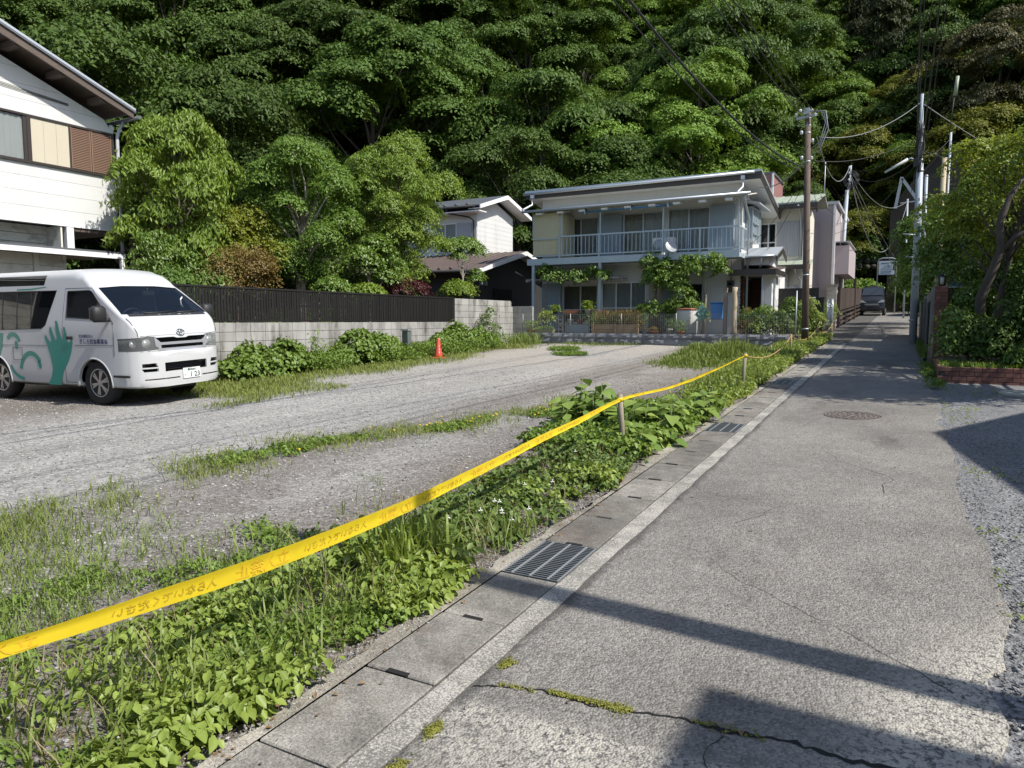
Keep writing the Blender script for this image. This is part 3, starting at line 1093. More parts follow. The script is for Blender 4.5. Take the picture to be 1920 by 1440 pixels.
# ================= black-and-white house
H3 = thing('black_white_house', 'house with white upper storey and black gabled lower storey behind the block wall', 'house', (-17, 28, 1.0))
w = MB()
w.prism([(24.3, .8), (31.2, .8), (31.2, 3.62), (27.72, 4.36), (24.3, 3.58)], 'x', -21, -15.0)
w.build('lower_wall', M['black_wall'], H3)
def h3low(y):
    return 4.57 - abs(y - 27.7) * .248
r_ = MB()
for e in (23.55, 31.85):
    r_.prism([(27.7, h3low(27.7)), (e, h3low(e)), (e, h3low(e) - .06), (27.7, h3low(27.7) - .06)], 'x', -21.3, -14.46)
lr = r_.build('lower_roof', M['roof_brown'], H3)
for e in (23.55, 31.85):
    rb = MB()
    x = -21.2
    while x < -14.5:
        rb.bar((x, 27.65, h3low(27.65) + .015), (x, e, h3low(e) + .015), .035, .035)
        x += .36
    rb.build('standing_seam', M['roof_brown'], lr)
    MB().prism([(27.7, h3low(27.7) - .015), (e, h3low(e) - .015), (e, h3low(e) - .17), (27.7, h3low(27.7) - .19)], 'x', -14.46, -14.41).build('barge_board', M['white_paint'], lr)
    MB().prism([(27.7, h3low(27.7) - .12), (e, h3low(e) - .12), (e, h3low(e) - .15), (27.7, h3low(27.7) - .15)], 'x', -15.02, -14.47).build('soffit', M['white_paint'], lr)
MB().tube([(-21.2, 23.5, 3.50), (-14.6, 23.5, 3.50)], .06, 8).build('eave_gutter', M['black_wall'], H3)
for k in range(9):
    MB().sphere((-15.2 - k * .55, 23.75, h3low(23.75) + .05), (.1, .05, .05), 8, 4).build('snow_guard', M['roof_brown'], lr)
vent = MB().box(-15.0, -14.96, 25.75, 27.3, 2.42, 2.9)
vo = vent.build('lattice_window', M['black'], H3)
lt = MB()
for k in range(13):
    y0 = 25.75 + k * .12
    lt.bar((-14.95, y0, 2.42), (-14.95, min(27.3, y0 + .16), 2.9), .012, .012)
    lt.bar((-14.945, min(27.3, y0 + .16), 2.42), (-14.945, y0, 2.9), .012, .012)
lt.build('lattice', M['brown_alu'], vo)
for yy in (24.75, 25.1):
    MB().box(-15.0, -14.9, yy - .05, yy + .05, 3.0, 3.16).build('wall_lamp', M['galv'], H3)
w = MB()
w.prism([(27.75, 3.6), (31.12, 3.6), (31.12, 6.52), (29.45, 7.05), (27.75, 6.52)], 'x', -21, -17.0)
uw = w.build('upper_wall', M['white_siding'], H3)
# horizontal textured siding courses on the gable
for k in range(10):
    z0 = 4.35 + k * .21
    MB().box(-17.0, -16.985, 27.78, 31.09, z0 + .002, z0 + .206).build('siding_course', M['white_siding'], uw)
def h3up(y):
    return 7.38 - abs(y - 29.6) * .30
r_ = MB()
for e in (27.1, 32.0):
    r_.prism([(29.6, h3up(29.6)), (e, h3up(e)), (e, h3up(e) - .05), (29.6, h3up(29.6) - .05)], 'x', -21.4, -16.45)
ur = r_.build('upper_roof', M['roof_metal'], H3)
for e in (27.1, 32.0):
    MB().prism([(29.6, h3up(29.6) - .01), (e, h3up(e) - .01), (e, h3up(e) - .17), (29.6, h3up(29.6) - .19)], 'x', -16.45, -16.4).build('barge_board', M['white_paint'], ur)
    MB().prism([(29.6, h3up(29.6) - .14), (e, h3up(e) - .14), (e, h3up(e) - .17), (29.6, h3up(29.6) - .17)], 'x', -17.02, -16.46).build('soffit', M['white_paint'], ur)
MB().box(-21.3, -16.48, 27.1, 27.75, 6.36, 6.40).build('eave_soffit', M['white_paint'], ur)
MB().tube([(-21.3, 27.05, 6.58), (-16.7, 27.05, 6.58)], .06, 8).build('eave_gutter', M['black_wall'], H3)
MB().tube([(-18.2, 27.05, 6.52), (-18.1, 27.2, 6.35), (-17.3, 27.6, 6.2), (-17.12, 27.68, 6.05), (-17.12, 27.68, 4.4)], .035, 8).build('downpipe', M['black_wall'], H3)
for k in range(9):
    MB().sphere((-17.2 - k * .6, 27.3, h3up(27.3) + .04), (.1, .05, .05), 8, 4).build('snow_guard', M['roof_metal'], ur)
window_y(H3, -19.3, -18.05, 4.8, 6.0, 27.73, M['white_paint'], M['glass'], 2, cur=M['curtain_w'])
ribbed_y(-18.0, -17.25, 5.32, 5.98, 27.70, .05, .01).build('shutter', M['panel_grey'], H3)

# ================= grey-blue balcony house
H2 = thing('balcony_house', 'two-storey house with long blue-grey steel balcony and climbing vines', 'house', (-8.6, 26, 1.1))
YW = 25.2
up_h = [(-11.55, -10.12, 3.88, 5.42), (-9.15, -7.66, 3.88, 5.46), (-7.5, -6.02, 3.88, 5.50)]
lo_h = [(-11.55, -10.12, 1.5, 2.92), (-9.98, -8.25, 1.35, 3.0), (-6.75, -6.2, 1.9, 2.9)]
w = MB()
wall_y(w, -12.45, -4.95, .9, 6.30, YW, YW + .12, up_h + lo_h)
w.box(-12.45, -12.33, YW + .12, 29.0, .9, 5.9)
w.box(-12.33, -4.95, 28.9, 29.0, .9, 5.6)
M['h2_wall'] = mat('grey_white_render', (0.60, 0.595, 0.57), .8, .07, 1, .06, 40, .2, 80, stain=(.30, .29, .26), stain_amt=.35)
w.build('wall', M['h2_wall'], H2)
g_h = [(25.72, 27.1, 4.42, 5.4)]
wall_x(MB(), YW + .12, 29.0, .9, 5.55, -5.07, -4.95, g_h).prism([(YW + .12, 5.55), (29.0, 5.55), (YW + .12, 6.30)], 'x', -5.07, -4.95).build('gable_wall', M['white_paint'], H2)
MB().box(-12.3, -5.1, 25.4, 28.8, 3.5, 3.6).build('floor_slab', M['interior'], H2)
# openings, left to right
window_y(H2, -11.55, -10.12, 3.88, 5.42, YW, M['silver'], M['glass'], 2, curs=[M['curtain_b'], M['curtain_g']])
window_y(H2, -9.15, -7.66, 3.88, 5.46, YW, M['silver'], M['glass'], 2, curs=[M['beige_panel'], M['curtain_w']])
window_y(H2, -7.5, -6.02, 3.88, 5.50, YW, M['silver'], M['glass'], 2, curs=[M['curtain_w'], M['curtain_g']])
window_y(H2, -11.55, -10.12, 1.5, 2.92, YW, M['silver'], M['glass'], 2, curs=[M['curtain_b'], M['curtain_b']], midrail=2.0)
window_y(H2, -9.98, -8.25, 1.35, 3.0, YW, M['white_paint'], M['glass'], 3, curs=[M['curtain_w'], M['curtain_g'], M['curtain_g']], midrail=2.05)
window_y(H2, -6.75, -6.2, 1.9, 2.9, YW, M['silver'], M['glass_dark'], 1)
for a, b, c, d in ((-10.09, -9.18, 3.88, 5.44), (-6.0, -5.2, 3.88, 5.5), (-12.4, -11.6, 1.2, 3.0), (-8.1, -6.95, 1.3, 3.0)):
    bx = MB().box(a, b, YW - .14, YW - .002, c, d)
    so = bx.build('shutter_case', M['blue_grey'], H2)
    rb = MB()
    n_ = int((b - a) / .11)
    for i in range(1, n_):
        rb.box(a + (b - a) * i / n_ - .006, a + (b - a) * i / n_ + .006, YW - .146, YW - .1402, c + .03, d - .03)
    rb.build('rib', M['blue_grey'], so)
# balcony
bal = MB().box(-12.45, -4.78, 23.98, YW - .15, 3.66, 3.80)
bo = bal.build('balcony', M['blue_steel'], H2)
MB().box(-12.46, -4.76, 23.93, 23.978, 3.63, 3.86).build('edge_beam', M['blue_steel'], bo)
MB().box(-11.15, -4.78, 23.94, 23.99, 4.60, 4.65).build('top_rail', M['blue_steel'], bo)
MB().box(-12.25, -4.78, 23.945, 23.985, 3.93, 3.97).build('bottom_rail', M['blue_steel'], bo)
MB().box(-12.25, -11.15, 23.942, 23.988, 4.55, 4.59).build('panel_rail', M['blue_steel'], bo)
bl = MB().box(-.009, .009, -.009, .009, -.31, .31)
blm = bl.mesh('baluster')
blm.materials.append(M['blue_steel'])
x = -11.0
while x < -4.85:
    piece('baluster', blm, (x, 23.965, 4.285), bo)
    x += .145
for x in (-11.15, -9.6, -7.3, -6.05, -4.8):
    MB().box(x - .025, x + .025, 23.93, 23.99, 3.86, 4.66).build('rail_post', M['blue_steel'], bo)
MB().box(-4.81, -4.77, 23.98, 25.2, 4.60, 4.65).box(-4.81, -4.77, 23.98, 25.2, 3.93, 3.97).build('side_rail', M['blue_steel'], bo)
for k in range(8):
    piece('baluster', blm, (-4.79, 24.1 + k * .14, 4.285), bo)
for x in (-12.22, -9.57):
    MB().box(x - .05, x + .05, 23.95, 24.05, 1.0, 3.66).build('post', M['blue_steel'], bo)
for x in (-12.22, -11.13, -9.57, -7.3, -4.82):
    MB().box(x - .02, x + .02, 23.95, 23.99, 4.66, 5.52).build('awning_post', M['blue_steel'], bo)
ribbed_y(-12.24, -11.16, 3.98, 5.5, 23.99, .055, .018).build('corrugated_panel', M['poly_yellow'], bo)
MB().box(-11.12, -11.05, 24.0, 25.1, 3.9, 5.45).build('side_panel', M['poly_yellow'], bo)
# balcony awning
aw = MB().prism([(23.72, 5.53), (25.2, 5.80), (25.2, 5.83), (23.72, 5.56)], 'x', -12.5, -4.5)
ao = aw.build('awning', M['cream'], H2)
MB().tube([(-12.55, 23.68, 5.56), (-4.42, 23.68, 5.60)], .045, 10).build('awning_gutter', M['silver'], ao)
for k in range(9):
    x = -11.9 + k * .85
    MB().prism([(23.75, 5.50), (24.5, 5.62), (24.5, 5.58), (23.85, 5.42), (23.75, 5.44)], 'x', x - .12, x + .12).build('awning_bracket', M['white_paint'], ao)
for yy, zz, x0_, x1_ in ((23.82, 5.43, -10.2, -7.0), (23.88, 5.40, -10.4, -7.2), (23.94, 5.44, -10.0, -6.9)):
    p_ = MB().tube([(x0_, yy, zz), (x1_, yy, zz + .02)], .017, 8).build('laundry_pole', mat('blue_pole%d' % int(yy * 100), (0.09, 0.24, 0.42), .4, .05), None)
    tag(p_, {23.82: 'lowest blue laundry pole hung under the balcony awning, nearest the lot', 23.88: 'middle blue laundry pole hung under the balcony awning', 23.94: 'inner blue laundry pole hung under the balcony awning, nearest the windows'}[yy], 'laundry pole', 'laundry poles under the awning')
for x in (-10.1, -8.4, -7.1):
    MB().box(x - .02, x + .02, 23.8, 23.96, 5.35, 5.55).build('pole_hanger', M['silver'], ao)
# main roof, one slope falling to the back
rf = MB().prism([(24.68, 6.50), (29.4, 5.62), (29.4, 5.55), (24.68, 6.43)], 'x', -12.95, -4.28)
ro = rf.build('roof', M['silver'], H2)
MB().box(-12.92, -4.3, 24.71, 24.75, 6.20, 6.42).build('front_fascia', M['brown_alu'], ro)
MB().prism([(24.72, 6.42), (29.35, 5.555), (29.35, 5.35), (24.72, 6.20)], 'x', -4.33, -4.29).build('barge_board', M['brown_alu'], ro)
MB().prism([(24.76, 6.30), (29.3, 5.45), (29.3, 5.42), (24.76, 6.27)], 'x', -12.9, -4.335).build('soffit', M['white_paint'], ro)
MB().tube([(-12.98, 24.62, 6.37), (-4.5, 24.62, 6.41)], .05, 10).build('eave_gutter', M['silver'], H2)
for x in (-12.6, -4.85):
    MB().box(x - .06, x + .06, 24.56, 24.68, 6.2, 6.32).build('hopper', M['silver'], H2)
    MB().tube([(x, 24.62, 6.2), (x, 24.60, 5.95), (x, 23.8, 5.66)], .035, 8).build('downpipe', M['silver'], H2)
MB().tube([(-4.6, 23.68, 5.52), (-4.62, 23.9, 5.35), (-4.66, 24.9, 4.95), (-4.72, 25.12, 4.8), (-4.72, 25.12, 1.1)], .035, 8).build('downpipe', M['silver'], H2)
# bay window on the sunny gable
bw = MB().box(-4.95, -4.68, 25.66, 27.16, 4.32, 4.38).box(-4.95, -4.68, 25.66, 27.16, 5.40, 5.46)
bw.box(-4.72, -4.68, 25.66, 25.72, 4.38, 5.4).box(-4.72, -4.68, 26.36, 26.42, 4.38, 5.4).box(-4.72, -4.68, 27.10, 27.16, 4.38, 5.4)
bwo = bw.build('bay_window', M['silver'], H2)
for a, b in ((25.72, 26.36), (26.42, 27.10)):
    MB().box(-4.705, -4.70, a, b, 4.38, 5.4).build('pane', M['glass_blue'], bwo)
MB().box(-4.94, -4.72, 25.67, 25.675, 4.38, 5.4).build('pane', M['glass_blue'], bwo)
MB().box(-4.67, -4.63, 25.66, 26.5, 4.55, 4.58).box(-4.67, -4.63, 25.66, 26.5, 4.9, 4.93).box(-4.67, -4.63, 26.46, 26.5, 4.3, 4.93).build('guard_rail', M['silver'], bwo)
MB().prism([(-4.96, 5.66), (-4.42, 5.54), (-4.42, 5.49), (-4.96, 5.56)], 'y', 25.3, 27.5).build('window_hood', M['silver'], H2)
# pergola shelf over the ground floor
pg = MB()
for k in range(5):
    pg.box(-12.6, -8.9 - .5 * (k % 2), 24.1 + k * .2, 24.18 + k * .2, 3.08, 3.13)
pg.box(-12.55, -12.47, 24.0, 25.1, 3.02, 3.08).box(-10.6, -10.52, 24.0, 25.1, 3.02, 3.08)
pg.build('pergola_slats', mat('grey_old_timber', (0.30, 0.275, 0.24), .85, .2, 3, .15, 30, .2), H2)
# entrance porch: dark brick recess, two small roofs
MB().box(-4.95, -3.95, 27.0, 29.5, 1.0, 3.5).build('porch_back', M['white_paint'], H2)
MB().box(-4.28, -3.98, 25.5, 27.0, 1.0, 3.2).build('porch_side_wall', M['white_paint'], H2)
MB().box(-4.95, -4.28, 26.9, 27.0, 1.0, 3.1).build('brick_backing', M['mortar'], H2)
bb = MB().box(-.098, .098, -.02, .02, -.028, .028)
bm_ = bb.mesh('brick')
bm_.materials.append(M['brick_dark'])
for r0 in range(30):
    for c0 in range(4):
        x = -4.95 + .05 + c0 * .205 + (.1 if r0 % 2 else 0)
        if x > -4.32 or (1.15 + r0 * .065) > 3.1:
            continue
        piece('brick', bm_, (x, 26.89, 1.1 + r0 * .065), H2)
bb = MB().box(-.02, .02, -.098, .098, -.028, .028)
bm2 = bb.mesh('brick')
bm2.materials.append(M['brick_dark'])
for r0 in range(32):
    for c0 in range(3):
        y = 25.05 + c0 * .205 + (.1 if r0 % 2 else 0)
        if y < 25.2:
            y = 25.3
        piece('brick', bm2, (-4.94, y + .02, 1.08 + r0 * .065), H2)
MB().box(-4.9, -4.85, 25.85, 26.75, 1.1, 3.0).build('front_door', M['brown_wood'], H2)
pr = MB().prism([(24.75, 3.20), (26.9, 3.42), (26.9, 3.48), (24.75, 3.27)], 'x', -5.25, -3.75).build('porch_roof', M['roof_brown'], H2)
MB().box(-5.25, -3.75, 24.7, 24.76, 3.08, 3.28).build('porch_fascia', M['brown_alu'], pr)
MB().box(-3.79, -3.74, 24.76, 26.9, 3.10, 3.28).build('porch_side_fascia', M['brown_alu'], pr)
MB().box(-5.2, -3.8, 24.78, 26.85, 3.10, 3.13).build('porch_ceiling', M['white_paint'], pr)
MB().box(-4.22, -4.17, 24.95, 25.0, 1.1, 3.1).build('porch_post', M['silver'], pr)
MB().box(-3.88, -3.83, 25.15, 25.2, 1.1, 3.1).build('porch_post', M['silver'], pr)
g2 = MB().prism([(25.0, 3.74), (26.3, 4.12), (27.2, 3.84), (27.2, 3.79), (26.3, 4.06), (25.0, 3.69)], 'x', -4.9, -3.78).build('gablet_roof', M['silver'], H2)
MB().prism([(25.0, 3.70), (26.3, 4.07), (27.2, 3.80), (27.2, 3.66), (26.3, 3.9), (25.0, 3.55)], 'x', -3.80, -3.76).build('gablet_barge', M['brown_alu'], g2)
MB().prism([(25.3, 3.45), (27.1, 3.45), (27.1, 3.75), (26.3, 4.0), (25.3, 3.7)], 'x', -4.88, -4.05).build('gablet_wall', M['white_paint'], g2)
MB().tube([(-4.9, 24.96, 3.70), (-3.85, 24.96, 3.72)], .04, 8).build('gablet_gutter', M['silver'], g2)
MB().tube([(-4.25, 24.96, 3.66), (-4.25, 25.0, 3.5), (-4.35, 25.2, 3.3)], .03, 8).build('gablet_pipe', M['silver'], g2)

# ================= houses up the lane
H4 = thing('cream_house', 'cream house with pale green metal roof beside the brown wooden pole', 'house', (-4, 31, 1.2))
w = MB()
wall_y(w, -5.4, -3.42, 1.0, 5.95, 29.0, 29.12, [(-5.0, -4.42, 4.3, 5.28), (-4.7, -4.45, 2.3, 3.2)])
w.box(-3.54, -3.42, 29.12, 32, 1.0, 5.9).box(-5.4, -3.54, 31.9, 32, 1.0, 5.9)
w.build('wall', M['cream'], H4)
window_y(H4, -5.0, -4.42, 4.3, 5.28, 29.0, M['white_paint'], M['glass_dark'], 2, curs=[M['curtain_b'], M['curtain_b']], midrail=4.55)
window_y(H4, -4.7, -4.45, 2.3, 3.2, 29.0, M['white_paint'], M['glass_dark'], 1)
ribbed_y(-4.38, -3.5, 4.0, 5.3, 28.97, .08, .015).build('shutter', M['panel_grey'], H4)
ribbed_y(-4.4, -3.5, 2.2, 2.9, 28.97, .08, .015).build('shutter', M['panel_grey'], H4)
MB().box(-3.47, -3.4, 28.94, 28.998, 1.0, 5.9).build('corner_trim', M['white_paint'], H4)
r4 = MB().prism([(28.4, 5.92), (31.0, 6.55), (32.3, 6.2), (32.3, 6.14), (31.0, 6.48), (28.4, 5.86)], 'x', -5.7, -2.95).build('roof', M['roof_green'], H4)
MB().box(-5.68, -2.97, 28.36, 28.42, 5.68, 5.86).build('fascia', M['brown_alu'], r4)
MB().prism([(28.4, 5.85), (31.0, 6.47), (31.0, 6.29), (28.4, 5.5)], 'x', -2.99, -2.95).build('barge_board', M['brown_alu'], r4)
for k in range(8):
    x = -5.5 + k * .34
    MB().bar((x, 28.4, 5.935), (x, 31.0, 6.565), .03, .03).build('standing_seam', M['roof_green'], r4)
r4b = MB().prism([(28.2, 3.58), (29.0, 3.8), (29.0, 3.86), (28.2, 3.64)], 'x', -5.3, -3.1).build('lower_roof', M['roof_green'], H4)
MB().box(-5.3, -3.1, 28.16, 28.21, 3.46, 3.62).build('fascia', M['brown_alu'], r4b)
MB().tube([(-3.6, 28.2, 3.5), (-3.6, 28.5, 3.3), (-3.5, 28.9, 3.1), (-3.5, 28.9, 1.2)], .035, 8).build('downpipe', M['galv'], H4)
MB().tube([(-3.6, 28.35, 5.8), (-3.55, 28.8, 5.5), (-3.55, 28.93, 5.3), (-3.55, 28.93, 3.9)], .035, 8).build('downpipe', M['galv'], H4)

H5 = thing('pink_house', 'pinkish tiled house with white corner trim at the end of the row', 'house', (-3, 35, 1.4))
wb = MB().box(-3.9, -2.72, 33.0, 39, 1.2, 6.4).build('wall', M['pink_tile'], H5)
tl = MB().box(-.145, .145, -.012, .0, -.068, .068)
tlm = tl.mesh('tile')
tlm.materials.append(M['pink_tile'])
for r0 in range(25):
    for c0 in range(4):
        piece('tile', tlm, (-3.75 + c0 * .295, 32.998, 2.9 + r0 * .14), H5)
MB().box(-2.79, -2.70, 32.94, 33.0, 1.2, 6.4).build('corner_trim', M['white_paint'], H5)
MB().box(-3.95, -2.6, 32.9, 39.1, 6.4, 6.52).build('parapet', M['panel_grey'], H5)
MB().box(-2.72, -2.18, 33.6, 38, 3.55, 4.75).build('balcony_wall', M['pink_tile'], H5)
MB().box(-2.72, -2.16, 33.55, 38, 4.88, 4.93).build('balcony_rail', M['galv'], H5)
MB().box(-3.9, -3.3, 32.2, 32.99, 2.75, 2.85).build('canopy', M['brown_alu'], H5)
MB().tube([(-3.2, 33.2, 6.5), (-3.2, 33.2, 8.2)], .02, 6).build('mast', M['galv'], H5)
RS = thing('red_sided_house', 'dull red sided upper wall showing above the balcony house roof', 'house', (-5.8, 32, 1.4))
MB().box(-6.6, -4.98, 31.2, 34, 1.0, 7.55).build('wall', M['red_siding'], RS)
MB().box(-6.65, -4.92, 31.14, 34, 7.55, 7.62).build('roof', M['roof_metal'], RS)
for k in range(10):
    MB().box(-6.6, -4.98, 31.18, 31.199, 6.0 + k * .155, 6.0 + k * .155 + .145).build('siding_board', M['red_siding'], RS)
MB().box(-4.99, -4.92, 31.12, 31.2, 1.0, 7.55).build('corner_trim', M['white_paint'], RS)

# ================= off to the right, out of the picture: the buildings whose shade crosses the forecourt
SHA = thing('gable_house', 'white gabled house standing right of the forecourt, outside the picture', 'house', (8, 9, gz(9)))
MB().prism([(5.3, 0), (12.2, 0), (12.2, 4.2), (8.85, 6.0), (5.3, 5.0)], 'x', 5.75, 13).build('wall', M['white_siding'], SHA)
MB().prism([(5.0, 4.95), (8.85, 6.05), (12.5, 4.1), (12.5, 4.2), (8.85, 6.17), (5.0, 5.05)], 'x', 5.55, 13.3).build('roof', M['roof_metal'], SHA)
for y_ in (6.5, 9.5):
    wo = MB().box(5.70, 5.76, y_ - .5, y_ + .5, 1.4, 2.4).build('window', M['brown_alu'], SHA)
    MB().box(5.69, 5.70, y_ - .45, y_ + .45, 1.45, 2.35).build('pane', M['glass_dark'], wo)
SHB = thing('beige_house', 'beige flat-eaved house beside the camera, outside the picture', 'house', (7, -2, gz(-2)))
MB().box(4.9, 11.7, -9, 2.2, -.4, 5.8).build('wall', M['cream'], SHB)
MB().box(4.6, 12, -9.3, 2.47, 5.801, 5.96).build('roof', M['roof_brown'], SHB)
for y_ in (-5, -1.2):
    wo = MB().box(4.85, 4.91, y_ - .7, y_ + .7, 1.2, 2.3).build('window', M['brown_alu'], SHB)
    MB().box(4.84, 4.85, y_ - .65, y_ + .65, 1.25, 2.25).build('pane', M['glass_dark'], wo)
# ---------------------------------------------------------------- block walls and fences
def stretch_mesh(name, sx, sy, sz, m, bev=0.006):
    o = MB().box(-sx / 2, sx / 2, -sy / 2, sy / 2, -sz / 2, sz / 2).build(name, m, None, bevel=bev)
    me = o.data
    bpy.data.objects.remove(o)
    return me


BW = thing('block_wall', 'low weathered concrete block wall under the black slat fence', 'wall', (-12.38, 13.5, .4))
full = stretch_mesh('block', .12, .394, .194, M['block_old'])
half = stretch_mesh('block', .12, .194, .194, M['block_old'])
MB().box(-12.41, -12.335, 8.4, 18.7, .2, 1.53).build('mortar', M['mortar'], BW)
for r0 in range(7):
    zc = 1.55 - .1 - r0 * .2
    y = 8.6
    while y < 18.7:
        if zc + .1 > gz(y) - .02:
            piece('block', full, (-12.36, y, zc), BW, rot=(0, 0, random.uniform(-.003, .003)))
        y += .4
TW = thing('tall_block_wall', 'taller stained block wall section with black mould streaks beside the slat fence', 'wall', (-12.38, 20.6, .7))
MB().box(-12.41, -12.335, 18.78, 22.5, .4, 2.24).build('mortar', M['mortar'], TW)
MB().box(-12.41, -11.6, 22.56, 22.63, .4, 2.10).build('mortar', M['mortar'], TW)
for r0 in range(9):
    zc = 2.28 - .1 - r0 * .2
    y = 18.98
    k = 0
    while y < 22.6:
        if zc + .1 > gz(y) - .02 and not (r0 == 0 and y > 22.2):
            piece('block', full, (-12.36, y, zc), TW)
        y += .4
    if zc < 2.1:
        for k in range(2):
            o = piece('block', full, (-12.12 + k * .4, 22.60, zc), TW, rot=(0, 0, math.pi / 2))
SF = thing('slat_fence', 'black-brown vertical slat fence standing on the block wall', 'fence', (-12.36, 13.5, 1.55))
sl = stretch_mesh('slat', .018, .056, .665, M['slat'], .003)
sl2 = stretch_mesh('slat', .018, .056, .665, M['slat'], .003)
y = 8.45
k = 0
while y < 18.7:
    piece('slat', sl, (-12.315 if k % 2 == 0 else -12.318, y, 1.93), SF, rot=(0, 0, random.uniform(-.03, .03)))
    y += .0735 + (.006 if k % 5 == 4 else 0)
    k += 1
y = 8.4
while y < 18.8:
    MB().box(-12.40, -12.345, y - .03, y + .03, 1.55, 2.29).build('post', M['slat'], SF)
    y += 1.71
MB().box(-12.35, -12.29, 8.4, 18.74, 2.262, 2.30).build('top_rail', M['slat'], SF)
MB().box(-12.35, -12.29, 8.4, 18.74, 1.565, 1.60).build('bottom_rail', M['slat'], SF)
MB().box(-12.345, -12.325, 8.4, 18.74, 1.9, 1.95).build('middle_rail', M['slat'], SF)

# split-face stone wall in front of the balcony house, wire fence on it
def splitface(seed, w=.395, h=.165, d=.16):
    r_ = random.Random(seed)
    nx, nz = 5, 4
    V, F = [], []
    for j in range(nz):
        for i in range(nx):
            e = i in (0, nx - 1) or j in (0, nz - 1)
            V.append((-w / 2 + w * i / (nx - 1), -d / 2 - (0.0 if e else r_.uniform(.0, .05)), -h / 2 + h * j / (nz - 1)))
    for j in range(nz - 1):
        for i in range(nx - 1):
            a = j * nx + i
            F.append((a, a + 1, a + nx + 1, a + nx))
    n0 = len(V)
    V += [(-w / 2, d / 2, -h / 2), (w / 2, d / 2, -h / 2), (w / 2, d / 2, h / 2), (-w / 2, d / 2, h / 2)]
    bl, br, tl_, tr = 0, nx - 1, (nz - 1) * nx, nz * nx - 1
    F += [(n0, n0 + 3, n0 + 2, n0 + 1), (bl, n0, n0 + 1, br), (tl_, tr, n0 + 2, n0 + 3), (bl, tl_, n0 + 3, n0), (br, n0 + 1, n0 + 2, tr)]
    me = bpy.data.meshes.new('stone_block')
    me.from_pydata(V, [], F)
    me.materials.append(M['splitstone'])
    return me


M['splitstone'] = mat('split_grey_stone', (0.165, 0.175, 0.19), 0.85, 0.2, 4, 0.25, 45, 0.6, 60, rnd=0.18)
SW = thing('stone_wall', 'low grey split-face block wall along the front of the balcony house yard', 'wall', (-7.2, 22.0, .82))
sfm = [splitface(i) for i in range(8)]
MB().box(-11.7, -2.66, 22.0, 22.07, .6, 1.15).build('mortar', M['mortar'], SW)
for r0 in range(3):
    x = -11.5
    while x < -2.7:
        piece('stone_block', random.choice(sfm), (x, 22.02, 1.175 - .0875 - r0 * .172), SW)
        x += .4
M['wire'] = mat('fence_wire', (0.33, 0.33, 0.31), .5, .1, metal=.3)
WF = thing('wire_fence', 'pale welded wire mesh fence on the low grey stone wall', 'fence', (-7.2, 22.05, 1.17))
x = -11.65
while x < -2.8:
    x1 = min(x + 1.8, -2.7)
    p_ = MB()
    for k in range(10):
        z0 = 1.2 + k * .066
        p_.box(x, x1, 22.046, 22.050, z0 - .0018, z0 + .0018)
    xx = x + .05
    while xx < x1:
        p_.box(xx - .0017, xx + .0017, 22.042, 22.046, 1.2, 1.8)
        xx += .066
    p_.build('mesh_panel', M['wire'], WF)
    MB().tube([(x, 22.07, 1.1), (x, 22.07, 1.82)], .013, 6).build('post', M['wire'], WF)
    x += 1.8

# ---------------------------------------------------------------- poles and wires
M['pole_wood'] = mat('creosoted_pole', (0.125, 0.088, 0.068), 0.85, 0.25, 2, 0.2, 20, 0.5, 25, grain=(18, 18, .8))
M['pole_steel'] = mat('blue_grey_pole', (0.37, 0.41, 0.44), 0.5, 0.12, 1.2, 0.08, 30, stain=(0.2, 0.2, 0.19), stain_amt=.35)
M['pole_tan'] = mat('tan_pole_cover', (0.42, 0.35, 0.22), 0.7, .15, 2, .1, 20)
M['insul'] = mat('white_porcelain', (0.62, 0.62, 0.60), .3, .05)
M['cable'] = mat('black_cable', (0.02, 0.02, 0.02), .55, .1)
M['cable_w'] = mat('grey_cable', (0.26, 0.26, 0.26), .55, .1)

WP = thing('wooden_utility_pole', 'brown wooden utility pole with white insulators beside the lane verge', 'utility pole', (-2.55, 22.35, gz(22.35)))
MB().tube([(-2.52, 22.35, .7), (-2.57, 22.35, 3.5), (-2.66, 22.35, 7.55)], [.10, .092, .078], 14).build('shaft', M['pole_wood'], WP)
for zz in (1.35, 2.9, 6.1, 6.9, 7.1, 7.3):
    xo = -2.52 - (zz - .8) * .0205
    MB().tube([(xo, 22.35, zz - .02), (xo, 22.35, zz + .02)], .106 - (zz - .8) * .0038, 14).build('band', M['galv'], WP)
MB().bar((-2.95, 22.25, 7.3), (-2.4, 22.25, 7.36), .06, .06).build('crossarm', M['galv'], WP)
for dx, zz in ((-.3, 7.35), (-.2, 7.45), (.1, 7.42), (.2, 7.3), (-.15, 6.85), (.15, 6.6), (-.12, 6.15), (.14, 6.12)):
    MB().lathe([(.02, 0), (.045, .02), (.03, .04), (.05, .06), (.03, .1)], (-2.65 + dx, 22.22, zz), 8).build('insulator', M['insul'], WP)
lp = MB()
for k in range(3):
    lp.tube([(-2.6 + .05 * k, 22.2, 7.45), (-2.3 + .06 * k, 22.2, 7.42), (-2.18 + .04 * k, 22.2, 7.1 - .1 * k), (-2.3, 22.2, 6.6 - .12 * k), (-2.5, 22.2, 6.45 - .1 * k)], .014, 6)
lp.build('jumper_cable', M['cable_w'], WP)
MB().tube([(-2.78, 22.28, .8), (-2.78, 22.28, 2.45)], .022, 8).build('guard_pipe', M['galv'], WP)
MB().box(-2.75, -2.6, 22.14, 22.22, 7.38, 7.55).build('cap_box', M['galv'], WP)

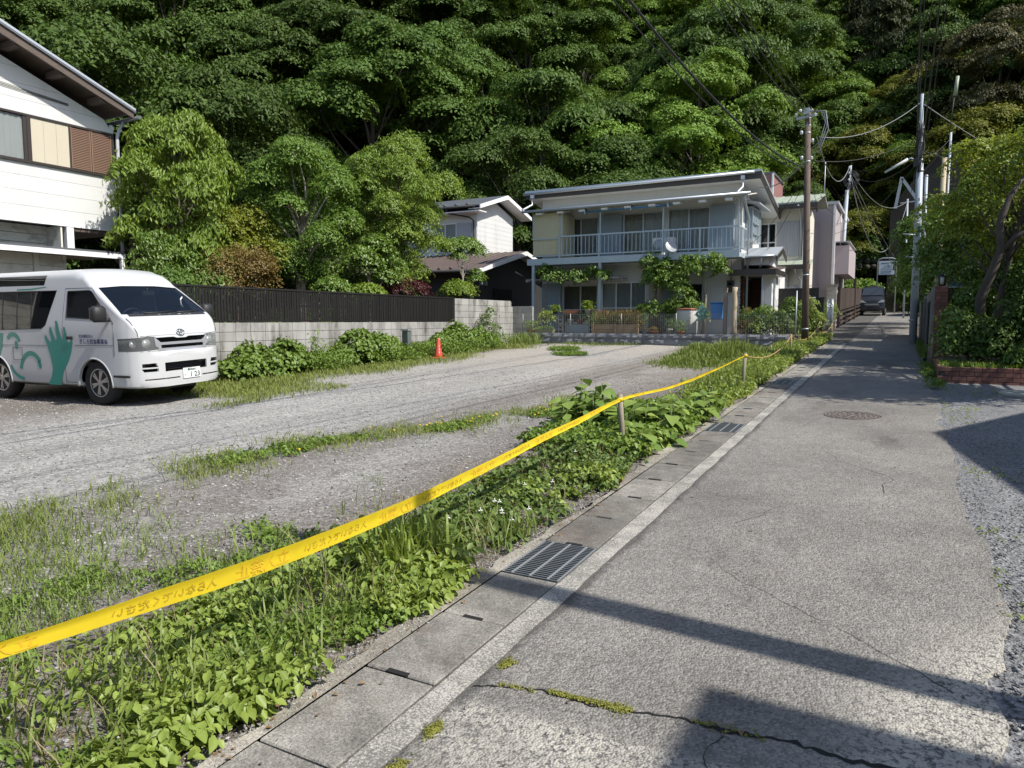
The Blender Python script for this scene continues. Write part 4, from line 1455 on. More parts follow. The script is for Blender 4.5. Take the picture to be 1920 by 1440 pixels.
GP = thing('steel_utility_pole', 'tall blue-grey steel utility pole at the right edge of the lane', 'utility pole', (.23, 24.17, gz(24.17)))
MB().tube([(.23, 24.17, .8), (.215, 24.17, 4.0), (.19, 24.17, 6.1)], [.105, .098, .09], 16).build('shaft', M['pole_steel'], GP)
MB().tube([(.19, 24.17, 6.0), (.165, 24.17, 8.05)], [.055, .045], 12).build('upper_shaft', M['pole_steel'], GP)
for zz in (1.6, 3.3, 4.4, 5.9, 6.2, 6.7, 7.1):
    MB().tube([(.2, 24.17, zz - .025), (.2, 24.17, zz + .025)], .108 if zz < 4 else (.101 if zz < 6 else .065), 14).build('band', M['galv'], GP)
arm = MB().tube([(.17, 24.1, 6.15), (-.05, 24.0, 6.25), (-.14, 23.98, 6.2)], .022, 8).build('lamp_arm', M['pole_steel'], GP)
MB().tube([(-.12, 23.98, 6.22), (-.70, 23.98, 5.90)], [.045, .03], 10).build('lamp_tube', M['insul'], arm)
for k, (zz, dx) in enumerate(((4.05, -.35), (3.4, -.25))):
    MB().tube([(.2, 24.05, zz), (.2 + dx, 24.0, zz + .05)], .025, 6).build('step_bolt', M['galv'], GP)
cl = MB()
for k in range(16):
    a = random.uniform(0, 6.28)
    pts = []
    for j in range(6):
        pts.append((.17 + math.cos(a + j * .6) * random.uniform(.05, .12), 24.12 + math.sin(a + j * .6) * .12, 5.85 + j * .27 + random.uniform(-.06, .06)))
    cl.tube(pts, .011, 5)
cl.build('cable_bundle', M['cable'], GP)
MB().box(.02, .14, 23.95, 24.08, 6.0, 6.22).build('terminal_box', M['cable'], GP)
MB().box(.15, .28, 24.045, 24.06, 3.28, 3.42).build('number_plate', M['insul'], GP)

G2 = thing('slim_grey_pole', 'slim grey telephone pole with coiled cable behind the dark plank gate', 'utility pole', (-2.62, 36.5, gz(36.5)))
MB().tube([(-2.72, 36.5, 1.2), (-2.56, 36.5, 7.5)], [.092, .08], 12).build('shaft', M['pole_steel'], G2)
MB().tube([(-2.50, 36.5, 7.3), (-2.44, 36.5, 8.6)], [.045, .038], 10).build('upper_shaft', M['pole_steel'], G2)
co = MB()
for k in range(5):
    co.tube([(-2.4 + .3 * math.cos(t) * (.7 + .1 * k), 36.35, 7.95 + .35 * math.sin(t) * (.7 + .1 * k)) for t in np.linspace(0, 6.28, 14)], .013, 5)
co.build('cable_coil', M['cable'], G2)
for zz in (7.9, 8.2, 8.45):
    MB().lathe([(.02, 0), (.05, .03), (.03, .06), (.05, .09)], (-2.5, 36.36, zz), 8).build('insulator', M['insul'], G2)
TP = thing('tan_pole', 'pole with tan yellow guard sleeve rising behind the right garden tree', 'utility pole', (.85, 26, gz(26)))
MB().tube([(.82, 26, .9), (.86, 26, 6.55)], [.085, .07], 12).build('sleeve', M['pole_tan'], TP)
MB().tube([(.97, 26.05, 1.0), (.99, 26.05, 7.3)], .035, 10).build('shaft', M['pole_steel'], TP)
MB().tube([(.95, 26, 7.3), (1.02, 25.9, 8.3)], .012, 6).build('stay', M['cable'], TP)
MB().tube([(1.04, 25.9, 8.35), (1.08, 25.9, 8.9)], .05, 8).build('stay_insulator', mat('green_grey_insulator', (.3, .32, .24), .5), TP)
TH = thing('thin_far_pole', 'thin grey service pole far up the lane below the retaining wall', 'utility pole', (-.1, 46, gz(46)))
MB().tube([(-.08, 46, 1.6), (-.15, 46, 8.3)], .05, 8).build('shaft', M['pole_steel'], TH)
MB().bar((-.5, 46, 8.1), (.2, 46, 8.15), .06, .06).build('crossarm', M['galv'], TH)
T3 = thing('short_grey_pipe_pole', 'slim grey pipe standing directly behind the tall steel pole', 'utility pole', (.5, 27, gz(27)))
MB().tube([(.47, 27, 1), (.41, 27, 6.2)], .05, 8).build('shaft', M['pole_steel'], T3)
MB().lathe([(.055, 0), (.06, .03), (.03, .06)], (.41, 27, 6.2), 8).build('cap', M['galv'], T3)
OP = thing('roadside_pole', 'grey utility pole right of the camera, outside the picture, throwing its shade over the lane', 'utility pole', (3.4, 3.03, gz(3.03)))
MB().tube([(3.4, 3.03, 0), (3.38, 3.03, 7.9)], [.13, .085], 14).build('shaft', M['pole_steel'], OP)
MB().bar((3.0, 3.03, 7.6), (3.8, 3.03, 7.6), .06, .06).build('crossarm', M['galv'], OP)


def wire(label, a, b, sag, r, m, name='overhead_wire', group='overhead wires', n=22):
    a, b = Vector(a), Vector(b)
    pts = []
    for i in range(n + 1):
        t = i / n
        p = a.lerp(b, t)
        p.z -= sag * 4 * t * (1 - t)
        pts.append(p)
    o = MB().tube(pts, r, 6).build(name, m)
    tag(o, label, 'wire', group)
    return o


def through(a, b, k):
    a, b = Vector(a), Vector(b)
    return a + (b - a) * k


bp = (-2.62, 22.3, 6.15)
wire('thick black cable sweeping from the wooden pole across the forest to the top edge', (-2.75, 22.25, 5.95), (-4.0, 2.0, 7.4), .9, .022, M['cable'])
wire('thinner black cable lashed under the thick one from the wooden pole', (-2.75, 22.22, 5.85), (-4.0, 2.0, 7.15), .95, .009, M['cable'])
wire('left one of three wires rising from the wooden pole top', (-2.85, 22.25, 7.45), through((-2.85, 22.25, 7.45), (-3.14, 13.48, 7.3), 3), .25, .011, M['cable'])
wire('middle one of three wires rising from the wooden pole top', (-2.7, 22.25, 7.5), through((-2.7, 22.25, 7.5), (-2.93, 13.59, 7.3), 3), .25, .011, M['cable'])
wire('right one of three wires rising from the wooden pole top', (-2.5, 22.25, 7.45), through((-2.5, 22.25, 7.45), (-2.79, 13.67, 7.3), 3), .25, .011, M['cable'])
for k, (dx, lab) in enumerate(((-.22, 'leftmost'), (-.12, 'second'), (.05, 'third'), (.2, 'fourth'), (.32, 'rightmost'))):
    wire(lab + ' black wire running overhead from the tall steel pole up to the top edge', (.15 + dx * .3, 24.1, 7.0 - .25 * k), (.1 + dx * 1.6, -12, 9.6 - .2 * k), .5, .014 if k in (0, 3) else .008, M['cable'])
wire('grey service wire from the wooden pole to the tall steel pole', (-2.35, 22.3, 6.75), (.17, 24.17, 7.85), .35, .012, M['cable_w'])
wire('lower black wire from the wooden pole to the tall steel pole', (-2.45, 22.3, 6.1), (.15, 24.17, 6.85), .25, .01, M['cable'])
wire('pale drooping cable from the wooden pole to the slim grey pole', (-2.4, 22.3, 6.75), (-2.5, 36.4, 8.5), .9, .014, M['cable_w'])
wire('pale cable from the wooden pole back to the balcony house roof', (-2.75, 22.3, 6.05), (-4.2, 23.7, 5.75), .22, .016, M['cable_w'])
wire('dark wire from the wooden pole to the bay window corner', (-2.75, 22.4, 5.6), (-4.7, 25.6, 4.2), .15, .008, M['cable'])
wire('wire descending from the tall steel pole to the right past the tan pole', (.17, 24.17, 7.8), (6, 40, 7.6), .2, .013, M['cable_w'])
wire('wire from the tan pole running off to the right', (1.0, 26, 7.0), (6, 27, 7.3), .25, .01, M['cable'])
wire('long loop of pale cable hanging between slim pole and far thin pole', (-2.4, 36.4, 8.0), (-.15, 46, 8.1), 3.0, .015, M['cable_w'])
wire('upper cable from the slim pole to the far thin pole', (-2.4, 36.4, 8.3), (-.15, 46, 8.2), .9, .012, M['cable_w'])
wire('straight cable from the slim pole falling towards the sign', (-2.4, 36.4, 8.1), (-.2, 52, 4.8), .3, .011, M['cable_w'])
wire('second straight cable from the slim pole falling towards the sign', (-2.4, 36.4, 7.9), (-.4, 52, 4.5), .35, .010, M['cable_w'])
wire('thin cable from the slim pole down to the pink house', (-2.5, 36.4, 7.8), (-2.75, 33.0, 5.4), .3, .01, M['cable'])
wire('wire from the steel pole lamp bracket to the far thin pole', (.15, 24.2, 6.6), (-.1, 46, 8.25), .3, .01, M['cable'])

for k, (a, b, sg, lab) in enumerate((((-2.45, 36.4, 8.2), (.17, 24.2, 6.3), .5, 'thin wire from the slim grey pole back to the tall steel pole lamp'), ((-2.45, 36.4, 8.4), (.17, 24.2, 6.9), .4, 'upper thin wire from the slim grey pole back to the tall steel pole'),
        ((.17, 24.2, 6.5), (7, 30, 5.6), .3, 'thin black wire from the steel pole into the right garden'), ((-2.6, 22.3, 6.9), (-3.0, 28.9, 5.6), .25, 'thin wire from the wooden pole to the cream house eave'), ((-2.6, 22.3, 6.2), (-2.75, 33, 6.0), .35, 'thin wire from the wooden pole to the pink house corner'),
        ((.17, 24.2, 6.2), (-2.72, 33, 5.2), .4, 'thin sagging wire from the steel pole to the pink house'), ((.97, 26, 7.1), (.17, 24.2, 6.3), .15, 'short thin wire linking tan pole and tall steel pole'), ((-2.75, 22.3, 5.4), (-4.9, 27.5, 3.6), .2, 'thin wire from the wooden pole down to the porch gable'))):
    wire(lab, a, b, sg, .0075, M['cable'])

# ---------------------------------------------------------------- stakes, rope and barrier tape
M['stake'] = mat('weathered_stake', (0.26, 0.225, 0.17), 0.85, 0.2, 4, 0.15, 30, .3, 40, grain=(60, 60, 3))
M['stake_b'] = mat('fresh_brown_stake', (0.32, 0.22, 0.125), 0.8, .15, 4, .1, 30, grain=(60, 60, 3))
stk = [((-2.49, 6.94), .58, (-.045, 0), 'M', 'round weathered wooden stake in the big-leaved weeds holding the barrier tape'),
       ((-2.26, 11.88), .63, (.035, 0), 'M', 'wooden stake where the barrier tape ends and the rope begins'),
       ((-2.98, 19.28), .25, (0, 0), 'M', 'short stub of a stake standing in the grass left of the rope'),
       ((-2.53, 19.4), .52, (.01, 0), 'B', 'light brown stake below the stone wall holding the sagging rope'),
       ((-2.42, 24.6), .48, (0, 0), 'B', 'light brown stake just beyond the wooden utility pole'),
       ((-2.2, 26.9), .5, (.01, 0), 'B', 'farthest brown stake near the white gate')]
tops = []
for (x, y), h, d, mm, lab in stk:
    t = thing('stake', lab, 'stake', (x, y, gz(y)), group='stakes along the verge')
    z0 = gz(y) - .1
    MB().tube([(x, y, z0), (x + d[0] * .5, y, gz(y) + h * .5), (x + d[0], y + d[1], gz(y) + h)], [.029, .028, .026], 10).build('shaft', M['stake' if mm == 'M' else 'stake_b'], t)
    MB().lathe([(.026, 0), (.024, .004), (.01, .006)], (x + d[0], y + d[1], gz(y) + h), 10).build('sawn_top', M['stake_b'], t)
    tops.append(Vector((x + d[0], y + d[1], gz(y) + h)))
M['rope'] = mat('orange_rope', (0.42, 0.26, 0.10), .8, .1)
for i, (a, b, lab) in enumerate(((1, 3, 'from the tape stake to the stake below the stone wall'), (3, 4, 'running past the wooden utility pole'), (4, 5, 'at the far end by the white gate'))):
    p, q = tops[a] - Vector((0, 0, .04)), tops[b] - Vector((0, 0, .04))
    pts = []
    for k in range(15):
        t = k / 14
        v = p.lerp(q, t)
        v.z -= .22 * 4 * t * (1 - t)
        pts.append(v)
    o = MB().tube(pts, .009, 6).build('rope', M['rope'])
    tag(o, 'thin orange rope sagging ' + lab, 'rope', 'ropes between stakes')


def tape_material():
    m, nt, nd, lk, b = nodes_of('yellow_tape')
    c = scalec(nt, (0.88, 0.66, 0.03), mth(nt, 'MULTIPLY_ADD', noise(nt, wpos(nt), 9, 3), 0.3, 0.85))
    lk.new(c, b.inputs['Base Color'])
    b.inputs['Roughness'].default_value = 0.35
    t = nt.nodes.new('ShaderNodeBsdfTranslucent')
    lk.new(c, t.inputs[0])
    mx = nt.nodes.new('ShaderNodeMixShader')
    mx.inputs[0].default_value = .3
    lk.new(b.outputs[0], mx.inputs[1])
    lk.new(t.outputs[0], mx.inputs[2])
    lk.new(mx.outputs[0], nt.nodes['Material Output'].inputs['Surface'])
    return m


M['tape'] = tape_material()
M['tape_ink'] = mat('tape_ink', (0.47, 0.32, 0.02), .5, .1)
M['tape_ink_r'] = mat('tape_red_ink', (0.66, 0.42, 0.025), .5, .1)
cp = [(-2.46, -.9, .72, .066), (-2.48, .1, .62, .066), (-2.50, 1.15, .545, .058), (-2.5, 1.71, .522, .08), (-2.5, 2.2, .505, .09), (-2.5, 2.74, .507, .09), (-2.5, 3.6, .545, .075), (-2.5, 4.91, .65, .06), (-2.5, 6.0, .73, .048), (-2.53, 6.93, .79, .034),
      (-2.5, 7.6, .795, .03), (-2.44, 8.6, .80, .032), (-2.38, 9.8, .86, .04), (-2.3, 10.9, .95, .026), (-2.24, 11.88, 1.03, .022)]


def catmull(cp, n=10):
    out = []
    P = [np.array(c) for c in cp]
    for i in range(len(P) - 1):
        p0, p1, p2, p3 = P[max(i - 1, 0)], P[i], P[i + 1], P[min(i + 2, len(P) - 1)]
        for t in np.linspace(0, 1, n, endpoint=False):
            out.append(.5 * ((2 * p1) + (-p0 + p2) * t + (2 * p0 - 5 * p1 + 4 * p2 - p3) * t * t + (-p0 + 3 * p1 - 3 * p2 + p3) * t ** 3))
    out.append(P[-1])
    return np.array(out)


tc = catmull(cp)
seg = np.linalg.norm(np.diff(tc[:, :3], axis=0), axis=1)
arc = np.concatenate([[0], np.cumsum(seg)])


def tape_pt(s, v, off=0.0):
    """s along, v across (-1..1)"""
    x = np.interp(s, arc, tc[:, 0])
    y = np.interp(s, arc, tc[:, 1])
    z = np.interp(s, arc, tc[:, 2])
    w = np.interp(s, arc, tc[:, 3])
    fold = .006 * abs(v - .35 * np.sin(s * .8)) + .004 * np.sin(s * 5.0) + .002 * np.sin(s * 23 + v)
    twist = .12 * np.sin(s * .7)
    return (x + fold + v * w * twist + off, y, z + v * w * .5)


TT = thing('barrier_tape', 'yellow plastic barrier tape stretched along the verge between stakes', 'tape', (-2.5, 3, gz(3)))
V, F = [], []
ns = 130
nv = 7
for i in range(ns + 1):
    s = arc[-1] * i / ns
    for j in range(nv):
        V.append(tape_pt(s, -1 + 2 * j / (nv - 1)))
for i in range(ns):
    for j in range(nv - 1):
        a = i * nv + j
        F.append((a, a + nv, a + nv + 1, a + 1))
to = MB().add(V, F, True).build('ribbon', M['tape'], TT)
# the print shows through from the far side, so it reads mirrored; two warnings take turns
s = .9
kk = 0
while s < arc[-1] - .4:
    txt, size, mm = (('立入禁止', .068, M['tape_ink_r']), ('入らないでください', .044, M['tape_ink']))[kk % 2]
    wdt = float(np.interp(s, arc, tc[:, 3]))
    k_ = min(1.0, wdt / .085)
    TV, TF = text_polys(txt, size)
    wmax = max(v[0] for v in TV)
    hmid = (max(v[1] for v in TV) + min(v[1] for v in TV)) / 2
    L = wmax * 1.15
    V2 = []
    for v in TV:
        ss = s + (wmax - v[0]) * 1.15          # mirrored
        V2.append(tape_pt(ss, max(-.96, min(.96, (v[1] - hmid) * k_ / (wdt * .5) - .1)), .0025))
    MB().add(V2, TF).build('lettering', mm, to)
    s += L + (.10 if k_ > .7 else .25)
    kk += 1
MB().tube([tops[0] - Vector((0, 0, .07)), tops[0] - Vector((0, 0, .03))], .034, 10).build('knot', M['tape'], TT)
MB().tube([tops[1] - Vector((0, 0, .06)), tops[1] - Vector((0, 0, .02))], .034, 10).build('knot', M['tape'], TT)

# ---------------------------------------------------------------- traffic cone, sign, litter
M['cone'] = mat('faded_red_plastic', (0.60, 0.07, 0.04), .55, .12, 5, .05, 30)
CN = thing('traffic_cone', 'red traffic cone standing in the grass by the block wall', 'traffic cone', (-10.85, 15.74, gz(15.74)))
MB().lathe([(.12, .03), (.105, .10), (.042, .49), (.03, .535), (.018, .535), (.018, .50)], (-10.85, 15.74, gz(15.74)), 20).build('body', M['cone'], CN)
MB().box(-11.0, -10.70, 15.59, 15.89, gz(15.74) + .0, gz(15.74) + .031).build('base', M['cone'], CN, bevel=.02)
for zz in (.17, .25, .33):
    rr = .12 - (zz - .03) * .165
    MB().box(-10.85 + rr * .55, -10.85 + rr * .80, 15.74 - rr * .8, 15.74 - rr * .6, gz(15.74) + zz - .025, gz(15.74) + zz + .02).build('white_mark', M['white_paint'], CN)
M['dark_box'] = mat('dark_grey_box', (.10, .115, .11), .6, .1)
SB = thing('electric_box', 'small grey junction box standing in weeds left of the cone', 'junction box', (-11.6, 15.4, gz(15.4)))
MB().box(-11.72, -11.52, 15.3, 15.46, gz(15.4), gz(15.4) + .75).build('case', M['dark_box'], SB, bevel=.01)
MB().box(-11.74, -11.5, 15.28, 15.48, gz(15.4) + .75, gz(15.4) + .79).build('lid', M['galv'], SB)
SG = thing('notice_board', 'white notice board on a grey pipe frame above the far end of the lane', 'sign', (-1.25, 56, gz(56)))
MB().tube([(-1.82, 56, 2), (-1.80, 56, 5.6), (-1.72, 56, 5.8), (-1.5, 56, 5.86), (-.9, 56, 5.84), (-.75, 56, 5.76), (-.68, 56, 5.55), (-.66, 56, 2)], .045, 8).build('pipe_frame', M['galv'], SG)
brd = MB().box(-1.72, -.76, 55.9, 55.93, 4.72, 5.66).build('board', mat('white_sign_face', (.66, .69, .72), .5, .05), SG)
ln = MB()
for k, (z0, a, b, h) in enumerate(((5.5, -1.6, -1.1, .07), (5.3, -1.4, -.95, .03), (5.18, -1.55, -.95, .03), (5.05, -1.6, -.9, .035), (4.92, -1.6, -.95, .05), (4.83, -1.62, -1.0, .04))):
    x = a
    while x < b:
        w_ = random.uniform(.03, .08)
        ln.box(x, x + w_ * .7, 55.893, 55.899, z0 - h / 2, z0 + h / 2)
        x += w_
ln.build('lettering', mat('sign_ink', (.08, .10, .14), .6), brd)
o = MB().prism([(-2.16, 5.74), (-2.07, 5.77), (-2.05, 5.73), (-2.10, 5.70)], 'z', gz(5.74) + .02, gz(5.74) + .028).build('wrapper', mat('faded_red_wrapper', (.45, .12, .08), .5))
tag(o, 'small faded red wrapper lying at the gutter edge', 'litter')
# ---------------------------------------------------------------- plants
UP = np.array([0, 0, 1.0])


def nrm(a):
    return a / np.maximum(1e-9, np.linalg.norm(a, axis=-1, keepdims=True))


def leaves(P, Nn, L, W, droop=0.3, D=None, shape=4):
    """one small folded blade per point; shape 4: diamond, 6: ovate"""
    n = len(P)
    L = np.broadcast_to(L, (n,)).astype(float)
    W = np.broadcast_to(W, (n,)).astype(float)
    if D is None:
        D = rng.normal(size=(n, 3))
    D = D - Nn * np.sum(D * Nn, -1, keepdims=True)
    D = nrm(nrm(D) - UP * droop)
    S_ = nrm(np.cross(D, Nn))
    N2 = nrm(np.cross(S_, D))
    l = L[:, None]
    w = W[:, None]
    if shape == 4:
        V = np.stack([P - D * l * .5, P + S_ * w * .5 + N2 * w * .12, P + D * l * .5 - N2 * l * .08, P - S_ * w * .5 + N2 * w * .12], 1)
        T = np.array([(0, 1, 2), (0, 2, 3)])
        k = 4
    else:
        V = np.stack([P - D * l * .5, P - D * l * .16 + S_ * w * .5 + N2 * w * .14, P + D * l * .16 + S_ * w * .38 + N2 * w * .1, P + D * l * .5 - N2 * l * .10,
                      P + D * l * .16 - S_ * w * .38 + N2 * w * .1, P - D * l * .16 - S_ * w * .5 + N2 * w * .14], 1)
        T = np.array([(0, 1, 2), (0, 2, 3), (0, 3, 4), (0, 4, 5)])
        k = 6
    V = V.reshape(-1, 3)
    T = (T[None] + (np.arange(n) * k)[:, None, None]).reshape(-1, 3)
    return V, T


def crown_points(lobes, clump_r, per, dens, flat=0.45, inner=0.55, low=-0.55):
    """clumps sit on the skins of the lobes; every clump is a shallow dome of leaf positions"""
    CP, CN = [], []
    for (cx, cy_, cz, rx, ry, rz) in lobes:
        area = 4 * math.pi * ((rx * ry + rx * rz + ry * rz) / 3)
        n = max(3, int(area * dens))
        d = nrm(rng.normal(size=(n * 2, 3)))
        d = d[d[:, 2] > low][:n]
        rr = rng.uniform(inner, 1.08, len(d))[:, None]
        CP.append(np.array([cx, cy_, cz]) + d * rr * np.array([rx, ry, rz]))
        CN.append(d)
    CP = np.concatenate(CP)
    CN = np.concatenate(CN)
    n = len(CP)
    cr = clump_r * rng.uniform(.4, 1.6, n)
    a = rng.uniform(0, 2 * math.pi, (n, per))
    q = np.sqrt(rng.uniform(0, 1, (n, per)))
    ox, oy = np.cos(a) * q, np.sin(a) * q
    oz = flat * (1 - q * q) + rng.normal(0, .13, (n, per)) - .1
    off = np.stack([ox, oy, oz], -1) * cr[:, None, None]
    # tip the dome outward
    tilt = CN * np.array([.55, .55, .2]) + UP * .8
    tilt = nrm(tilt)
    shear = -(off[..., 0] * tilt[:, None, 0] + off[..., 1] * tilt[:, None, 1]) / np.maximum(.4, tilt[:, None, 2])
    off[..., 2] += shear
    P = (CP[:, None, :] + off).reshape(-1, 3)
    Nn = np.repeat(tilt, per, 0) + np.stack([ox, oy, 0 * ox], -1).reshape(-1, 3) * .55 + rng.normal(0, .38, (n * per, 3))
    D = np.stack([ox, oy, 0 * ox - .15], -1).reshape(-1, 3) * .7 + rng.normal(0, .6, (n * per, 3))
    return P, nrm(Nn), D, CP


def limbs(mb, base, lobes, r0, bend=0.25, twigs=None, top=None):
    """trunk plus one curved limb to every lobe"""
    base = Vector(base)
    zs = sorted(l[2] for l in lobes)
    top = top or Vector((base.x + random.uniform(-.1, .1), base.y + random.uniform(-.1, .1), base.z + (zs[-1] - base.z) * .75))
    n = 7
    tr = []
    for i in range(n):
        t = i / (n - 1)
        p = base.lerp(top, t)
        p.x += bend * .3 * math.sin(t * 5 + base.x) * (t)
        p.y += bend * .3 * math.cos(t * 4 + base.y) * (t)
        tr.append(p)
    mb.tube(tr, [r0 * (1.25 if i == 0 else 1 - .75 * i / n) for i in range(n)], 9)
    for l in lobes:
        c = Vector(l[:3])
        t = min(.95, max(.18, (c.z - base.z) / max(.1, (top.z - base.z)) * .62))
        k = t * (n - 1)
        i = min(n - 2, int(k))
        s = tr[i].lerp(tr[i + 1], k - i)
        m = s.lerp(c, .5) + Vector((random.uniform(-1, 1), random.uniform(-1, 1), random.uniform(-.2, .8))) * bend
        pts = []
        for j in range(6):
            u = j / 5
            pts.append(s * (1 - u) ** 2 + m * 2 * u * (1 - u) + c * u * u)
        rr = r0 * .42 * (1 - .5 * t)
        mb.tube(pts, [rr * (1 - .8 * j / 5) for j in range(6)], 6)
    if twigs is not None:
        for p in twigs:
            c = min(lobes, key=lambda l: (l[0] - p[0]) ** 2 + (l[1] - p[1]) ** 2 + (l[2] - p[2]) ** 2)
            mb.tube([c[:3], ((c[0] + p[0]) / 2, (c[1] + p[1]) / 2, (c[2] + p[2]) / 2 + .08), tuple(p)], [r0 * .1, r0 * .07, r0 * .03], 4, cap=False)
    return mb


def tree(name, label, base, lobes, leafm, barkm, L=.1, W=.05, clump=.3, per=40, dens=7, r0=.1, droop=.3, flat=.45, cat='tree', group=None, shape=4, bend=.25, twig=40, inner=.55, top=None, low=-.55):
    t = thing(name, label, cat, base, group=group)
    P, Nn, D, CP = crown_points(lobes, clump, per, dens, flat, inner, low)
    V, T = leaves(P, Nn, L * rng.uniform(.7, 1.25, len(P)), W * rng.uniform(.75, 1.2, len(P)), droop, D, shape)
    np_mesh('crown', V, T, leafm, t)
    sel = CP[rng.choice(len(CP), min(twig, len(CP)), replace=False)]
    limbs(MB(), base, lobes, r0, bend, sel, top).build('trunk', barkm, t)
    return t


M['bark'] = mat('grey_brown_bark', (0.105, 0.085, 0.065), .9, .3, 6, .25, 40, .8, 40)
M['bark_pale'] = mat('pale_bark', (0.28, 0.25, 0.20), .9, .25, 6, .2, 40, .6, 40)
M['bark_dark'] = mat('dark_forest_bark', (0.075, 0.062, 0.05), .9, .3, 4, .2, 30, .6, 20)
M['lf_garden'] = leafmat('glossy_garden_leaf', (0.075, 0.145, 0.02), (0.175, 0.275, 0.045), .45, .28, spec=.3)
M['lf_garden2'] = leafmat('fresh_garden_leaf', (0.095, 0.165, 0.02), (0.235, 0.32, 0.05), .45, .3, spec=.3)
M['lf_right'] = leafmat('bright_yellow_green_leaf', (0.12, 0.19, 0.02), (0.30, 0.36, 0.055), .45, .35, spec=.3)  # brighter, yellower leaf colour for the old right-hand tree
M['lf_darkred'] = leafmat('dark_red_leaf', (0.035, 0.010, 0.012), (0.10, 0.022, 0.022), .5, .25, tcol=(.2, .03, .02))
M['lf_shrub'] = leafmat('shrub_leaf', (0.07, 0.14, 0.02), (0.18, 0.27, 0.04), .4, .28, spec=.5)
M['lf_maple'] = leafmat('yellow_green_maple_leaf', (0.13, 0.17, 0.018), (0.25, 0.27, 0.035), .5, .35)
M['lf_brown'] = leafmat('bronze_shrub_leaf', (0.10, 0.075, 0.02), (0.24, 0.17, 0.05), .55, .25)
M['lf_red'] = leafmat('red_maple_leaf', (0.10, 0.008, 0.008), (0.26, 0.02, 0.02), .5, .35, tcol=(.45, .03, .02))
M['lf_hill_dark'] = leafmat('dark_evergreen_leaf', (0.038, 0.072, 0.012), (0.092, 0.145, 0.027), .55, .16, spec=.2, vary=.3)
M['lf_hill_mid'] = leafmat('forest_leaf', (0.047, 0.092, 0.015), (0.108, 0.178, 0.034), .55, .2, spec=.2, vary=.3)
M['lf_hill_light'] = leafmat('light_forest_leaf', (0.080, 0.150, 0.018), (0.175, 0.27, 0.045), .55, .22, spec=.2, vary=.25)
M['lf_hill_yellow'] = leafmat('yellowing_forest_leaf', (0.11, 0.13, 0.015), (0.20, 0.21, 0.03), .55, .22, spec=.2, vary=.25)
M['lf_hill_brown'] = leafmat('olive_brown_leaf', (0.05, 0.052, 0.018), (0.115, 0.105, 0.035), .55, .15, spec=.25)
M['lf_hill_dead'] = leafmat('purple_brown_dead_leaf', (0.07, 0.04, 0.032), (0.17, 0.105, 0.085), .8, .1, spec=.1)
M['lf_cedar'] = leafmat('cedar_needles', (0.03, 0.045, 0.016), (0.075, 0.085, 0.03), .6, .1, spec=.2)

# ---------------- forest prototypes, copied over the hillside
def proto(kind, seed):
    r_ = random.Random(seed)
    lobes = []
    if kind == 'cedar':
        for k in range(13):
            z = 3.2 + k * .82
            R_ = 2.1 * (1 - k / 15.0) + .25
            for j in range(3):
                a = r_.uniform(0, 6.28)
                lobes.append((math.cos(a) * R_ * .55, math.sin(a) * R_ * .55, z + r_.uniform(-.3, .3), R_ * .55, R_ * .55, .5))
        hgt = 13.5
    else:
        H = r_.uniform(8.0, 10.5)
        Rr = r_.uniform(3.0, 3.9)
        for k in range(17):
            a = k * 2.4 + r_.uniform(-.5, .5)
            t = (k + .5) / 17
            z = H * (.30 + .68 * t)
            rad = Rr * math.sin(math.pi * (0.16 + .80 * t)) ** .8 * r_.uniform(.6, 1.0)
            s = r_.uniform(.7, 1.7)
            lobes.append((math.cos(a) * rad, math.sin(a) * rad, z + r_.uniform(-.5, .5), s * 1.2, s * 1.2, s * .46))
        hgt = H
    return lobes, hgt


def build_proto(kind, seed, leafm, L, W, dens, per, clump, droop, flat=.35):
    lobes, hgt = proto(kind, seed)
    P, Nn, D, CP = crown_points(lobes, clump, per, dens, flat, .62, -.25)
    V, T = leaves(P, Nn, L * rng.uniform(.65, 1.3, len(P)), W * rng.uniform(.7, 1.2, len(P)), droop, D)
    o = np_mesh('crown', V, T, leafm)
    cm = o.data
    bpy.data.objects.remove(o)
    random.seed(seed)
    mb = limbs(MB(), (0, 0, -1.2), lobes if kind != 'cedar' else lobes[::3], .2 if kind != 'cedar' else .22, .7 if kind != 'cedar' else .15, None, Vector((.2, .1, hgt * (.82 if kind != 'cedar' else 1.0))))
    o = mb.build('trunk', M['bark_dark'])
    tm = o.data
    bpy.data.objects.remove(o)
    return cm, tm


PR = {
    'd1': build_proto('b', 11, M['lf_hill_dark'], .20, .10, 2.1, 84, .52, .2),
    'd2': build_proto('b', 12, M['lf_hill_dark'], .17, .09, 2.0, 96, .60, .25),
    'm1': build_proto('b', 13, M['lf_hill_mid'], .16, .09, 2.2, 96, .48, .1),
    'm2': build_proto('b', 14, M['lf_hill_mid'], .22, .09, 2.0, 84, .62, .4),
    'l1': build_proto('b', 15, M['lf_hill_light'], .19, .10, 2.2, 90, .50, .2),
    'l2': build_proto('b', 25, M['lf_hill_light'], .15, .09, 2.4, 96, .42, .1),
    'y1': build_proto('b', 16, M['lf_hill_yellow'], .18, .10, 1.9, 80, .55, .15),
    'b1': build_proto('b', 17, M['lf_hill_brown'], .18, .08, 2.0, 84, .45, .5),
    'c1': build_proto('cedar', 18, M['lf_cedar'], .34, .07, 2.2, 46, .5, .8),
    'x1': build_proto('cedar', 19, M['lf_hill_dead'], .30, .06, 1.6, 40, .5, .9),
}
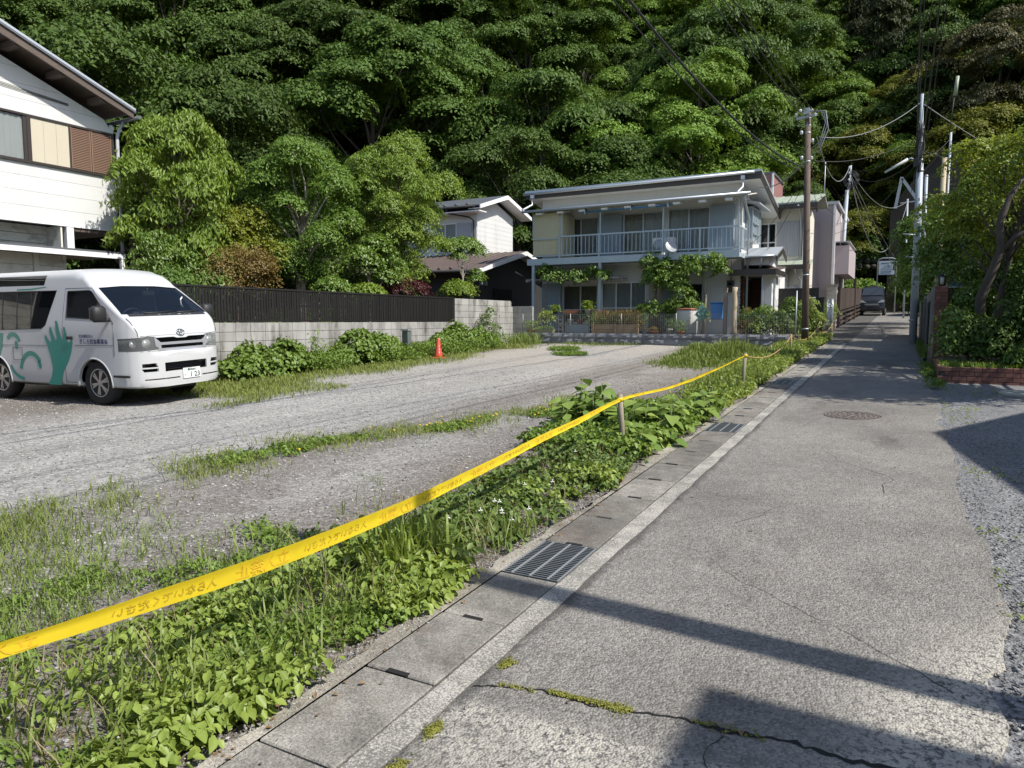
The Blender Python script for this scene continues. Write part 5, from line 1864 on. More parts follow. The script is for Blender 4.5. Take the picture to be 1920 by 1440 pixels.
KN = {'d1': ('dark_forest_tree', 'dark evergreen tree'), 'd2': ('dark_forest_tree', 'dark spreading evergreen tree'), 'm1': ('forest_tree', 'mid green broadleaf tree'), 'm2': ('forest_tree', 'mid green layered broadleaf tree'),
      'l1': ('light_forest_tree', 'bright fresh green tree'), 'l2': ('light_forest_tree', 'fine-leaved fresh green tree'), 'y1': ('yellow_forest_tree', 'yellow-green tree'), 'b1': ('olive_forest_tree', 'olive brown tree'), 'c1': ('cedar_tree', 'slim dark cedar'), 'x1': ('dead_cedar', 'purple-brown withered cedar')}
ONES = ['', 'first', 'second', 'third', 'fourth', 'fifth', 'sixth', 'seventh', 'eighth', 'ninth', 'tenth', 'eleventh', 'twelfth', 'thirteenth', 'fourteenth', 'fifteenth', 'sixteenth', 'seventeenth', 'eighteenth', 'nineteenth', 'twentieth']
ORD = ONES[1:] + ['twenty-' + o for o in ONES[1:10]] + ['thirtieth']
ROWN = ['lowest forest row', 'second forest row', 'third forest row', 'fourth forest row', 'fifth forest row', 'sixth forest row', 'seventh forest row', 'topmost forest row']


def put_forest(kind, x, y, z, s, rz, label):
    cm, tm = PR[kind]
    t = thing(KN[kind][0], label, 'tree', (x, y, z), rz, 'trees on the wooded hillside')
    for nm, me in (('crown', cm), ('trunk', tm)):
        o = bpy.data.objects.new(nm, me)
        link(o, t)
    t.scale = (s, s, s * random.uniform(.92, 1.12))
    return t


# hill frame: q climbs the slope (-.6,.8), p runs along its foot (.8,.6)
random.seed(21)
cnt = 0


def in_view(x, y):
    f = -x * math.sin(R(28.7)) + y * math.cos(R(28.7))
    rgt = x * math.cos(R(28.7)) + y * math.sin(R(28.7))
    return f, 960 + 1340 * rgt / max(f, 1)


for row in range(8):
    q = 41.0 + row * 5.2
    p = -34.0 + (row % 2) * 2.6
    spots = []
    while p < 60:
        pp = p + random.uniform(-.8, .8)
        qq = q + random.uniform(-1.2, 1.2)
        x, y = -.6 * qq + .8 * pp, .8 * qq + .6 * pp
        p += 5.0
        if x > -9 - random.uniform(0, 2):
            continue
        spots.append((x, y))
    yb = 63.0 + row * 4.6
    for k in range(9):
        spots.append((-7.5 + k * 4.6 + (row % 2) * 2.2 + random.uniform(-.8, .8), yb + random.uniform(-1, 1)))
    lst = []
    for x, y in spots:
        f, u = in_view(x, y)
        if f < 5 or u < -260 or u > 2150:
            continue
        z = float(hillz(x, y)) - .1
        if (z - 1.6 - 2) / f > .52:
            continue
        lst.append((u, x, y, z, f))
    lst.sort()
    lst = [l for l in lst if not (l[0] < 860 and row in (0, 1, 2, 3) and random.random() < .30)]
    for col, (u, x, y, z, f) in enumerate(lst):
        if u < 860:
            k = random.choice(['d1', 'd2', 'd1', 'd2', 'm1'])
        elif u < 1040:
            k = random.choice(['d2', 'm1', 'm2'])
        elif u < 1475:
            k = random.choice(['l1', 'm2', 'l2', 'l1', 'l2', 'm1'])
        elif u < 1560:
            k = random.choice(['c1', 'c1', 'x1', 'm1', 'l1'] if z > 9 else ['m1', 'm2'])
        elif u < 1660:
            k = random.choice(['c1', 'm2'] if z > 16 else ['y1', 'm2', 'l1'])
        else:
            k = random.choice(['c1', 'm2', 'l1', 'm1'] if z > 16 else ['b1', 'l2', 'm1', 'y1'])
        s = random.uniform(.95, 1.5)
        if row == 0 and u > 1460:
            s *= .6
        put_forest(k, x, y, z, s, random.uniform(0, 6.28), '%s in the %s, %s from its left end' % (KN[k][1], ROWN[row], ORD[min(col, 29)]))
        cnt += 1
print('forest trees', cnt)
# undergrowth fills the slope between the stems
n = 90000
x = np.concatenate([rng.uniform(-62, -6, n // 2), rng.uniform(-14, 26, n - n // 2)])
y = np.concatenate([rng.uniform(8, 62, n // 2), rng.uniform(50, 88, n - n // 2)])
keep = (hillz(x, y) - SLOPE * y) > -.2
x, y = x[keep], y[keep]
n = len(x)
cl = vnoise(x, y, .55, 3)
z = hillz(x, y) + rng.uniform(0, 1, n) * (.35 + 1.2 * cl)
Nn = nrm(np.stack([.3 * rng.normal(size=n) + .4, .3 * rng.normal(size=n) - .3, np.ones(n)], -1))
V, T = leaves(np.stack([x, y, z], -1), Nn, .32, .17, .2)
o = np_mesh('undergrowth', V, T, M['lf_hill_dark'])
tag(o, 'dark leafy undergrowth covering the forest floor', 'undergrowth', kind='stuff')

# ---------------- garden trees behind the slat fence
random.seed(5)
G = 'garden trees behind the slat fence'


def lobe_ball(cx, cy_, cz, R_, H, n, s, seed):
    r_ = random.Random(seed)
    out = []
    for k in range(n):
        t = (k + .5) / n
        a = k * 2.4 + r_.uniform(-.3, .3)
        zz = cz - H / 2 + H * t
        rad = R_ * math.sqrt(max(.05, 1 - (2 * t - 1) ** 2)) * r_.uniform(.42, 1.0)
        ss = s * r_.uniform(.62, 1.4)
        out.append((cx + math.cos(a) * rad, cy_ + math.sin(a) * rad, zz, ss, ss, ss * .75))
    return out


tree('garden_oak', 'tall bright green drooping-leaved tree beside the white house corner', (-15.6, 11.55, 1.3),
     lobe_ball(-15.45, 11.6, 4.2, 1.25, 4.0, 22, .46, 1), M['lf_garden2'], M['bark'], .135, .042, .26, 60, 13, .10, .9, .5, group=G, inner=.7)
tree('round_garden_tree', 'rounded pruned evergreen with thick pale knobby trunk', (-14.5, 14.5, 1.3),
     lobe_ball(-14.5, 14.55, 4.55, 1.3, 3.3, 21, .42, 2) + [(-14.35, 14.9, 2.9, .4, .45, .3), (-14.4, 14.1, 2.95, .4, .4, .3)], M['lf_garden'], M['bark_pale'], .082, .04, .22, 62, 17, .17, .45, .5, group=G, inner=.7)
tree('wide_garden_tree', 'broad round-topped evergreen in the middle of the garden', (-14.0, 18.0, 1.3),
     lobe_ball(-14.0, 17.95, 5.15, 1.7, 3.4, 25, .48, 3) + [(-13.6, 18.5, 3.1, .4, .5, .35), (-13.7, 17.5, 2.9, .5, .5, .4)], M['lf_garden2'], M['bark'], .085, .04, .24, 62, 15, .13, .5, .5, group=G, inner=.7)
tree('cloud_pruned_tree', 'small cloud-pruned tree with pale stem before the black gable', (-13.2, 20.6, 1.3),
     [(-13.25, 20.15, 4.02, .42, .45, .22), (-13.15, 20.75, 4.12, .42, .45, .26), (-13.1, 21.15, 3.98, .36, .38, .22), (-13.1, 21.3, 3.1, .3, .32, .2), (-13.2, 20.3, 3.72, .25, .3, .14)], M['lf_shrub'], M['bark_pale'], .085, .045, .17, 44, 26, .055, .25, .5, group=G, bend=.12, top=Vector((-13.2, 20.65, 3.85)))
tree('shaped_garden_tree', 'dark green spreading garden tree with crooked pale limb', (-13.4, 16.0, 1.3),
     [(-13.4, 15.6, 3.35, .5, .55, .28), (-13.35, 16.25, 3.7, .55, .55, .3), (-13.3, 16.7, 3.2, .5, .5, .3), (-13.5, 16.1, 3.2, .4, .5, .3), (-13.2, 16.5, 2.85, .35, .4, .2)], M['lf_shrub'], M['bark_pale'], .09, .05, .2, 44, 18, .07, .25, .5, group=G, bend=.3)
tree('yellow_maple', 'yellow-green maple mounded between the two tall garden trees', (-15.3, 13.2, 1.3),
     [(-15.4, 12.75, 4.0, .75, .75, .42), (-15.2, 13.4, 4.25, .6, .65, .35), (-15.2, 13.75, 3.75, .6, .65, .4), (-15.3, 13.1, 3.5, .75, .9, .4), (-14.6, 13.9, 3.3, .5, .6, .3)], M['lf_maple'], M['bark'], .08, .05, .22, 44, 13, .08, .2, .4, group=G)
tree('bronze_shrub', 'bronze brown twiggy shrub rising behind the slat fence', (-14.2, 12.05, 1.3),
     [(-14.2, 11.7, 2.8, .5, .6, .5), (-14.1, 12.35, 2.95, .55, .6, .45), (-14.2, 12.8, 2.75, .5, .55, .5), (-14.2, 12.1, 2.4, .5, .9, .4)], M['lf_brown'], M['bark'], .06, .035, .22, 40, 14, .05, .2, .5, 'shrub', 'garden shrubs behind the slat fence')
tree('dark_conifer_shrub', 'dark fine-leaved shrub under the drooping tree by the white house', (-14.6, 11.2, 1.3),
     [(-14.6, 10.7, 2.7, .5, .5, .6), (-14.5, 11.2, 2.6, .5, .5, .55), (-14.8, 10.4, 3.0, .45, .5, .6), (-14.2, 11.5, 2.4, .4, .4, .35)], M['lf_shrub'], M['bark'], .09, .03, .22, 42, 13, .05, .7, .5, 'shrub', 'garden shrubs behind the slat fence')
tree('red_maple', 'deep red maple glimpsed between the two round garden trees', (-16.0, 18.6, 1.3),
     [(-16.0, 18.0, 4.0, .5, .55, .25), (-15.9, 18.7, 4.1, .6, .6, .28), (-15.9, 19.2, 3.9, .45, .5, .25)], M['lf_red'], M['bark'], .075, .04, .2, 44, 16, .05, .3, .4, group=G)
tree('dark_red_shrub', 'low dark red maple shrub just above the slat fence', (-13.3, 17.4, 1.3),
     [(-13.3, 17.1, 2.55, .4, .45, .25), (-13.25, 17.7, 2.6, .45, .5, .25), (-13.3, 18.3, 2.5, .35, .4, .22)], M['lf_darkred'], M['bark'], .07, .035, .18, 34, 16, .04, .4, .4, 'shrub', 'garden shrubs behind the slat fence')
for k, (x, y, z, rx, ry, rz, lab, lm) in enumerate((
        (-12.85, 14.05, 2.45, .4, .55, .22, 'small green shrub by the knobby trunk above the slat fence', 'lf_shrub'),
        (-12.9, 15.35, 2.35, .42, .62, .22, 'flat clipped light green shrub topping the slat fence', 'lf_garden2'),
        (-13.0, 20.4, 2.6, .5, .75, .32, 'rounded light green shrub beneath the cloud-pruned tree', 'lf_garden2'),
        (-13.4, 9.7, 2.3, .5, .7, .4, 'dark shrub over the van roof beside the fence start', 'lf_hill_mid'),
        (-15.0, 16.3, 2.6, .9, 1.0, .8, 'dense dark shrub filling the space below the garden trees', 'lf_shrub'),
        (-14.6, 19.4, 2.3, .7, .8, .6, 'dark shrub before the black house front', 'lf_hill_mid'),
        (-16.5, 14.9, 2.6, 1.0, 1.2, .9, 'dark shrub deep in the garden behind the knobby tree', 'lf_hill_mid'))):
    r_ = random.Random(k + 40)
    lb = [(x + r_.uniform(-.4, .4) * rx, y + r_.uniform(-.55, .55) * ry, z + r_.uniform(-.25, .15) * rz, rx * .7, ry * .6, rz * .8) for _ in range(5)]
    tree('garden_shrub', lab, (x, y, 1.3), lb, M[lm], M['bark'], .085, .042, .18, 40, 20, .035, .3, .5, 'shrub', 'garden shrubs behind the slat fence', twig=20)

# ---------------- right-hand garden
GR = 'trees of the right-hand garden'
tree('old_garden_tree', 'old yellow-green leaved tree with thick twisted trunk in the right garden', (1.35, 16.9, .7),
     [(l[0], max(l[1], 17.0), l[2], l[3], l[4], l[5] * .75) for l in lobe_ball(1.75, 17.4, 3.95, 1.25, 2.3, 20, .42, 31)] + [(1.0, 17.6, 3.9, .35, .4, .25), (.75, 17.5, 3.35, .35, .4, .22), (2.6, 16.2, 4.6, .7, .7, .35), (2.9, 15.4, 4.0, .7, .7, .4), (2.9, 14.6, 4.6, .7, .7, .35), (1.5, 17.2, 4.95, .4, .4, .2), (2.1, 17.0, 5.15, .4, .4, .2)],
     M['lf_right'], M['bark_dark'], .085, .042, .24, 46, 9, .09, .35, .5, group=GR, bend=.5, top=Vector((2.1, 16.6, 4.3)), twig=70, inner=.7)
tw = [o for o in bpy.data.objects if o.name.startswith('old_garden_tree')][0]
MB().tube([(1.32, 16.35, .7), (1.28, 16.35, 1.4), (1.24, 16.3, 2.0), (1.40, 16.28, 2.5), (1.53, 16.25, 2.95), (1.47, 16.25, 3.4), (1.60, 16.25, 3.85), (1.85, 16.5, 4.3)], [.10, .092, .088, .082, .074, .064, .052, .03], 10).build('twisted_limb', M['bark_dark'], tw)
MB().tube([(1.5, 16.25, 2.85), (1.75, 16.2, 3.15), (2.05, 16.25, 3.3), (2.4, 16.4, 3.7)], [.055, .048, .04, .02], 8).build('side_limb', M['bark_dark'], tw)
tree('dark_garden_tree', 'dark green leafy tree overhanging the lane in front of the tan pole', (1.0, 20.4, .8),
     [(.9, 20.2, 3.9, .6, .7, .5), (.65, 20.6, 3.2, .5, .7, .5), (1.2, 19.6, 3.3, .6, .6, .45), (.8, 19.4, 2.7, .45, .5, .35), (1.5, 19.2, 3.0, .6, .6, .4), (1.7, 18.4, 2.8, .6, .6, .4), (1.3, 20.8, 4.2, .6, .7, .45), (1.1, 18.6, 2.5, .45, .5, .3)], M['lf_shrub'], M['bark_dark'], .10, .05, .26, 42, 11, .1, .3, .5, group=GR)
tree('lane_side_tree', 'dark evergreen crowding the far right edge of the lane behind the steel pole', (1.0, 28, 1.0),
     [(.7, 28, 4.6, .9, 1.0, .6), (.3, 28.6, 3.7, .7, .9, .6), (.9, 27.2, 3.6, .9, .9, .7), (.5, 29.5, 2.9, .7, .9, .6), (1.6, 27.6, 4.4, 1.0, 1.0, .7), (.1, 28.8, 4.6, .5, .7, .5), (1.0, 26.8, 2.6, .8, .8, .6), (.6, 31.5, 3.4, .9, 1.2, .9), (.8, 34, 3.6, 1.1, 1.3, 1.1), (1.2, 38, 4.0, 1.5, 1.8, 1.3)], M['lf_hill_mid'], M['bark_dark'], .13, .065, .32, 42, 7, .13, .3, .5, group=GR)
tree('forecourt_tree', 'leafy tree right of the planter, outside the picture, shading the lane', (3.2, 13.0, .5),
     lobe_ball(3.3, 12.9, 4.4, 1.3, 2.6, 14, .75, 9) + lobe_ball(3.6, 19.5, 4.6, 1.4, 2.6, 12, .8, 10), M['lf_shrub'], M['bark'], .12, .06, .3, 40, 8, .12, .3, .5, group=GR)
tree('far_right_tree', 'leafy tree in the right garden beyond the frame, shading the upper lane', (3.4, 23.5, .9),
     lobe_ball(3.3, 23.5, 4.7, 1.4, 2.8, 14, .8, 12), M['lf_shrub'], M['bark'], .12, .06, .3, 40, 7, .12, .3, .5, group=GR)
for k, (x, y, z, rx, ry, rz, lab, lm) in enumerate((
        (1.05, 16.0, 1.35, .5, .6, .5, 'broad dark shrub beside the brick pillar', 'lf_shrub'),
        (1.6, 15.6, 1.25, .55, .5, .45, 'dark shrub in the middle of the brick planter', 'lf_hill_mid'),
        (2.2, 15.6, 1.5, .7, .6, .7, 'tall dark shrub at the right frame edge above the planter', 'lf_hill_mid'),
        (1.3, 17.8, 1.9, .6, .6, .6, 'dense dark shrub in front of the gate panel', 'lf_shrub'),
        (2.3, 17.2, 2.2, .8, .8, .8, 'dark shrub mass under the old twisted tree', 'lf_hill_mid'),
        (1.9, 14.95, 1.0, .5, .3, .25, 'low leafy plants behind the planter bricks at the right', 'lf_hill_mid'))):
    r_ = random.Random(k + 70)
    lb = [(x + r_.uniform(-.5, .5) * rx, y + r_.uniform(-.5, .5) * ry, z + r_.uniform(-.5, .35) * rz, rx * .6, ry * .6, rz * .55) for _ in range(7)]
    tree('right_garden_shrub', lab, (x, y, gz(y) + .1), lb, M[lm], M['bark_dark'], .09, .045, .2, 38, 14, .03, .4, .5, 'shrub', 'shrubs of the right-hand garden', twig=24)
# ---------------------------------------------------------------- weeds, grass, mounds of vine
M['wd_light'] = leafmat('fresh_weed_leaf', (0.135, 0.205, 0.03), (0.31, 0.39, 0.085), .45, .3)
M['wd_mid'] = leafmat('weed_leaf', (0.095, 0.165, 0.027), (0.215, 0.31, 0.055), .45, .28)
M['wd_dark'] = leafmat('dark_weed_leaf', (0.07, 0.115, 0.028), (0.17, 0.24, 0.055), .5, .22)
M['grass'] = leafmat('grass_blade', (0.10, 0.155, 0.028), (0.24, 0.30, 0.075), .5, .3)
M['grass_dry'] = leafmat('yellowing_grass', (0.13, 0.175, 0.035), (0.26, 0.30, 0.08), .6, .3)
M['kudzu'] = leafmat('vine_leaf', (0.085, 0.15, 0.022), (0.19, 0.275, 0.05), .45, .28)
M['moss'] = leafmat('yellow_green_moss', (0.16, 0.18, 0.03), (0.32, 0.31, 0.07), .8, .2)
M['thatch'] = leafmat('dry_thatch', (0.19, 0.15, 0.085), (0.38, 0.32, 0.19), .8, .15)
M['fallen'] = leafmat('fallen_leaf', (0.14, 0.075, 0.035), (0.30, 0.20, 0.10), .8, .1)
M['petal'] = mat('white_petal', (.8, .8, .76), .7)
M['dandelion'] = mat('yellow_petal', (.75, .5, .02), .7)
M['stem'] = mat('green_stem', (0.12, 0.15, 0.05), .7, .15)


def sprigs(name, XY, hgt, L, W, per, m, label, zf, cat='weeds', shape=6, spread=.5, droop=.25):
    """each sprig: leaves ringed round a short stem"""
    n = len(XY)
    H_ = np.broadcast_to(hgt, (n,)) * rng.uniform(.5, 1.2, n)
    t = rng.uniform(.25, 1.0, (n, per))
    a = rng.uniform(0, 2 * math.pi, (n, per))
    ll = np.broadcast_to(L, (n,))
    rad = ll[:, None] * rng.uniform(.5, 1.3, (n, per))
    leanx = rng.normal(0, spread, n) * H_
    leany = rng.normal(0, spread, n) * H_
    x = XY[:, 0:1] + leanx[:, None] * t + np.cos(a) * rad
    y = XY[:, 1:2] + leany[:, None] * t + np.sin(a) * rad
    z = zf(XY[:, 0], XY[:, 1])[:, None] + H_[:, None] * t
    P = np.stack([x, y, z], -1).reshape(-1, 3)
    D = np.stack([np.cos(a), np.sin(a), 0 * a], -1).reshape(-1, 3) + rng.normal(0, .3, (n * per, 3))
    Nn = nrm(np.stack([np.cos(a) * .35, np.sin(a) * .35, np.ones_like(a)], -1).reshape(-1, 3) + rng.normal(0, .3, (n * per, 3)))
    lr = np.repeat(ll, per) * rng.uniform(.55, 1.25, n * per)
    V, T = leaves(P, Nn, lr, lr * W, droop, D, shape)
    o = np_mesh(name, V, T, m)
    return tag(o, label, cat, kind='stuff')


def blades(name, XY, hgt, wid, m, label, zf, lean=.45, cat='grass'):
    n = len(XY)
    H_ = np.broadcast_to(hgt, (n,)) * rng.uniform(.45, 1.25, n)
    a = rng.uniform(0, 2 * math.pi, n)
    b = a + math.pi / 2 + rng.normal(0, .4, n)
    ln = H_ * np.abs(rng.normal(lean, .25, n))
    dx, dy = np.cos(a), np.sin(a)
    sx_, sy_ = np.cos(b) * wid, np.sin(b) * wid
    z0 = zf(XY[:, 0], XY[:, 1]) - .01
    B = np.stack([XY[:, 0], XY[:, 1], z0], -1)
    def pt(k, up, side):
        return B + np.stack([dx * ln * k + sx_ * side, dy * ln * k + sy_ * side, H_ * up], -1)
    V = np.stack([pt(0, 0, .8), pt(0, 0, -.8), pt(.3, .55, 1), pt(.3, .55, -1), pt(.72, .88, .6), pt(.72, .88, -.6), pt(1.15, .98 - .15 * lean, 0)], 1).reshape(-1, 3)
    T = np.array([(0, 2, 3), (0, 3, 1), (2, 4, 5), (2, 5, 3), (4, 6, 5)])
    T = (T[None] + (np.arange(n) * 7)[:, None, None]).reshape(-1, 3)
    o = np_mesh(name, V, T, m)
    return tag(o, label, cat, kind='stuff')


def scatter(n, x0, x1, y0, y1, dens):
    x = rng.uniform(x0, x1, n)
    y = rng.uniform(y0, y1, n)
    d = dens(x, y)
    k = rng.uniform(0, 1, n) < d
    return np.stack([x[k], y[k]], -1)


def sstep(a, lo, hi):
    t = np.clip((a - lo) / (hi - lo), 0, 1)
    return t * t * (3 - 2 * t)


def redge(y):
    return -2.13 + (vnoise(y, 7.7, 2.0, 5) - .5) * .18


# the dense verge: broad-leaved weeds near, creeping dark ones in the middle
def d_near(x, y):
    e = sstep(redge(y) - x, 0.0, .06)
    lft = sstep(x, -3.25 + .5 * (vnoise(x, y, 1.1, 2) - .5), -2.75)
    clump = sstep(vnoise(x, y, 2.2, 7) * .6 + vnoise(x, y, 6, 8) * .4, .34, .6)
    return e * lft * (.05 + .95 * clump)


def d_y(y, a, b, s=.5):
    return sstep(y, a - s, a + s) * (1 - sstep(y, b - s, b + s))


XY = scatter(9000, -3.4, -2.08, .6, 4.0, lambda x, y: d_near(x, y) * d_y(y, .5, 3.7, .4) * sstep(vnoise(x, y, 1.6, 71) + .25 * (vnoise(x, y, 7, 72) - .5), .30, .52))
sprigs('verge_weeds', XY, .15 * (.45 + 1.0 * vnoise(XY[:, 0], XY[:, 1], 2.4, 73)), .056 * (.6 + .7 * vnoise(XY[:, 0], XY[:, 1], 1.2, 74)), .60, 8, M['wd_light'], 'light green broad-leaved weeds along the near verge', lotz)
XY = scatter(7000, -3.5, -2.08, .6, 4.2, lambda x, y: d_near(x, y) * (1 - sstep(vnoise(x, y, 1.6, 71), .32, .55)))
sprigs('small_leaf_weeds', XY, .07, .03, .75, 9, M['wd_mid'], 'low small-leaved weeds filling between the broad ones', lotz)
XY = scatter(700, -3.3, -2.2, .8, 7.0, lambda x, y: .8)
blades('dry_stems', XY, .22, .0022, M['thatch'], 'thin dry straw-coloured stems standing in the verge', lotz, .6)
XY = scatter(5200, -3.6, -2.1, .8, 7.0, lambda x, y: .6)
blades('dead_thatch', XY, .035, .003, M['thatch'], 'flattened dead grass thatch under the verge weeds', lotz, 1.6)
XY = scatter(10500, -3.3, -2.08, 3.2, 7.2, lambda x, y: d_near(x, y) * d_y(y, 3.9, 6.9, .5))
sprigs('creeping_weeds', XY, .11, .052, .72, 8, M['wd_dark'], 'dark creeping heart-leaved weeds in the middle of the verge', lotz)
XY = scatter(2600, -2.9, -2.08, 4.6, 7.2, lambda x, y: d_near(x, y) * sstep(vnoise(x, y, 1.3, 12), .45, .6))
sprigs('verge_tufts', XY, .15, .05, .6, 9, M['wd_light'], 'bright leafy tufts among the dark creeping weeds', lotz)
XY = scatter(3600, -3.9, -2.1, .6, 4.4, lambda x, y: sstep(x, -3.9, -2.6) * sstep(redge(y) - x, 0, .1) * sstep(vnoise(x, y, 1.9, 9), .45, .72))
blades('verge_grass', XY, .20, .0044, M['grass'], 'tall soft grass growing through the verge weeds', lotz, .55)
XY = scatter(420, -2.7, -2.35, 3.0, 3.75, lambda x, y: sstep(.3 - np.hypot(x + 2.55, y - 3.35), 0, .12))
blades('sword_leaf_clump', XY, .30, .009, M['wd_light'], 'clump of upright sword-leaved plants behind the near verge', lotz, .3)
XY = scatter(24000, -6.2, -2.9, .8, 5.0, lambda x, y: sstep(vnoise(x, y, 1.0, 14) * .65 + vnoise(x, y, 3.5, 15) * .35, .50, .70) * (.2 + .8 * sstep(-y, -3.4, -2.0)) * (.25 + .75 * sstep(-x, 2.9, 3.6) ))
blades('lot_edge_grass', XY, .10, .0030, M['grass'], 'thin grass over the bare soil at the near left', lotz, .7)
XY = scatter(1800, -4.2, -2.8, .9, 3.6, lambda x, y: sstep(vnoise(x, y, 2.6, 17), .5, .7))
sprigs('scattered_weeds', XY, .06, .035, .5, 7, M['wd_mid'], 'scattered small weeds on the bare soil', lotz)


# grassed strip between the wheel tracks
def strip_x(y):
    return -5.85 + .4 * np.sin(y * .8) * .3 + sstep(y, 5.0, 9.5) * 1.5


XY = scatter(60000, -7.2, -3.2, 2.0, 10.5, lambda x, y: np.exp(-((x - strip_x(y)) / .42) ** 2) * sstep(vnoise(x, y, 1.7, 21) * .6 + vnoise(x, y, 5, 22) * .4, .3, .6))
blades('track_grass', XY, .085, .0034, M['grass_dry'], 'short yellowish grass strip between the wheel tracks', lotz, .8)
XY = scatter(6000, -6.2, -3.2, 4.6, 9.6, lambda x, y: np.exp(-((x - strip_x(y) - .15) / .22) ** 2) * sstep(vnoise(x, y, 2.2, 23), .3, .6))
sprigs('track_weeds', XY, .07, .055, .42, 8, M['wd_mid'], 'low rosette weeds along the strip between wheel tracks', lotz)
XY = scatter(130, -5.6, -3.6, 5.2, 9.4, lambda x, y: np.exp(-((x - strip_x(y) - .15) / .25) ** 2))
fl = MB()
for x, y in XY:
    z = float(lotz(x, y)) + random.uniform(.06, .11)
    fl.lathe([(.004, -.004), (.016, .0), (.014, .007), (.004, .009)], (x, y, z), 7)
tag(fl.build('dandelions', M['dandelion']), 'yellow dandelion flowers dotted along the grass strip', 'flowers', kind='stuff')

# grass below the block wall and round the van's nose
XY = scatter(52000, -12.3, -8.2, 8.0, 21.5, lambda x, y: sstep(-x + (vnoise(x, y, .8, 31) - .5) * 2.2, 9.6 + .1 * (y - 12), 10.8 + .1 * (y - 12)) * (.35 + .65 * vnoise(x, y, 3, 32)) * (1 - .75 * sstep(x, -11.0, -8.5)))
blades('wall_foot_grass', XY, .13, .006, M['grass_dry'], 'rough yellow-green grass along the foot of the block wall', lotz, .6)
XY = scatter(14000, -12.25, -10.6, 8.6, 21.6, lambda x, y: sstep(-x, 10.8, 11.6) * sstep(vnoise(x, y, 1.0, 33), .3, .6))
sprigs('wall_foot_weeds', XY, .38, .075, .5, 9, M['kudzu'], 'leafy weeds crowding the foot of the block wall', lotz)
XY = scatter(16000, -16, -9.0, 7.2, 10.2, lambda x, y: sstep(vnoise(x, y, .9, 35), .3, .6) * sstep(y - 8.0 + .25 * (x + 12), -.4, .4))
blades('parking_grass', XY, .09, .005, M['grass_dry'], 'thin grass on the ground beside and under the parked van', lotz, .7)

# bright tall grass by the far stakes, verge grass up to the pole
XY = scatter(30000, -5.4, -2.6, 14.6, 21.6, lambda x, y: sstep(1.25 - np.hypot((x + 3.9) / 1.25, (y - 17.4) / 2.3) + .5 * (vnoise(x, y, 1.3, 61) - .5), 0, .9))
blades('tall_grass_patch', XY, .40 * np.clip(1.35 - np.hypot((XY[:, 0] + 3.7) / 1.3, (XY[:, 1] - 17.6) / 2.4), .2, 1) * (.6 + .8 * vnoise(XY[:, 0], XY[:, 1], 2.2, 62)), .008, M['grass'], 'bright tall grass patch left of the far stakes', lotz, .35)
XY = scatter(26000, -3.3, -2.05, 11.2, 26.5, lambda x, y: sstep(redge(y) - x, 0, .1) * sstep(x, -3.2, -2.8) * (.3 + .7 * vnoise(x, y, 2, 41)))
blades('far_verge_grass', XY, .24, .007, M['grass'], 'green grass on the far verge round the wooden pole', lambda x, y: SLOPE * y, .4)
XY = scatter(5200, -3.2, -2.05, 9.5, 26.0, lambda x, y: sstep(redge(y) - x, 0, .1) * sstep(x, -3.2, -2.6) * sstep(y, 9.5, 13))
sprigs('far_verge_weeds', XY, .20, .07, .5, 9, M['wd_light'], 'leafy light green weeds on the far verge', lambda x, y: SLOPE * y)
XY = scatter(3000, -2.9, -2.05, 8.6, 12.5, lambda x, y: sstep(redge(y) - x, 0, .1) * sstep(vnoise(x, y, 2, 43), .35, .6))
sprigs('gravel_weeds', XY, .06, .035, .55, 8, M['wd_light'], 'low weeds spreading over the gravelly middle verge', lotz)
XY = scatter(9000, -11.6, -2.9, 20.3, 22.0, lambda x, y: sstep(y, 20.6, 21.9) * sstep(vnoise(x, y, 1.2, 45), .3, .65) * (.4 + .6 * sstep(-x, 10, 11)))
blades('stone_wall_grass', XY, .13, .006, M['grass'], 'grass fringe at the foot of the low stone wall', lotz, .5)
XY = scatter(1500, -12.2, -10.4, 19.4, 21.9, lambda x, y: sstep(1.0 - np.hypot((x + 11.2) / .7, (y - 21.3) / .7), 0, .4))
blades('corner_grass', XY, .4, .009, M['grass'], 'tall grass tuft in the corner of block and stone walls', lotz, .4)
for k, (x, y, lab) in enumerate(((-8.0, 17.9, 'small weed tuft alone in the far gravel'), (-8.9, 19.5, 'second small weed tuft farther back in the gravel'))):
    XY = scatter(900, x - .7, x + .7, y - .5, y + .5, lambda a, b: sstep(.55 - np.hypot(a - x, (b - y) * 1.3), 0, .2))
    sprigs('gravel_tuft', XY, .1, .05, .5, 7, M['wd_mid'], lab, lotz)
# right edge of the lane
XY = scatter(2200, .25, .75, 13.2, 24.0, lambda x, y: sstep(.16 - np.abs(x - .48), 0, .08) * sstep(vnoise(x, y, 1.4, 51), .3, .5))
sprigs('lane_edge_weeds', XY, .15, .045, .45, 9, M['wd_mid'], 'weeds growing along the right lane edge by the brick pillar', lambda x, y: SLOPE * y)
XY = scatter(5000, .6, 3.0, 14.5, 15.5, lambda x, y: .8)
blades('planter_grass', XY, .17, .006, M['wd_mid'], 'grassy leaves growing inside the brick planter', lambda x, y: SLOPE * y + .15, .5)
XY = scatter(500, .48, 1.6, 4.0, 13.8, lambda x, y: sstep(vnoise(x, y, 1.5, 52), .55, .7))
sprigs('forecourt_weeds', XY, .03, .022, .5, 7, M['wd_light'], 'tiny weeds in the forecourt chippings', lambda x, y: SLOPE * y)
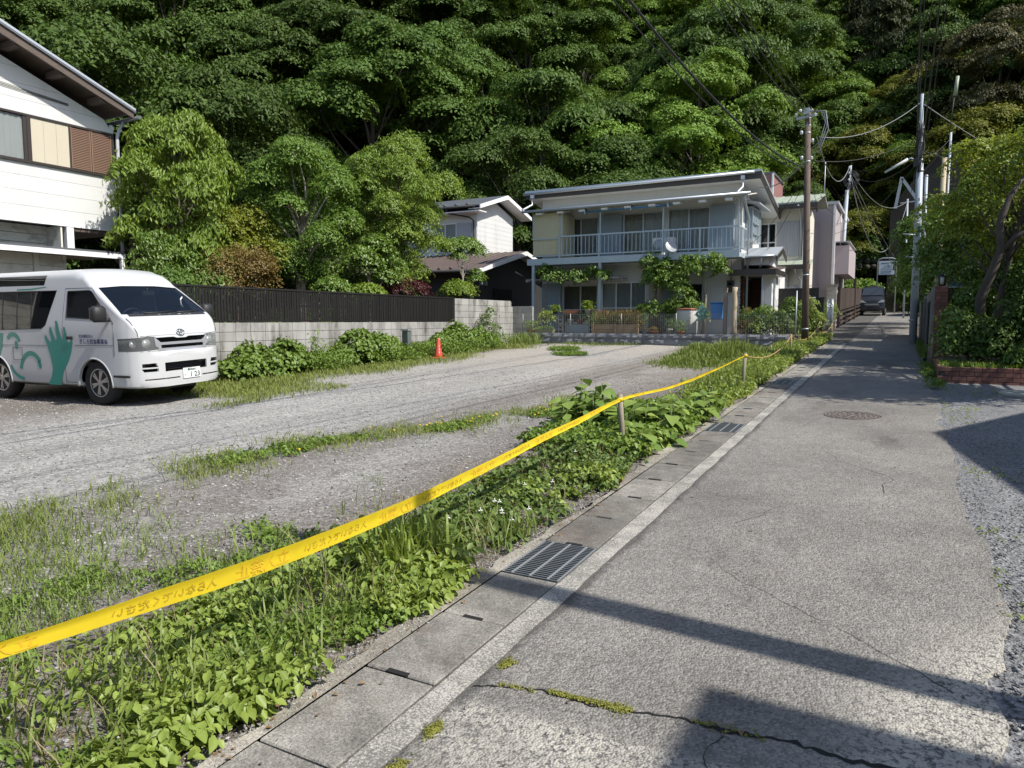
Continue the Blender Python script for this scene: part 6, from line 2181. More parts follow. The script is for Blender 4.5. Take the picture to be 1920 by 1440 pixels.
# moss in the crack and beside the line
pts_ = []
for (x0, x1, yf, c_) in ((-1.2, -.86, lambda x: 2.505 + .05 * (x + 1.2), 520), (-.64, -.38, lambda x: 2.572, 60), (-1.42, -1.25, lambda x: 2.47, 40)):
    xx = rng.uniform(x0, x1, c_)
    pts_.append(np.stack([xx, yf(xx) + rng.normal(0, 1, c_) * .016 * vnoise(xx, 0, 9, 3)], -1))
for (x, y, s) in ((-1.46, 1.83, .03), (-1.47, 2.08, .025), (-1.45, 1.66, .05), (-1.46, 2.62, .02)):
    pts_.append(np.stack([x + rng.normal(0, .012, 180), y + rng.normal(0, s, 180)], -1))
sprigs('moss', np.concatenate(pts_), .012, .009, .7, 4, M['moss'], 'yellow-green moss growing in the cracks of the lane', lambda x, y: SLOPE * y + .006, shape=4)
XY = scatter(14, -2.7, -2.15, 3.8, 6.8, lambda x, y: .8)
fl = MB()
for x, y in XY:
    z = float(lotz(x, y)) + random.uniform(.13, .2)
    for a in range(4):
        t = a * math.pi / 2
        fl.prism([(x, y), (x + .014 * math.cos(t - .4), y + .014 * math.sin(t - .4)), (x + .02 * math.cos(t), y + .02 * math.sin(t)), (x + .014 * math.cos(t + .4), y + .014 * math.sin(t + .4))], 'z', z, z + .002)
    fl.tube([(x, y, z), (x, y, z + .02)], .003, 5)
tag(fl.build('white_flowers', M['petal']), 'small white four-petalled flowers over the creeping weeds', 'flowers', kind='stuff')


# ---------------- the big-leaved weed clump at the first stake: every leaf a piece
def big_leaf_mesh(seed):
    r_ = random.Random(seed)
    n = 5
    prof = [(0, .0), (.1, .36), (.3, .5), (.6, .34), (.85, .12), (1.0, 0)]
    V, F = [], []
    for i, (t, w) in enumerate(prof):
        z = -.22 * t * t + r_.uniform(-.012, .012)
        V += [(t, -w, z + .10 * w + r_.uniform(-.015, .015)), (t, 0, z), (t, w, z + .10 * w + r_.uniform(-.015, .015))]
        if i:
            a = 3 * (i - 1)
            F += [(a, a + 1, a + 4, a + 3), (a + 1, a + 2, a + 5, a + 4)]
    me = bpy.data.meshes.new('leaf')
    me.from_pydata(V, [], F)
    me.polygons.foreach_set('use_smooth', [True] * len(F))
    me.materials.append(M['bigleaf'])
    return me


def bigleafmat():
    m, nt, nd, lk, b = nodes_of('big_weed_leaf')
    oi = nt.nodes.new('ShaderNodeObjectInfo')
    tcn = nt.nodes.new('ShaderNodeTexCoord')
    c = mixc(nt, oi.outputs['Random'], (0.125, 0.21, 0.04), (0.30, 0.39, 0.09))
    c = scalec(nt, c, mth(nt, 'MULTIPLY_ADD', noise(nt, tcn.outputs['Object'], 6, 3), .5, .75))
    lk.new(c, b.inputs['Base Color'])
    b.inputs['Roughness'].default_value = .5
    b.inputs['Specular IOR Level'].default_value = .35
    t = nt.nodes.new('ShaderNodeBsdfTranslucent')
    lk.new(c, t.inputs[0])
    mx = nt.nodes.new('ShaderNodeMixShader')
    mx.inputs[0].default_value = .28
    lk.new(b.outputs[0], mx.inputs[1])
    lk.new(t.outputs[0], mx.inputs[2])
    lk.new(mx.outputs[0], nt.nodes['Material Output'].inputs['Surface'])
    return m


M['bigleaf'] = bigleafmat()
blm_ = [big_leaf_mesh(i) for i in range(5)]
random.seed(77)
def weed_plant(label, base, stems, hmul, nleaf):
    t = thing('big_leaf_weed', label, 'weed', (base[0], base[1], gz(base[1])), group='big-leaved weeds at the first stake')
    for k, (x, y, h) in enumerate(stems):
        z0 = gz(y) - .03
        lx, ly = random.uniform(-.08, .08), random.uniform(-.08, .08)
        MB().tube([(x, y, z0), (x + lx * .5, y + ly * .5, z0 + h * .5), (x + lx, y + ly, z0 + h)], [.011, .009, .005], 6).build('stem', M['stem'], t)
        for j in range(nleaf):
            u = .30 + .72 * (j + random.uniform(0, .7)) / nleaf
            a = j * 2.5 + k + random.uniform(-.4, .4)
            L = random.uniform(.11, .20) * (1.15 - .45 * abs(u - .55))
            r0 = random.uniform(.01, .07)
            o = piece('leaf', random.choice(blm_), (x + lx * u + math.cos(a) * r0, y + ly * u + math.sin(a) * r0, z0 + h * min(u, 1.02) + random.uniform(-.02, .02)), t)
            o.rotation_euler = (random.uniform(-.3, .3), random.uniform(-.15, .55), a)
            o.scale = (L, L * random.uniform(.9, 1.1), L)
    return t


st1 = [(-3.3 + random.uniform(-.32, .32), 7.95 + random.uniform(-.4, .4), random.uniform(.36, .60)) for _ in range(13)]
weed_plant('tall big-leaved weed clump behind the first stake, its left and highest part', (-3.3, 7.95), st1, 1, 10)
st2 = [(-2.55 + random.uniform(-.34, .34), 7.9 + random.uniform(-.5, .6), random.uniform(.28, .44)) for _ in range(14)]
weed_plant('big-leaved weed clump right of the first stake, spreading to the gutter', (-2.55, 7.9), st2, 1, 9)
st3 = [(-2.45 + random.uniform(-.25, .3), 7.15 + random.uniform(-.25, .35), random.uniform(.14, .26)) for _ in range(11)]
weed_plant('lower big-leaved weeds in front of the first stake', (-2.45, 7.15), st3, 1, 8)
st4 = [(-2.25 + random.uniform(-.2, .12), 9.3 + random.uniform(-.5, .5), random.uniform(.25, .42)) for _ in range(8)]
weed_plant('far end of the big-leaved weeds beside the gutter grating', (-2.25, 9.3), st4, 1, 8)
XY = scatter(2400, -3.7, -2.15, 6.6, 9.8, lambda x, y: sstep(redge(y) - x, 0, .1) * sstep(x, -3.7, -3.2))
sprigs('clump_undergrowth', XY, .17, .065, .7, 8, M['wd_mid'], 'shaded weeds filling below the big-leaved clumps', lotz)

# ---------------- vine mounds and shrubs by the block wall
for k, (x, y, rx, ry, rz, lab) in enumerate(((-11.75, 10.75, .5, 1.05, .95, 'left mound of vine leaves against the block wall, nearest the van'),
                                              (-11.7, 13.9, .5, 1.15, .90, 'middle low mound of vine leaves against the block wall'),
                                              (-11.75, 18.2, .45, 1.25, .92, 'right mound of vine leaves beside the traffic cone'))):
    t = thing('vine_mound', lab, 'shrub', (x, y, gz(y)), group='vine mounds along the block wall')
    r_ = random.Random(k + 300)
    lb = []
    for j in range(9):
        f_ = (j / 8 - .5) * 2
        hh = rz * (1 - .55 * f_ * f_) * r_.uniform(.55, 1.0)
        lb.append((x + r_.uniform(-.15, .25), y + f_ * ry * .95, gz(y) + hh * .5, rx * r_.uniform(.55, .9), ry * .30, hh * .52))
    P, Nn, D, CP = crown_points(lb, .17, 30, 20, .4, .75, -.4)
    V, T = leaves(P, Nn, .10 * rng.uniform(.5, 1.25, len(P)), .08 * rng.uniform(.6, 1.1, len(P)), .45, D, 6)
    np_mesh('foliage', V, T, M['kudzu'], t)
    sb = MB()
    for j in range(9):
        a = random.uniform(0, 6.28)
        sb.tube([(x, y, gz(y)), (x + math.cos(a) * rx * .5, y + math.sin(a) * ry * .5, gz(y) + rz * .6), (x + math.cos(a) * rx * .85, y + math.sin(a) * ry * .85, gz(y) + rz * .5)], [.012, .009, .005], 5)
    sb.build('stems', M['stem'], t)
tree('twiggy_weed', 'dark twiggy weed against the tall block wall', (-11.95, 20.2, gz(20)), [(-11.95, 20.1, 1.5, .22, .3, .3), (-11.9, 20.5, 1.2, .25, .35, .3), (-11.95, 20.3, 1.85, .12, .18, .2)], M['wd_dark'], M['bark'], .07, .04, .16, 26, 18, .012, .3, .5, 'shrub', twig=30)
for k, (x, y, h) in enumerate(((-11.8, 12.15, .8), (-11.7, 12.45, .65), (-11.5, 12.0, .5))):
    XY = np.stack([rng.normal(x, .05, 26), rng.normal(y, .05, 26)], -1)
    sprigs('upright_weed', XY, h, .09, .3, 12, M['wd_mid'], ('tallest', 'middle', 'shortest')[k] + ' of the upright weeds between the two left vine mounds', lotz, spread=.1)

# fallen leaves caught along the gutter and lane edge
n = 190
yy = 1.6 + 16 * rng.uniform(0, 1, n) ** 1.4
xx = np.where(rng.uniform(0, 1, n) < .7, rng.normal(-2.02, .06, n), rng.uniform(-1.5, .5, n))
P = np.stack([xx, yy, SLOPE * yy + .014], -1)
V, T = leaves(P, nrm(rng.normal(0, .25, (n, 3)) + UP), rng.uniform(.012, .035, n), rng.uniform(.008, .02, n), .0, None, 6)
tag(np_mesh('fallen_leaves', V, T, M['fallen']), 'small brown fallen leaves along the gutter edge', 'leaves', kind='stuff')
# ---------------------------------------------------------------- the parked van
M['van_white'] = mat('white_van_paint', (0.50, 0.51, 0.515), .2, .02, 1, .0, 30, spec=.6, stain=(.45, .43, .38), stain_amt=.10)
M['van_black'] = mat('black_trim', (0.018, 0.018, 0.019), .55, .1)
M['van_dash'] = mat('grey_cabin', (0.06, 0.06, 0.065), .8, .1)
M['teal'] = mat('teal_vinyl', (0.012, 0.235, 0.19), .3, .04, spec=.5)
M['navy'] = mat('navy_lettering', (0.03, 0.035, 0.14), .4)
M['tyre'] = mat('tyre_rubber', (0.022, 0.022, 0.022), .85, .2, 6, .2, 40, .3, 60)
M['alloy'] = mat('alloy_wheel', (0.50, 0.49, 0.47), .35, .08, metal=.7)
M['chrome'] = mat('chrome', (0.36, 0.37, 0.38), .25, .02, metal=.85)
M['silver_paint'] = mat('silver_grille', (0.45, 0.46, 0.48), .3, .03, metal=.5)
M['van_glass'] = glassmat('privacy_glass', (0.006, 0.007, 0.008), .06, .02)
M['wind_glass'] = glassmat('windscreen_glass', (0.02, 0.03, 0.05), .80, .02)
M['lamp_glass'] = glassmat('headlamp_glass', (0.40, 0.41, 0.41), .84, .05)
M['reflector'] = mat('lamp_reflector', (0.66, 0.66, 0.63), .3, .15, 30, .2, 90, metal=.35)
M['amber'] = mat('amber_lamp', (.5, .2, .03), .3)

WST = [(-3.62, .80), (-3.58, .85), (-3.5, .868), (.45, .87), (.55, .865), (.68, .85), (.80, .815), (.90, .75), (.955, .66), (.99, .56), (1.03, .40)]
ZST = [(-3.62, 2.15), (-3.55, 2.22), (-3.3, 2.265), (-2.0, 2.28), (-1.3, 2.27), (-.8, 2.23), (-.45, 2.155), (-.25, 2.075), (-.12, 1.99), (-.04, 1.915), (.72, 1.40), (.80, 1.33), (.88, 1.22), (.93, 1.12), (.955, 1.03), (.97, .92), (.98, .845), (.99, .838), (1.03, .80)]


def itp(tab, x):
    return float(np.interp(x, [t[0] for t in tab], [t[1] for t in tab]))


def van_side(z, w=.87):
    return w * (1 - .155 * max(0.0, (z - 1.2)) ** 1.2)


def van_loft(d):
    xs = sorted(set([-3.62, -3.58, -3.5, -3.3, -2.9, -2.4, -2.0, -1.6, -1.3, -1.05, -.8, -.6, -.45, -.35, -.25, -.18, -.12, -.08, -.04, 0.1, .25, .4, .5, .6, .68, .72, .76, .80, .84, .88, .91, .93, .955, .97, .98, .99, 1.01, 1.03]))
    rings = []
    for x in xs:
        sl = (itp(ZST, x + .01) - itp(ZST, x - .01)) / .02
        k = math.sqrt(1 + min(4, sl * sl))
        zt = itp(ZST, x) - d * k
        w = itp(WST, x)
        slw = abs((itp(WST, min(1.03, x + .01)) - itp(WST, max(-3.62, x - .01))) / .02)
        w -= d * math.sqrt(1 + min(6, slw * slw))
        w = max(.2, w)
        zb = .30 + d
        xx = x
        if x == xs[-1]:
            xx = x - d
        elif x == xs[0]:
            xx = x + d
        r = .16 if x < -.3 else (.10 if x < .0 else .07)
        r = min(r, (zt - zb) * .2)
        pts = [(0, zb), (w * .55, zb), (w * .93, zb), (w * .985, zb + .03)]
        z1 = zt - r
        lv = [zb + .10, .55, .72, .88, 1.02, 1.12, 1.2, 1.32, 1.45, 1.6, 1.75, 1.88, 2.0]
        side = []
        for z in lv:
            z = min(z, z1)
            side.append((van_side(z, w), z))
        # keep points strictly rising
        for i in range(1, len(side)):
            if side[i][1] <= side[i - 1][1] + 1e-4:
                side[i] = (side[i][0], side[i - 1][1] + 1e-4)
        pts += side
        yc, zc = side[-1][0] - r, side[-1][1]
        for j in range(1, 6):
            a = j / 5 * math.pi / 2
            pts.append((yc + r * math.cos(a), zc + r * math.sin(a)))
        zz = zc + r
        for f in (.75, .5, .25, 0):
            pts.append((yc * f, zz + .028 * (1 - f * f)))
        full = [(xx, y, z) for y, z in pts] + [(xx, -y, z) for y, z in pts[-2:0:-1]]
        rings.append(full)
    n = len(rings[0])
    V = [p for rg in rings for p in rg]
    F = []
    for i in range(len(rings) - 1):
        for k in range(n):
            k2 = (k + 1) % n
            F.append((i * n + k, i * n + k2, (i + 1) * n + k2, (i + 1) * n + k))
    F.append(tuple(range(n)))
    F.append(tuple((len(rings) - 1) * n + k for k in range(n))[::-1])
    return V, F


def tmp(V, F, name='tmp'):
    mb = MB().add(V, F)
    return mb.build(name, None)


def boolean(base, ops):
    for o, op in ops:
        m = base.modifiers.new('b', 'BOOLEAN')
        m.operation = op
        m.object = o
        m.solver = 'EXACT'
    bpy.context.view_layer.update()
    dg = bpy.context.evaluated_depsgraph_get()
    me = bpy.data.meshes.new_from_object(base.evaluated_get(dg))
    bpy.data.objects.remove(base)
    return me


VAN = thing('van', 'white high-roof van with teal hand and face graphics parked on the gravel', 'van', (-11.22, 7.58, gz(7.4) - .0), R(3.5))
VAN.rotation_euler = (math.atan(SLOPE), 0, R(3.5))


def vpart(name, me, m, parent=None, ang=35):
    me.name = name
    me.materials.clear()
    me.materials.append(m)
    o = bpy.data.objects.new(name, me)
    link(o, parent or VAN)
    me.polygons.foreach_set('use_smooth', [True] * len(me.polygons))
    me.set_sharp_from_angle(angle=R(ang))
    return o


def pr_y(poly, s):
    """prism across one flank: s=-1 the right side"""
    return MB().prism(poly, 'y', .45 * s, 1.3 * s).build('cut', None)


def pr_x(poly, a, b):
    return MB().prism(poly, 'x', a, b).build('cut', None)


door_win = [(-.60, 1.40), (.40, 1.36), (.34, 1.47), (.0, 1.80), (-.06, 1.82), (-.58, 1.815)]
rear_win1 = [(-1.24, 1.22), (-3.36, 1.17), (-3.36, 1.83), (-.86, 1.83), (-.90, 1.75), (-1.13, 1.28)]
roof_win = [(-1.20, 1.92), (-3.3, 1.92), (-3.3, 2.08), (-1.14, 2.08)]
wscreen = [(-.80, 1.44), (.80, 1.44), (.715, 1.86), (.3, 1.89), (-.3, 1.89), (-.715, 1.86)]
headl = {s: [(.42 * s, .885), (.86 * s, .865), (.86 * s, 1.07), (.60 * s, 1.10), (.47 * s, 1.085)] for s in (1, -1)}
grille_hi = [(-.46, 1.02), (-.40, .99), (.40, .99), (.46, 1.02), (.47, 1.07), (.14, 1.07), (.08, 1.05), (-.08, 1.05), (-.14, 1.07), (-.47, 1.07)]
grille_lo = [(-.40, .90), (.40, .90), (.45, .955), (-.45, .955)]
intake = [(-.40, .535), (.40, .535), (.40, .675), (-.40, .675)]
fog = {s: [[(.50 * s, .615), (.72 * s, .615), (.72 * s, .675), (.53 * s, .68)], [(.50 * s, .545), (.70 * s, .545), (.73 * s, .595), (.50 * s, .595)]] for s in (1, -1)}

outer = tmp(*van_loft(0.0))
inner = tmp(*van_loft(.045))
cuts = [(inner, 'DIFFERENCE')]
extra = []
for s in (-1, 1):
    for pol in (door_win, rear_win1, roof_win):
        extra.append(pr_y(pol, s))
    extra.append(pr_x(headl[s], .35, 1.2))
    for pol in fog[s]:
        extra.append(pr_x(pol, .6, 1.2))
for pol in (grille_hi, grille_lo, intake):
    extra.append(pr_x(pol, .80, 1.2))
extra.append(pr_x(wscreen, -.35, .95))
for ax in (0.0, -2.57):
    for s in (-1, 1):
        extra.append(MB().lathe([(.40, .42), (.40, 1.2)], (ax, 0, .345), 28, 'y').build('cut', None) if s > 0 else MB().lathe([(.40, -1.2), (.40, -.42)], (ax, 0, .345), 28, 'y').build('cut', None))
body = boolean(outer, cuts + [(e, 'DIFFERENCE') for e in extra])
vbody = vpart('body', body, M['van_white'])
for e in extra + [inner]:
    bpy.data.objects.remove(e)


def shell(name, cutter, d0, d1, m, parent=None):
    a = tmp(*van_loft(d0))
    b = tmp(*van_loft(d1))
    me = boolean(a, [(b, 'DIFFERENCE'), (cutter, 'INTERSECT')])
    bpy.data.objects.remove(b)
    bpy.data.objects.remove(cutter)
    return vpart(name, me, m, parent)


for s in (-1, 1):
    shell('side_window', pr_y([(x, z) for x, z in door_win], s), .010, .016, M['glass_dark'])
    shell('side_window', pr_y(rear_win1, s), .004, .010, M['van_glass'])
    shell('roof_window', pr_y(roof_win, s), .003, .009, M['van_glass'])
    h = shell('headlight', pr_x(headl[s], .35, 1.2), .000, .006, M['lamp_glass'])
    shell('reflector', pr_x(headl[s], .35, 1.2), .05, .06, M['reflector'], h)
    for yy, rr, zz in ((.60, .075, .985), (.755, .06, .98)):
        MB().lathe([(rr, .02), (rr * .9, .0), (rr * .3, -.03)], (itp([(.5, .93), (.6, .92), (.75, .83), (.8, .78)], yy) - .05, s * yy, zz), 14, 'x').build('lamp_bowl', M['reflector'], h, local=True)
shell('windscreen', pr_x(wscreen, -.35, .95), .008, .014, M['wind_glass'])
# black rubber round the windscreen and side glass
def loop(pts, r, m, name, parent):
    return MB().tube(pts + [pts[0]], r, 6, cap=False).build(name, m, parent, local=True)


def wx(z):
    return -.04 + (1.915 - z) / (1.915 - 1.40) * .76


loop([(wx(z + .03) , y, z) for y, z in wscreen], .012, M['van_black'], 'windscreen_seal', VAN)
for s in (-1, 1):
    loop([(x, s * (van_side(z) - .001), z) for x, z in door_win], .009, M['van_black'], 'window_seal', VAN)
    loop([(x, s * (van_side(z) - .001), z) for x, z in rear_win1], .006, M['van_black'], 'window_seal', VAN)
    for xx in (-1.52, -1.9, -2.3, -2.8):
        MB().bar((xx, s * (van_side(1.21) + .001), 1.21), (xx, s * (van_side(1.81) + .001), 1.81), .014, .006, (0, s, 0)).build('window_bar', M['van_black'], VAN, local=True)
# dark backing behind the nose openings
gb = MB().box(.70, .74, -.5, .5, .5, 1.1).build('grille_backing', M['van_black'], VAN, local=True)
for z in (.565, .59, .615, .64):
    MB().box(.90, .93, -.40, .40, z - .004, z + .004).build('intake_bar', M['van_dash'], gb, local=True)
MB().box(.90, .92, -.43, .43, .925, .933).build('grille_bar', M['van_dash'], gb, local=True)
for s in (-1, 1):
    MB().box(.62, .70, s * .62 - .15, s * .62 + .15, .53, .70).build('fog_backing', M['van_black'], VAN, local=True)
# silver grille surround
def front_x(y, z):
    """x of the nose surface"""
    lo, hi = .3, 1.03
    for _ in range(24):
        m = (lo + hi) / 2
        w_ = itp(WST, m)
        if itp(ZST, m) + .028 * max(0, 1 - (y / max(.1, w_ - .07)) ** 2) > z and van_side(z, w_) > abs(y):
            lo = m
        else:
            hi = m
    return lo


def nose_strip(name, pts, w, h, m, parent, off=.004):
    mb = MB()
    P = [Vector((front_x(y, z) + off, y, z)) for y, z in pts]
    for a, b in zip(P, P[1:]):
        mb.bar(a, b, w, h, (1, 0, 0))
    return mb.build(name, m, parent, local=True)


def nose_panel(name, pol, m, parent, off=.004, nx=14, nz=3):
    """front-view band between a lower and an upper edge function, laid on the nose"""
    V, F = [], []
    for i in range(nx + 1):
        y, z0, z1 = pol(i / nx)
        for j in range(nz + 1):
            z = z0 + (z1 - z0) * j / nz
            V.append((front_x(y, z) + off, y, z))
        if i:
            for j in range(nz):
                a = (i - 1) * (nz + 1) + j
                F.append((a, a + 1, a + nz + 2, a + nz + 1))
    return MB().add(V, F, True).build(name, m, parent, local=True)


nose_panel('grille_trim', lambda t: (-.49 + .98 * t, .952, .994), M['silver_paint'], VAN, .006)
nose_panel('grille_trim', lambda t: (-.46 + .92 * t, .86, .902), M['silver_paint'], VAN, .006)
for s in (-1, 1):
    nose_panel('grille_trim', lambda t, s=s: (s * (.40 + .10 * t), .88 + .06 * t, .995 + .09 * t), M['silver_paint'], VAN, .005, 4)
# bumper slits, seams
for y0, y1 in ((-.70, -.14), (.30, .72)):
    nose_panel('bumper_slit', lambda t, y0=y0, y1=y1: (y0 + (y1 - y0) * t, .418, .436), M['van_black'], VAN, .003, 10, 1)
nose_strip('bumper_seam', [(-.83 + 1.66 * k / 16, .865) for k in range(17)], .006, .006, M['van_dash'], VAN, .0)
nose_strip('bonnet_seam', [(-.80 + .0 * k, 1.09 + .0 * k) if k == 0 else (-.80 + 1.6 * k / 16, 1.105) for k in range(17)], .004, .004, M['van_dash'], VAN, .0)
for s in (-1, 1):
    nose_strip('bonnet_edge', [(s * .80, 1.385), (s * .785, 1.33), (s * .765, 1.25), (s * .75, 1.17), (s * .745, 1.10)], .006, .006, M['van_dash'], VAN, .001)
# door seams on both flanks
for s in (-1, 1):
    for pts in ([(-.70, .36), (-.70, 1.2), (-.68, 1.5), (-.64, 1.86)], [(.50, .80), (.52, 1.1), (.50, 1.35)], [(-.70, .36), (-.45, .36)], [(-.64, 1.86), (0, 1.86), (.42, 1.42), (.52, 1.30)], [(-1.06, .95), (-3.5, .93)], [(-.42, .96), (.50, .97)]):
        MB().tube([(x, s * (van_side(z) - .0005), z) for x, z in pts], .0035, 5).build('panel_seam', M['van_dash'], VAN, local=True)
    MB().box(.40, .80, s * .845 - .004, s * .845 + .028 * s + .004, .47, .505).build('side_protector', M['van_black'], VAN, local=True)
    MB().box(-.60, -.44, s * .87 - .012, s * .87 + .03 * s + .01, 1.05, 1.10).build('door_handle', M['van_black'], VAN, local=True, bevel=.012)
    # wheel arch lips
    for ax in (0, -2.57):
        lip = []
        for k in range(17):
            a = math.pi * (k / 16) * 1.06 - .03 * math.pi
            lip.append((ax + .412 * math.cos(a), s * .862, .345 + .412 * math.sin(a)))
        MB().tube(lip, .017, 7).build('arch_lip', M['van_white'], VAN, local=True)
    # roof moulding behind the cab
    MB().tube([(-.25, s * .745, 1.93), (-.9, s * .77, 1.895), (-3.5, s * .77, 1.885)], .008, 6).build('drip_rail', M['van_dash'], VAN, local=True)
# fuel flap outline, right flank
loop([(-2.05, -.871, .90), (-1.80, -.871, .905), (-1.80, -.871, .70), (-2.05, -.871, .695)], .004, M['van_dash'], 'fuel_flap', VAN)


# teal graphics on the right flank (flat vinyl on the flat lower flank)
def decal(poly_xz, y=-.8725, name='decal', m=None):
    n = len(poly_xz)
    V = [(x, y, z) for x, z in poly_xz]
    return MB().add(V, [tuple(range(n))]).build(name, m or M['teal'], VAN, local=True)


def arc_band(cx, cz, rx, rz, a0, a1, w, n=14):
    o, i = [], []
    for k in range(n + 1):
        a = R(a0 + (a1 - a0) * k / n)
        o.append((cx + (rx + w / 2) * math.cos(a), cz + (rz + w / 2) * math.sin(a)))
        i.append((cx + (rx - w / 2) * math.cos(a), cz + (rz - w / 2) * math.sin(a)))
    return o + i[::-1]


hand = [(-1.18, .305), (-.84, .305), (-.80, .42), (-.74, .55), (-.60, .70), (-.52, .84), (-.47, .98), (-.465, 1.06), (-.485, 1.085), (-.52, 1.03), (-.555, 1.0), (-.585, 1.02), (-.60, 1.14), (-.63, 1.245), (-.665, 1.25),
        (-.68, 1.10), (-.705, 1.04), (-.735, 1.07), (-.775, 1.20), (-.815, 1.345), (-.86, 1.35), (-.865, 1.20), (-.855, 1.06), (-.88, 1.03), (-.92, 1.09), (-.97, 1.23), (-1.01, 1.26), (-1.03, 1.18), (-.995, 1.04), (-1.01, 1.0),
        (-1.06, 1.03), (-1.13, 1.115), (-1.165, 1.11), (-1.155, 1.05), (-1.11, .94), (-1.05, .75), (-1.02, .58), (-1.07, .44)]
decal(hand, name='hand_decal')
decal(arc_band(-1.58, .45, .30, .36, 38, 165, .08), name='brow_decal')
decal([(-1.36 + .045 * math.cos(t) - .015 * math.sin(t), .63 + .075 * math.sin(t)) for t in np.linspace(0, 6.28, 18, endpoint=False)], name='eye_decal')
decal(arc_band(-2.02, .97, .17, .15, 10, 150, .075), name='brow_decal')
decal([(-1.95 + .045 * math.cos(t), .94 + .075 * math.sin(t)) for t in np.linspace(0, 6.28, 18, endpoint=False)], name='eye_decal')
decal(arc_band(-1.75, .70, .42, .33, 198, 262, .06), name='smile_decal')
decal([(-2.62, .62), (-2.45, .72), (-2.34, .9), (-2.28, 1.14), (-2.9, 1.12), (-2.9, .9)], name='swoosh_decal')
decal([(-1.9, 1.868), (-1.5, 1.875), (-1.12, 1.90), (-1.12, 1.885), (-1.5, 1.85), (-1.9, 1.845)], y=-(van_side(1.875) + .012), name='roofline_decal')
for txt, size, x0, z0 in (('社会福祉法人', .056, -.30, 1.085), ('きしろ社会事業会', .085, -.30, .992)):
    TV, TF = text_polys(txt, size)
    MB().add([(x0 + v[0], -.8735, z0 + v[1]) for v in TV], TF).build('lettering', M['navy'], VAN, local=True)
# number plate and emblem
py0 = .08
px0 = front_x(py0, .48) + .016
pl = MB().box(px0 - .006, px0, py0 - .165, py0 + .165, .395, .56).build('number_plate', M['white_paint'], VAN, local=True)
M['plate_green'] = mat('plate_green', (.02, .075, .05), .5)
for txt, size, y0, z0 in (('横浜800', .048, -.085, .513), ('わ', .04, -.15, .435), ('・', .05, -.10, .435), ('1 23', .115, -.045, .412)):
    TV, TF = text_polys(txt, size)
    MB().add([(px0 + .002, py0 + y0 + v[0], z0 + v[1]) for v in TV], TF).build('lettering', M['plate_green'], pl, local=True)
ex = front_x(0, 1.135) + .012


def ring(ry, rz, cz, r=.0065):
    return MB().tube([(front_x(0, cz + rz * math.sin(t)) + .012, ry * math.cos(t), cz + rz * math.sin(t)) for t in np.linspace(0, 6.2832, 25)], r, 6, cap=False)


em = ring(.075, .05, 1.135).build('emblem', M['chrome'], VAN, local=True)
ring(.055, .018, 1.158, .005).build('emblem_ring', M['chrome'], em, local=True)
ring(.022, .045, 1.133, .005).build('emblem_ring', M['chrome'], em, local=True)
# wipers, mirrors
for (a, b) in (((.70, -.45, 1.452), (.64, .10, 1.475)), ((.70, .15, 1.452), (.62, .66, 1.478))):
    MB().tube([a, ((a[0] + b[0]) / 2 + .015, (a[1] + b[1]) / 2, (a[2] + b[2]) / 2 - .005), b], .012, 6).build('wiper', M['van_black'], VAN, local=True)
nose_panel('cowl', lambda t: (-.72 + 1.44 * t, 1.405, 1.44), M['van_black'], VAN, .003, 12, 1)
for s in (-1, 1):
    mo = MB().box(.36, .50, s * 1.02 - .115, s * 1.02 + .115, 1.33, 1.58).build('mirror', M['van_black'], VAN, local=True, bevel=.045)
    for p_ in mo.data.polygons:
        p_.use_smooth = True
    MB().tube([(.44, s * .84, 1.36), (.42, s * .95, 1.36)], .03, 8).build('mirror_arm', M['van_black'], mo, local=True)
    MB().box(.352, .359, s * 1.02 - .09, s * 1.02 + .09, 1.36, 1.55).build('mirror_glass', M['chrome'], mo, local=True)
# running gear
for ax in (0.0, -2.57):
    for s in (-1, 1):
        wh = MB().lathe([(.20, s * .60), (.30, s * .585), (.335, s * .62), (.362, s * .65), (.362, s * .76), (.345, s * .80), (.30, s * .812), (.235, s * .805), (.20, s * .79)], (ax, 0, .362), 32, 'y').build('wheel', M['tyre'], VAN, local=True)
        MB().lathe([(.225, s * .66), (.232, s * .80), (.215, s * .805), (.205, s * .77), (.20, s * .66)], (ax, 0, .362), 32, 'y').build('rim', M['alloy'], wh, local=True)
        MB().lathe([(.21, s * .70), (.21, s * .705)], (ax, 0, .362), 24, 'y').build('brake', M['van_black'], wh, local=True)
        for k in range(6):
            a = k * math.pi / 3 + .3
            for da in (-.13, .13):
                MB().bar((ax + .05 * math.cos(a), s * .785, .362 + .05 * math.sin(a)), (ax + .215 * math.cos(a + da), s * .775, .362 + .215 * math.sin(a + da)), .032, .028, (0, 1, 0)).build('spoke', M['alloy'], wh, local=True)
        MB().lathe([(.055, s * .76), (.055, s * .795), (.04, s * .80)], (ax, 0, .362), 16, 'y').build('hub_cap', M['alloy'], wh, local=True)
MB().box(-3.4, .6, -.6, .6, .24, .38).build('underbody', M['van_black'], VAN, local=True)
MB().box(.55, .85, -.3, .3, .24, .30).build('tow_beam', M['van_black'], VAN, local=True)
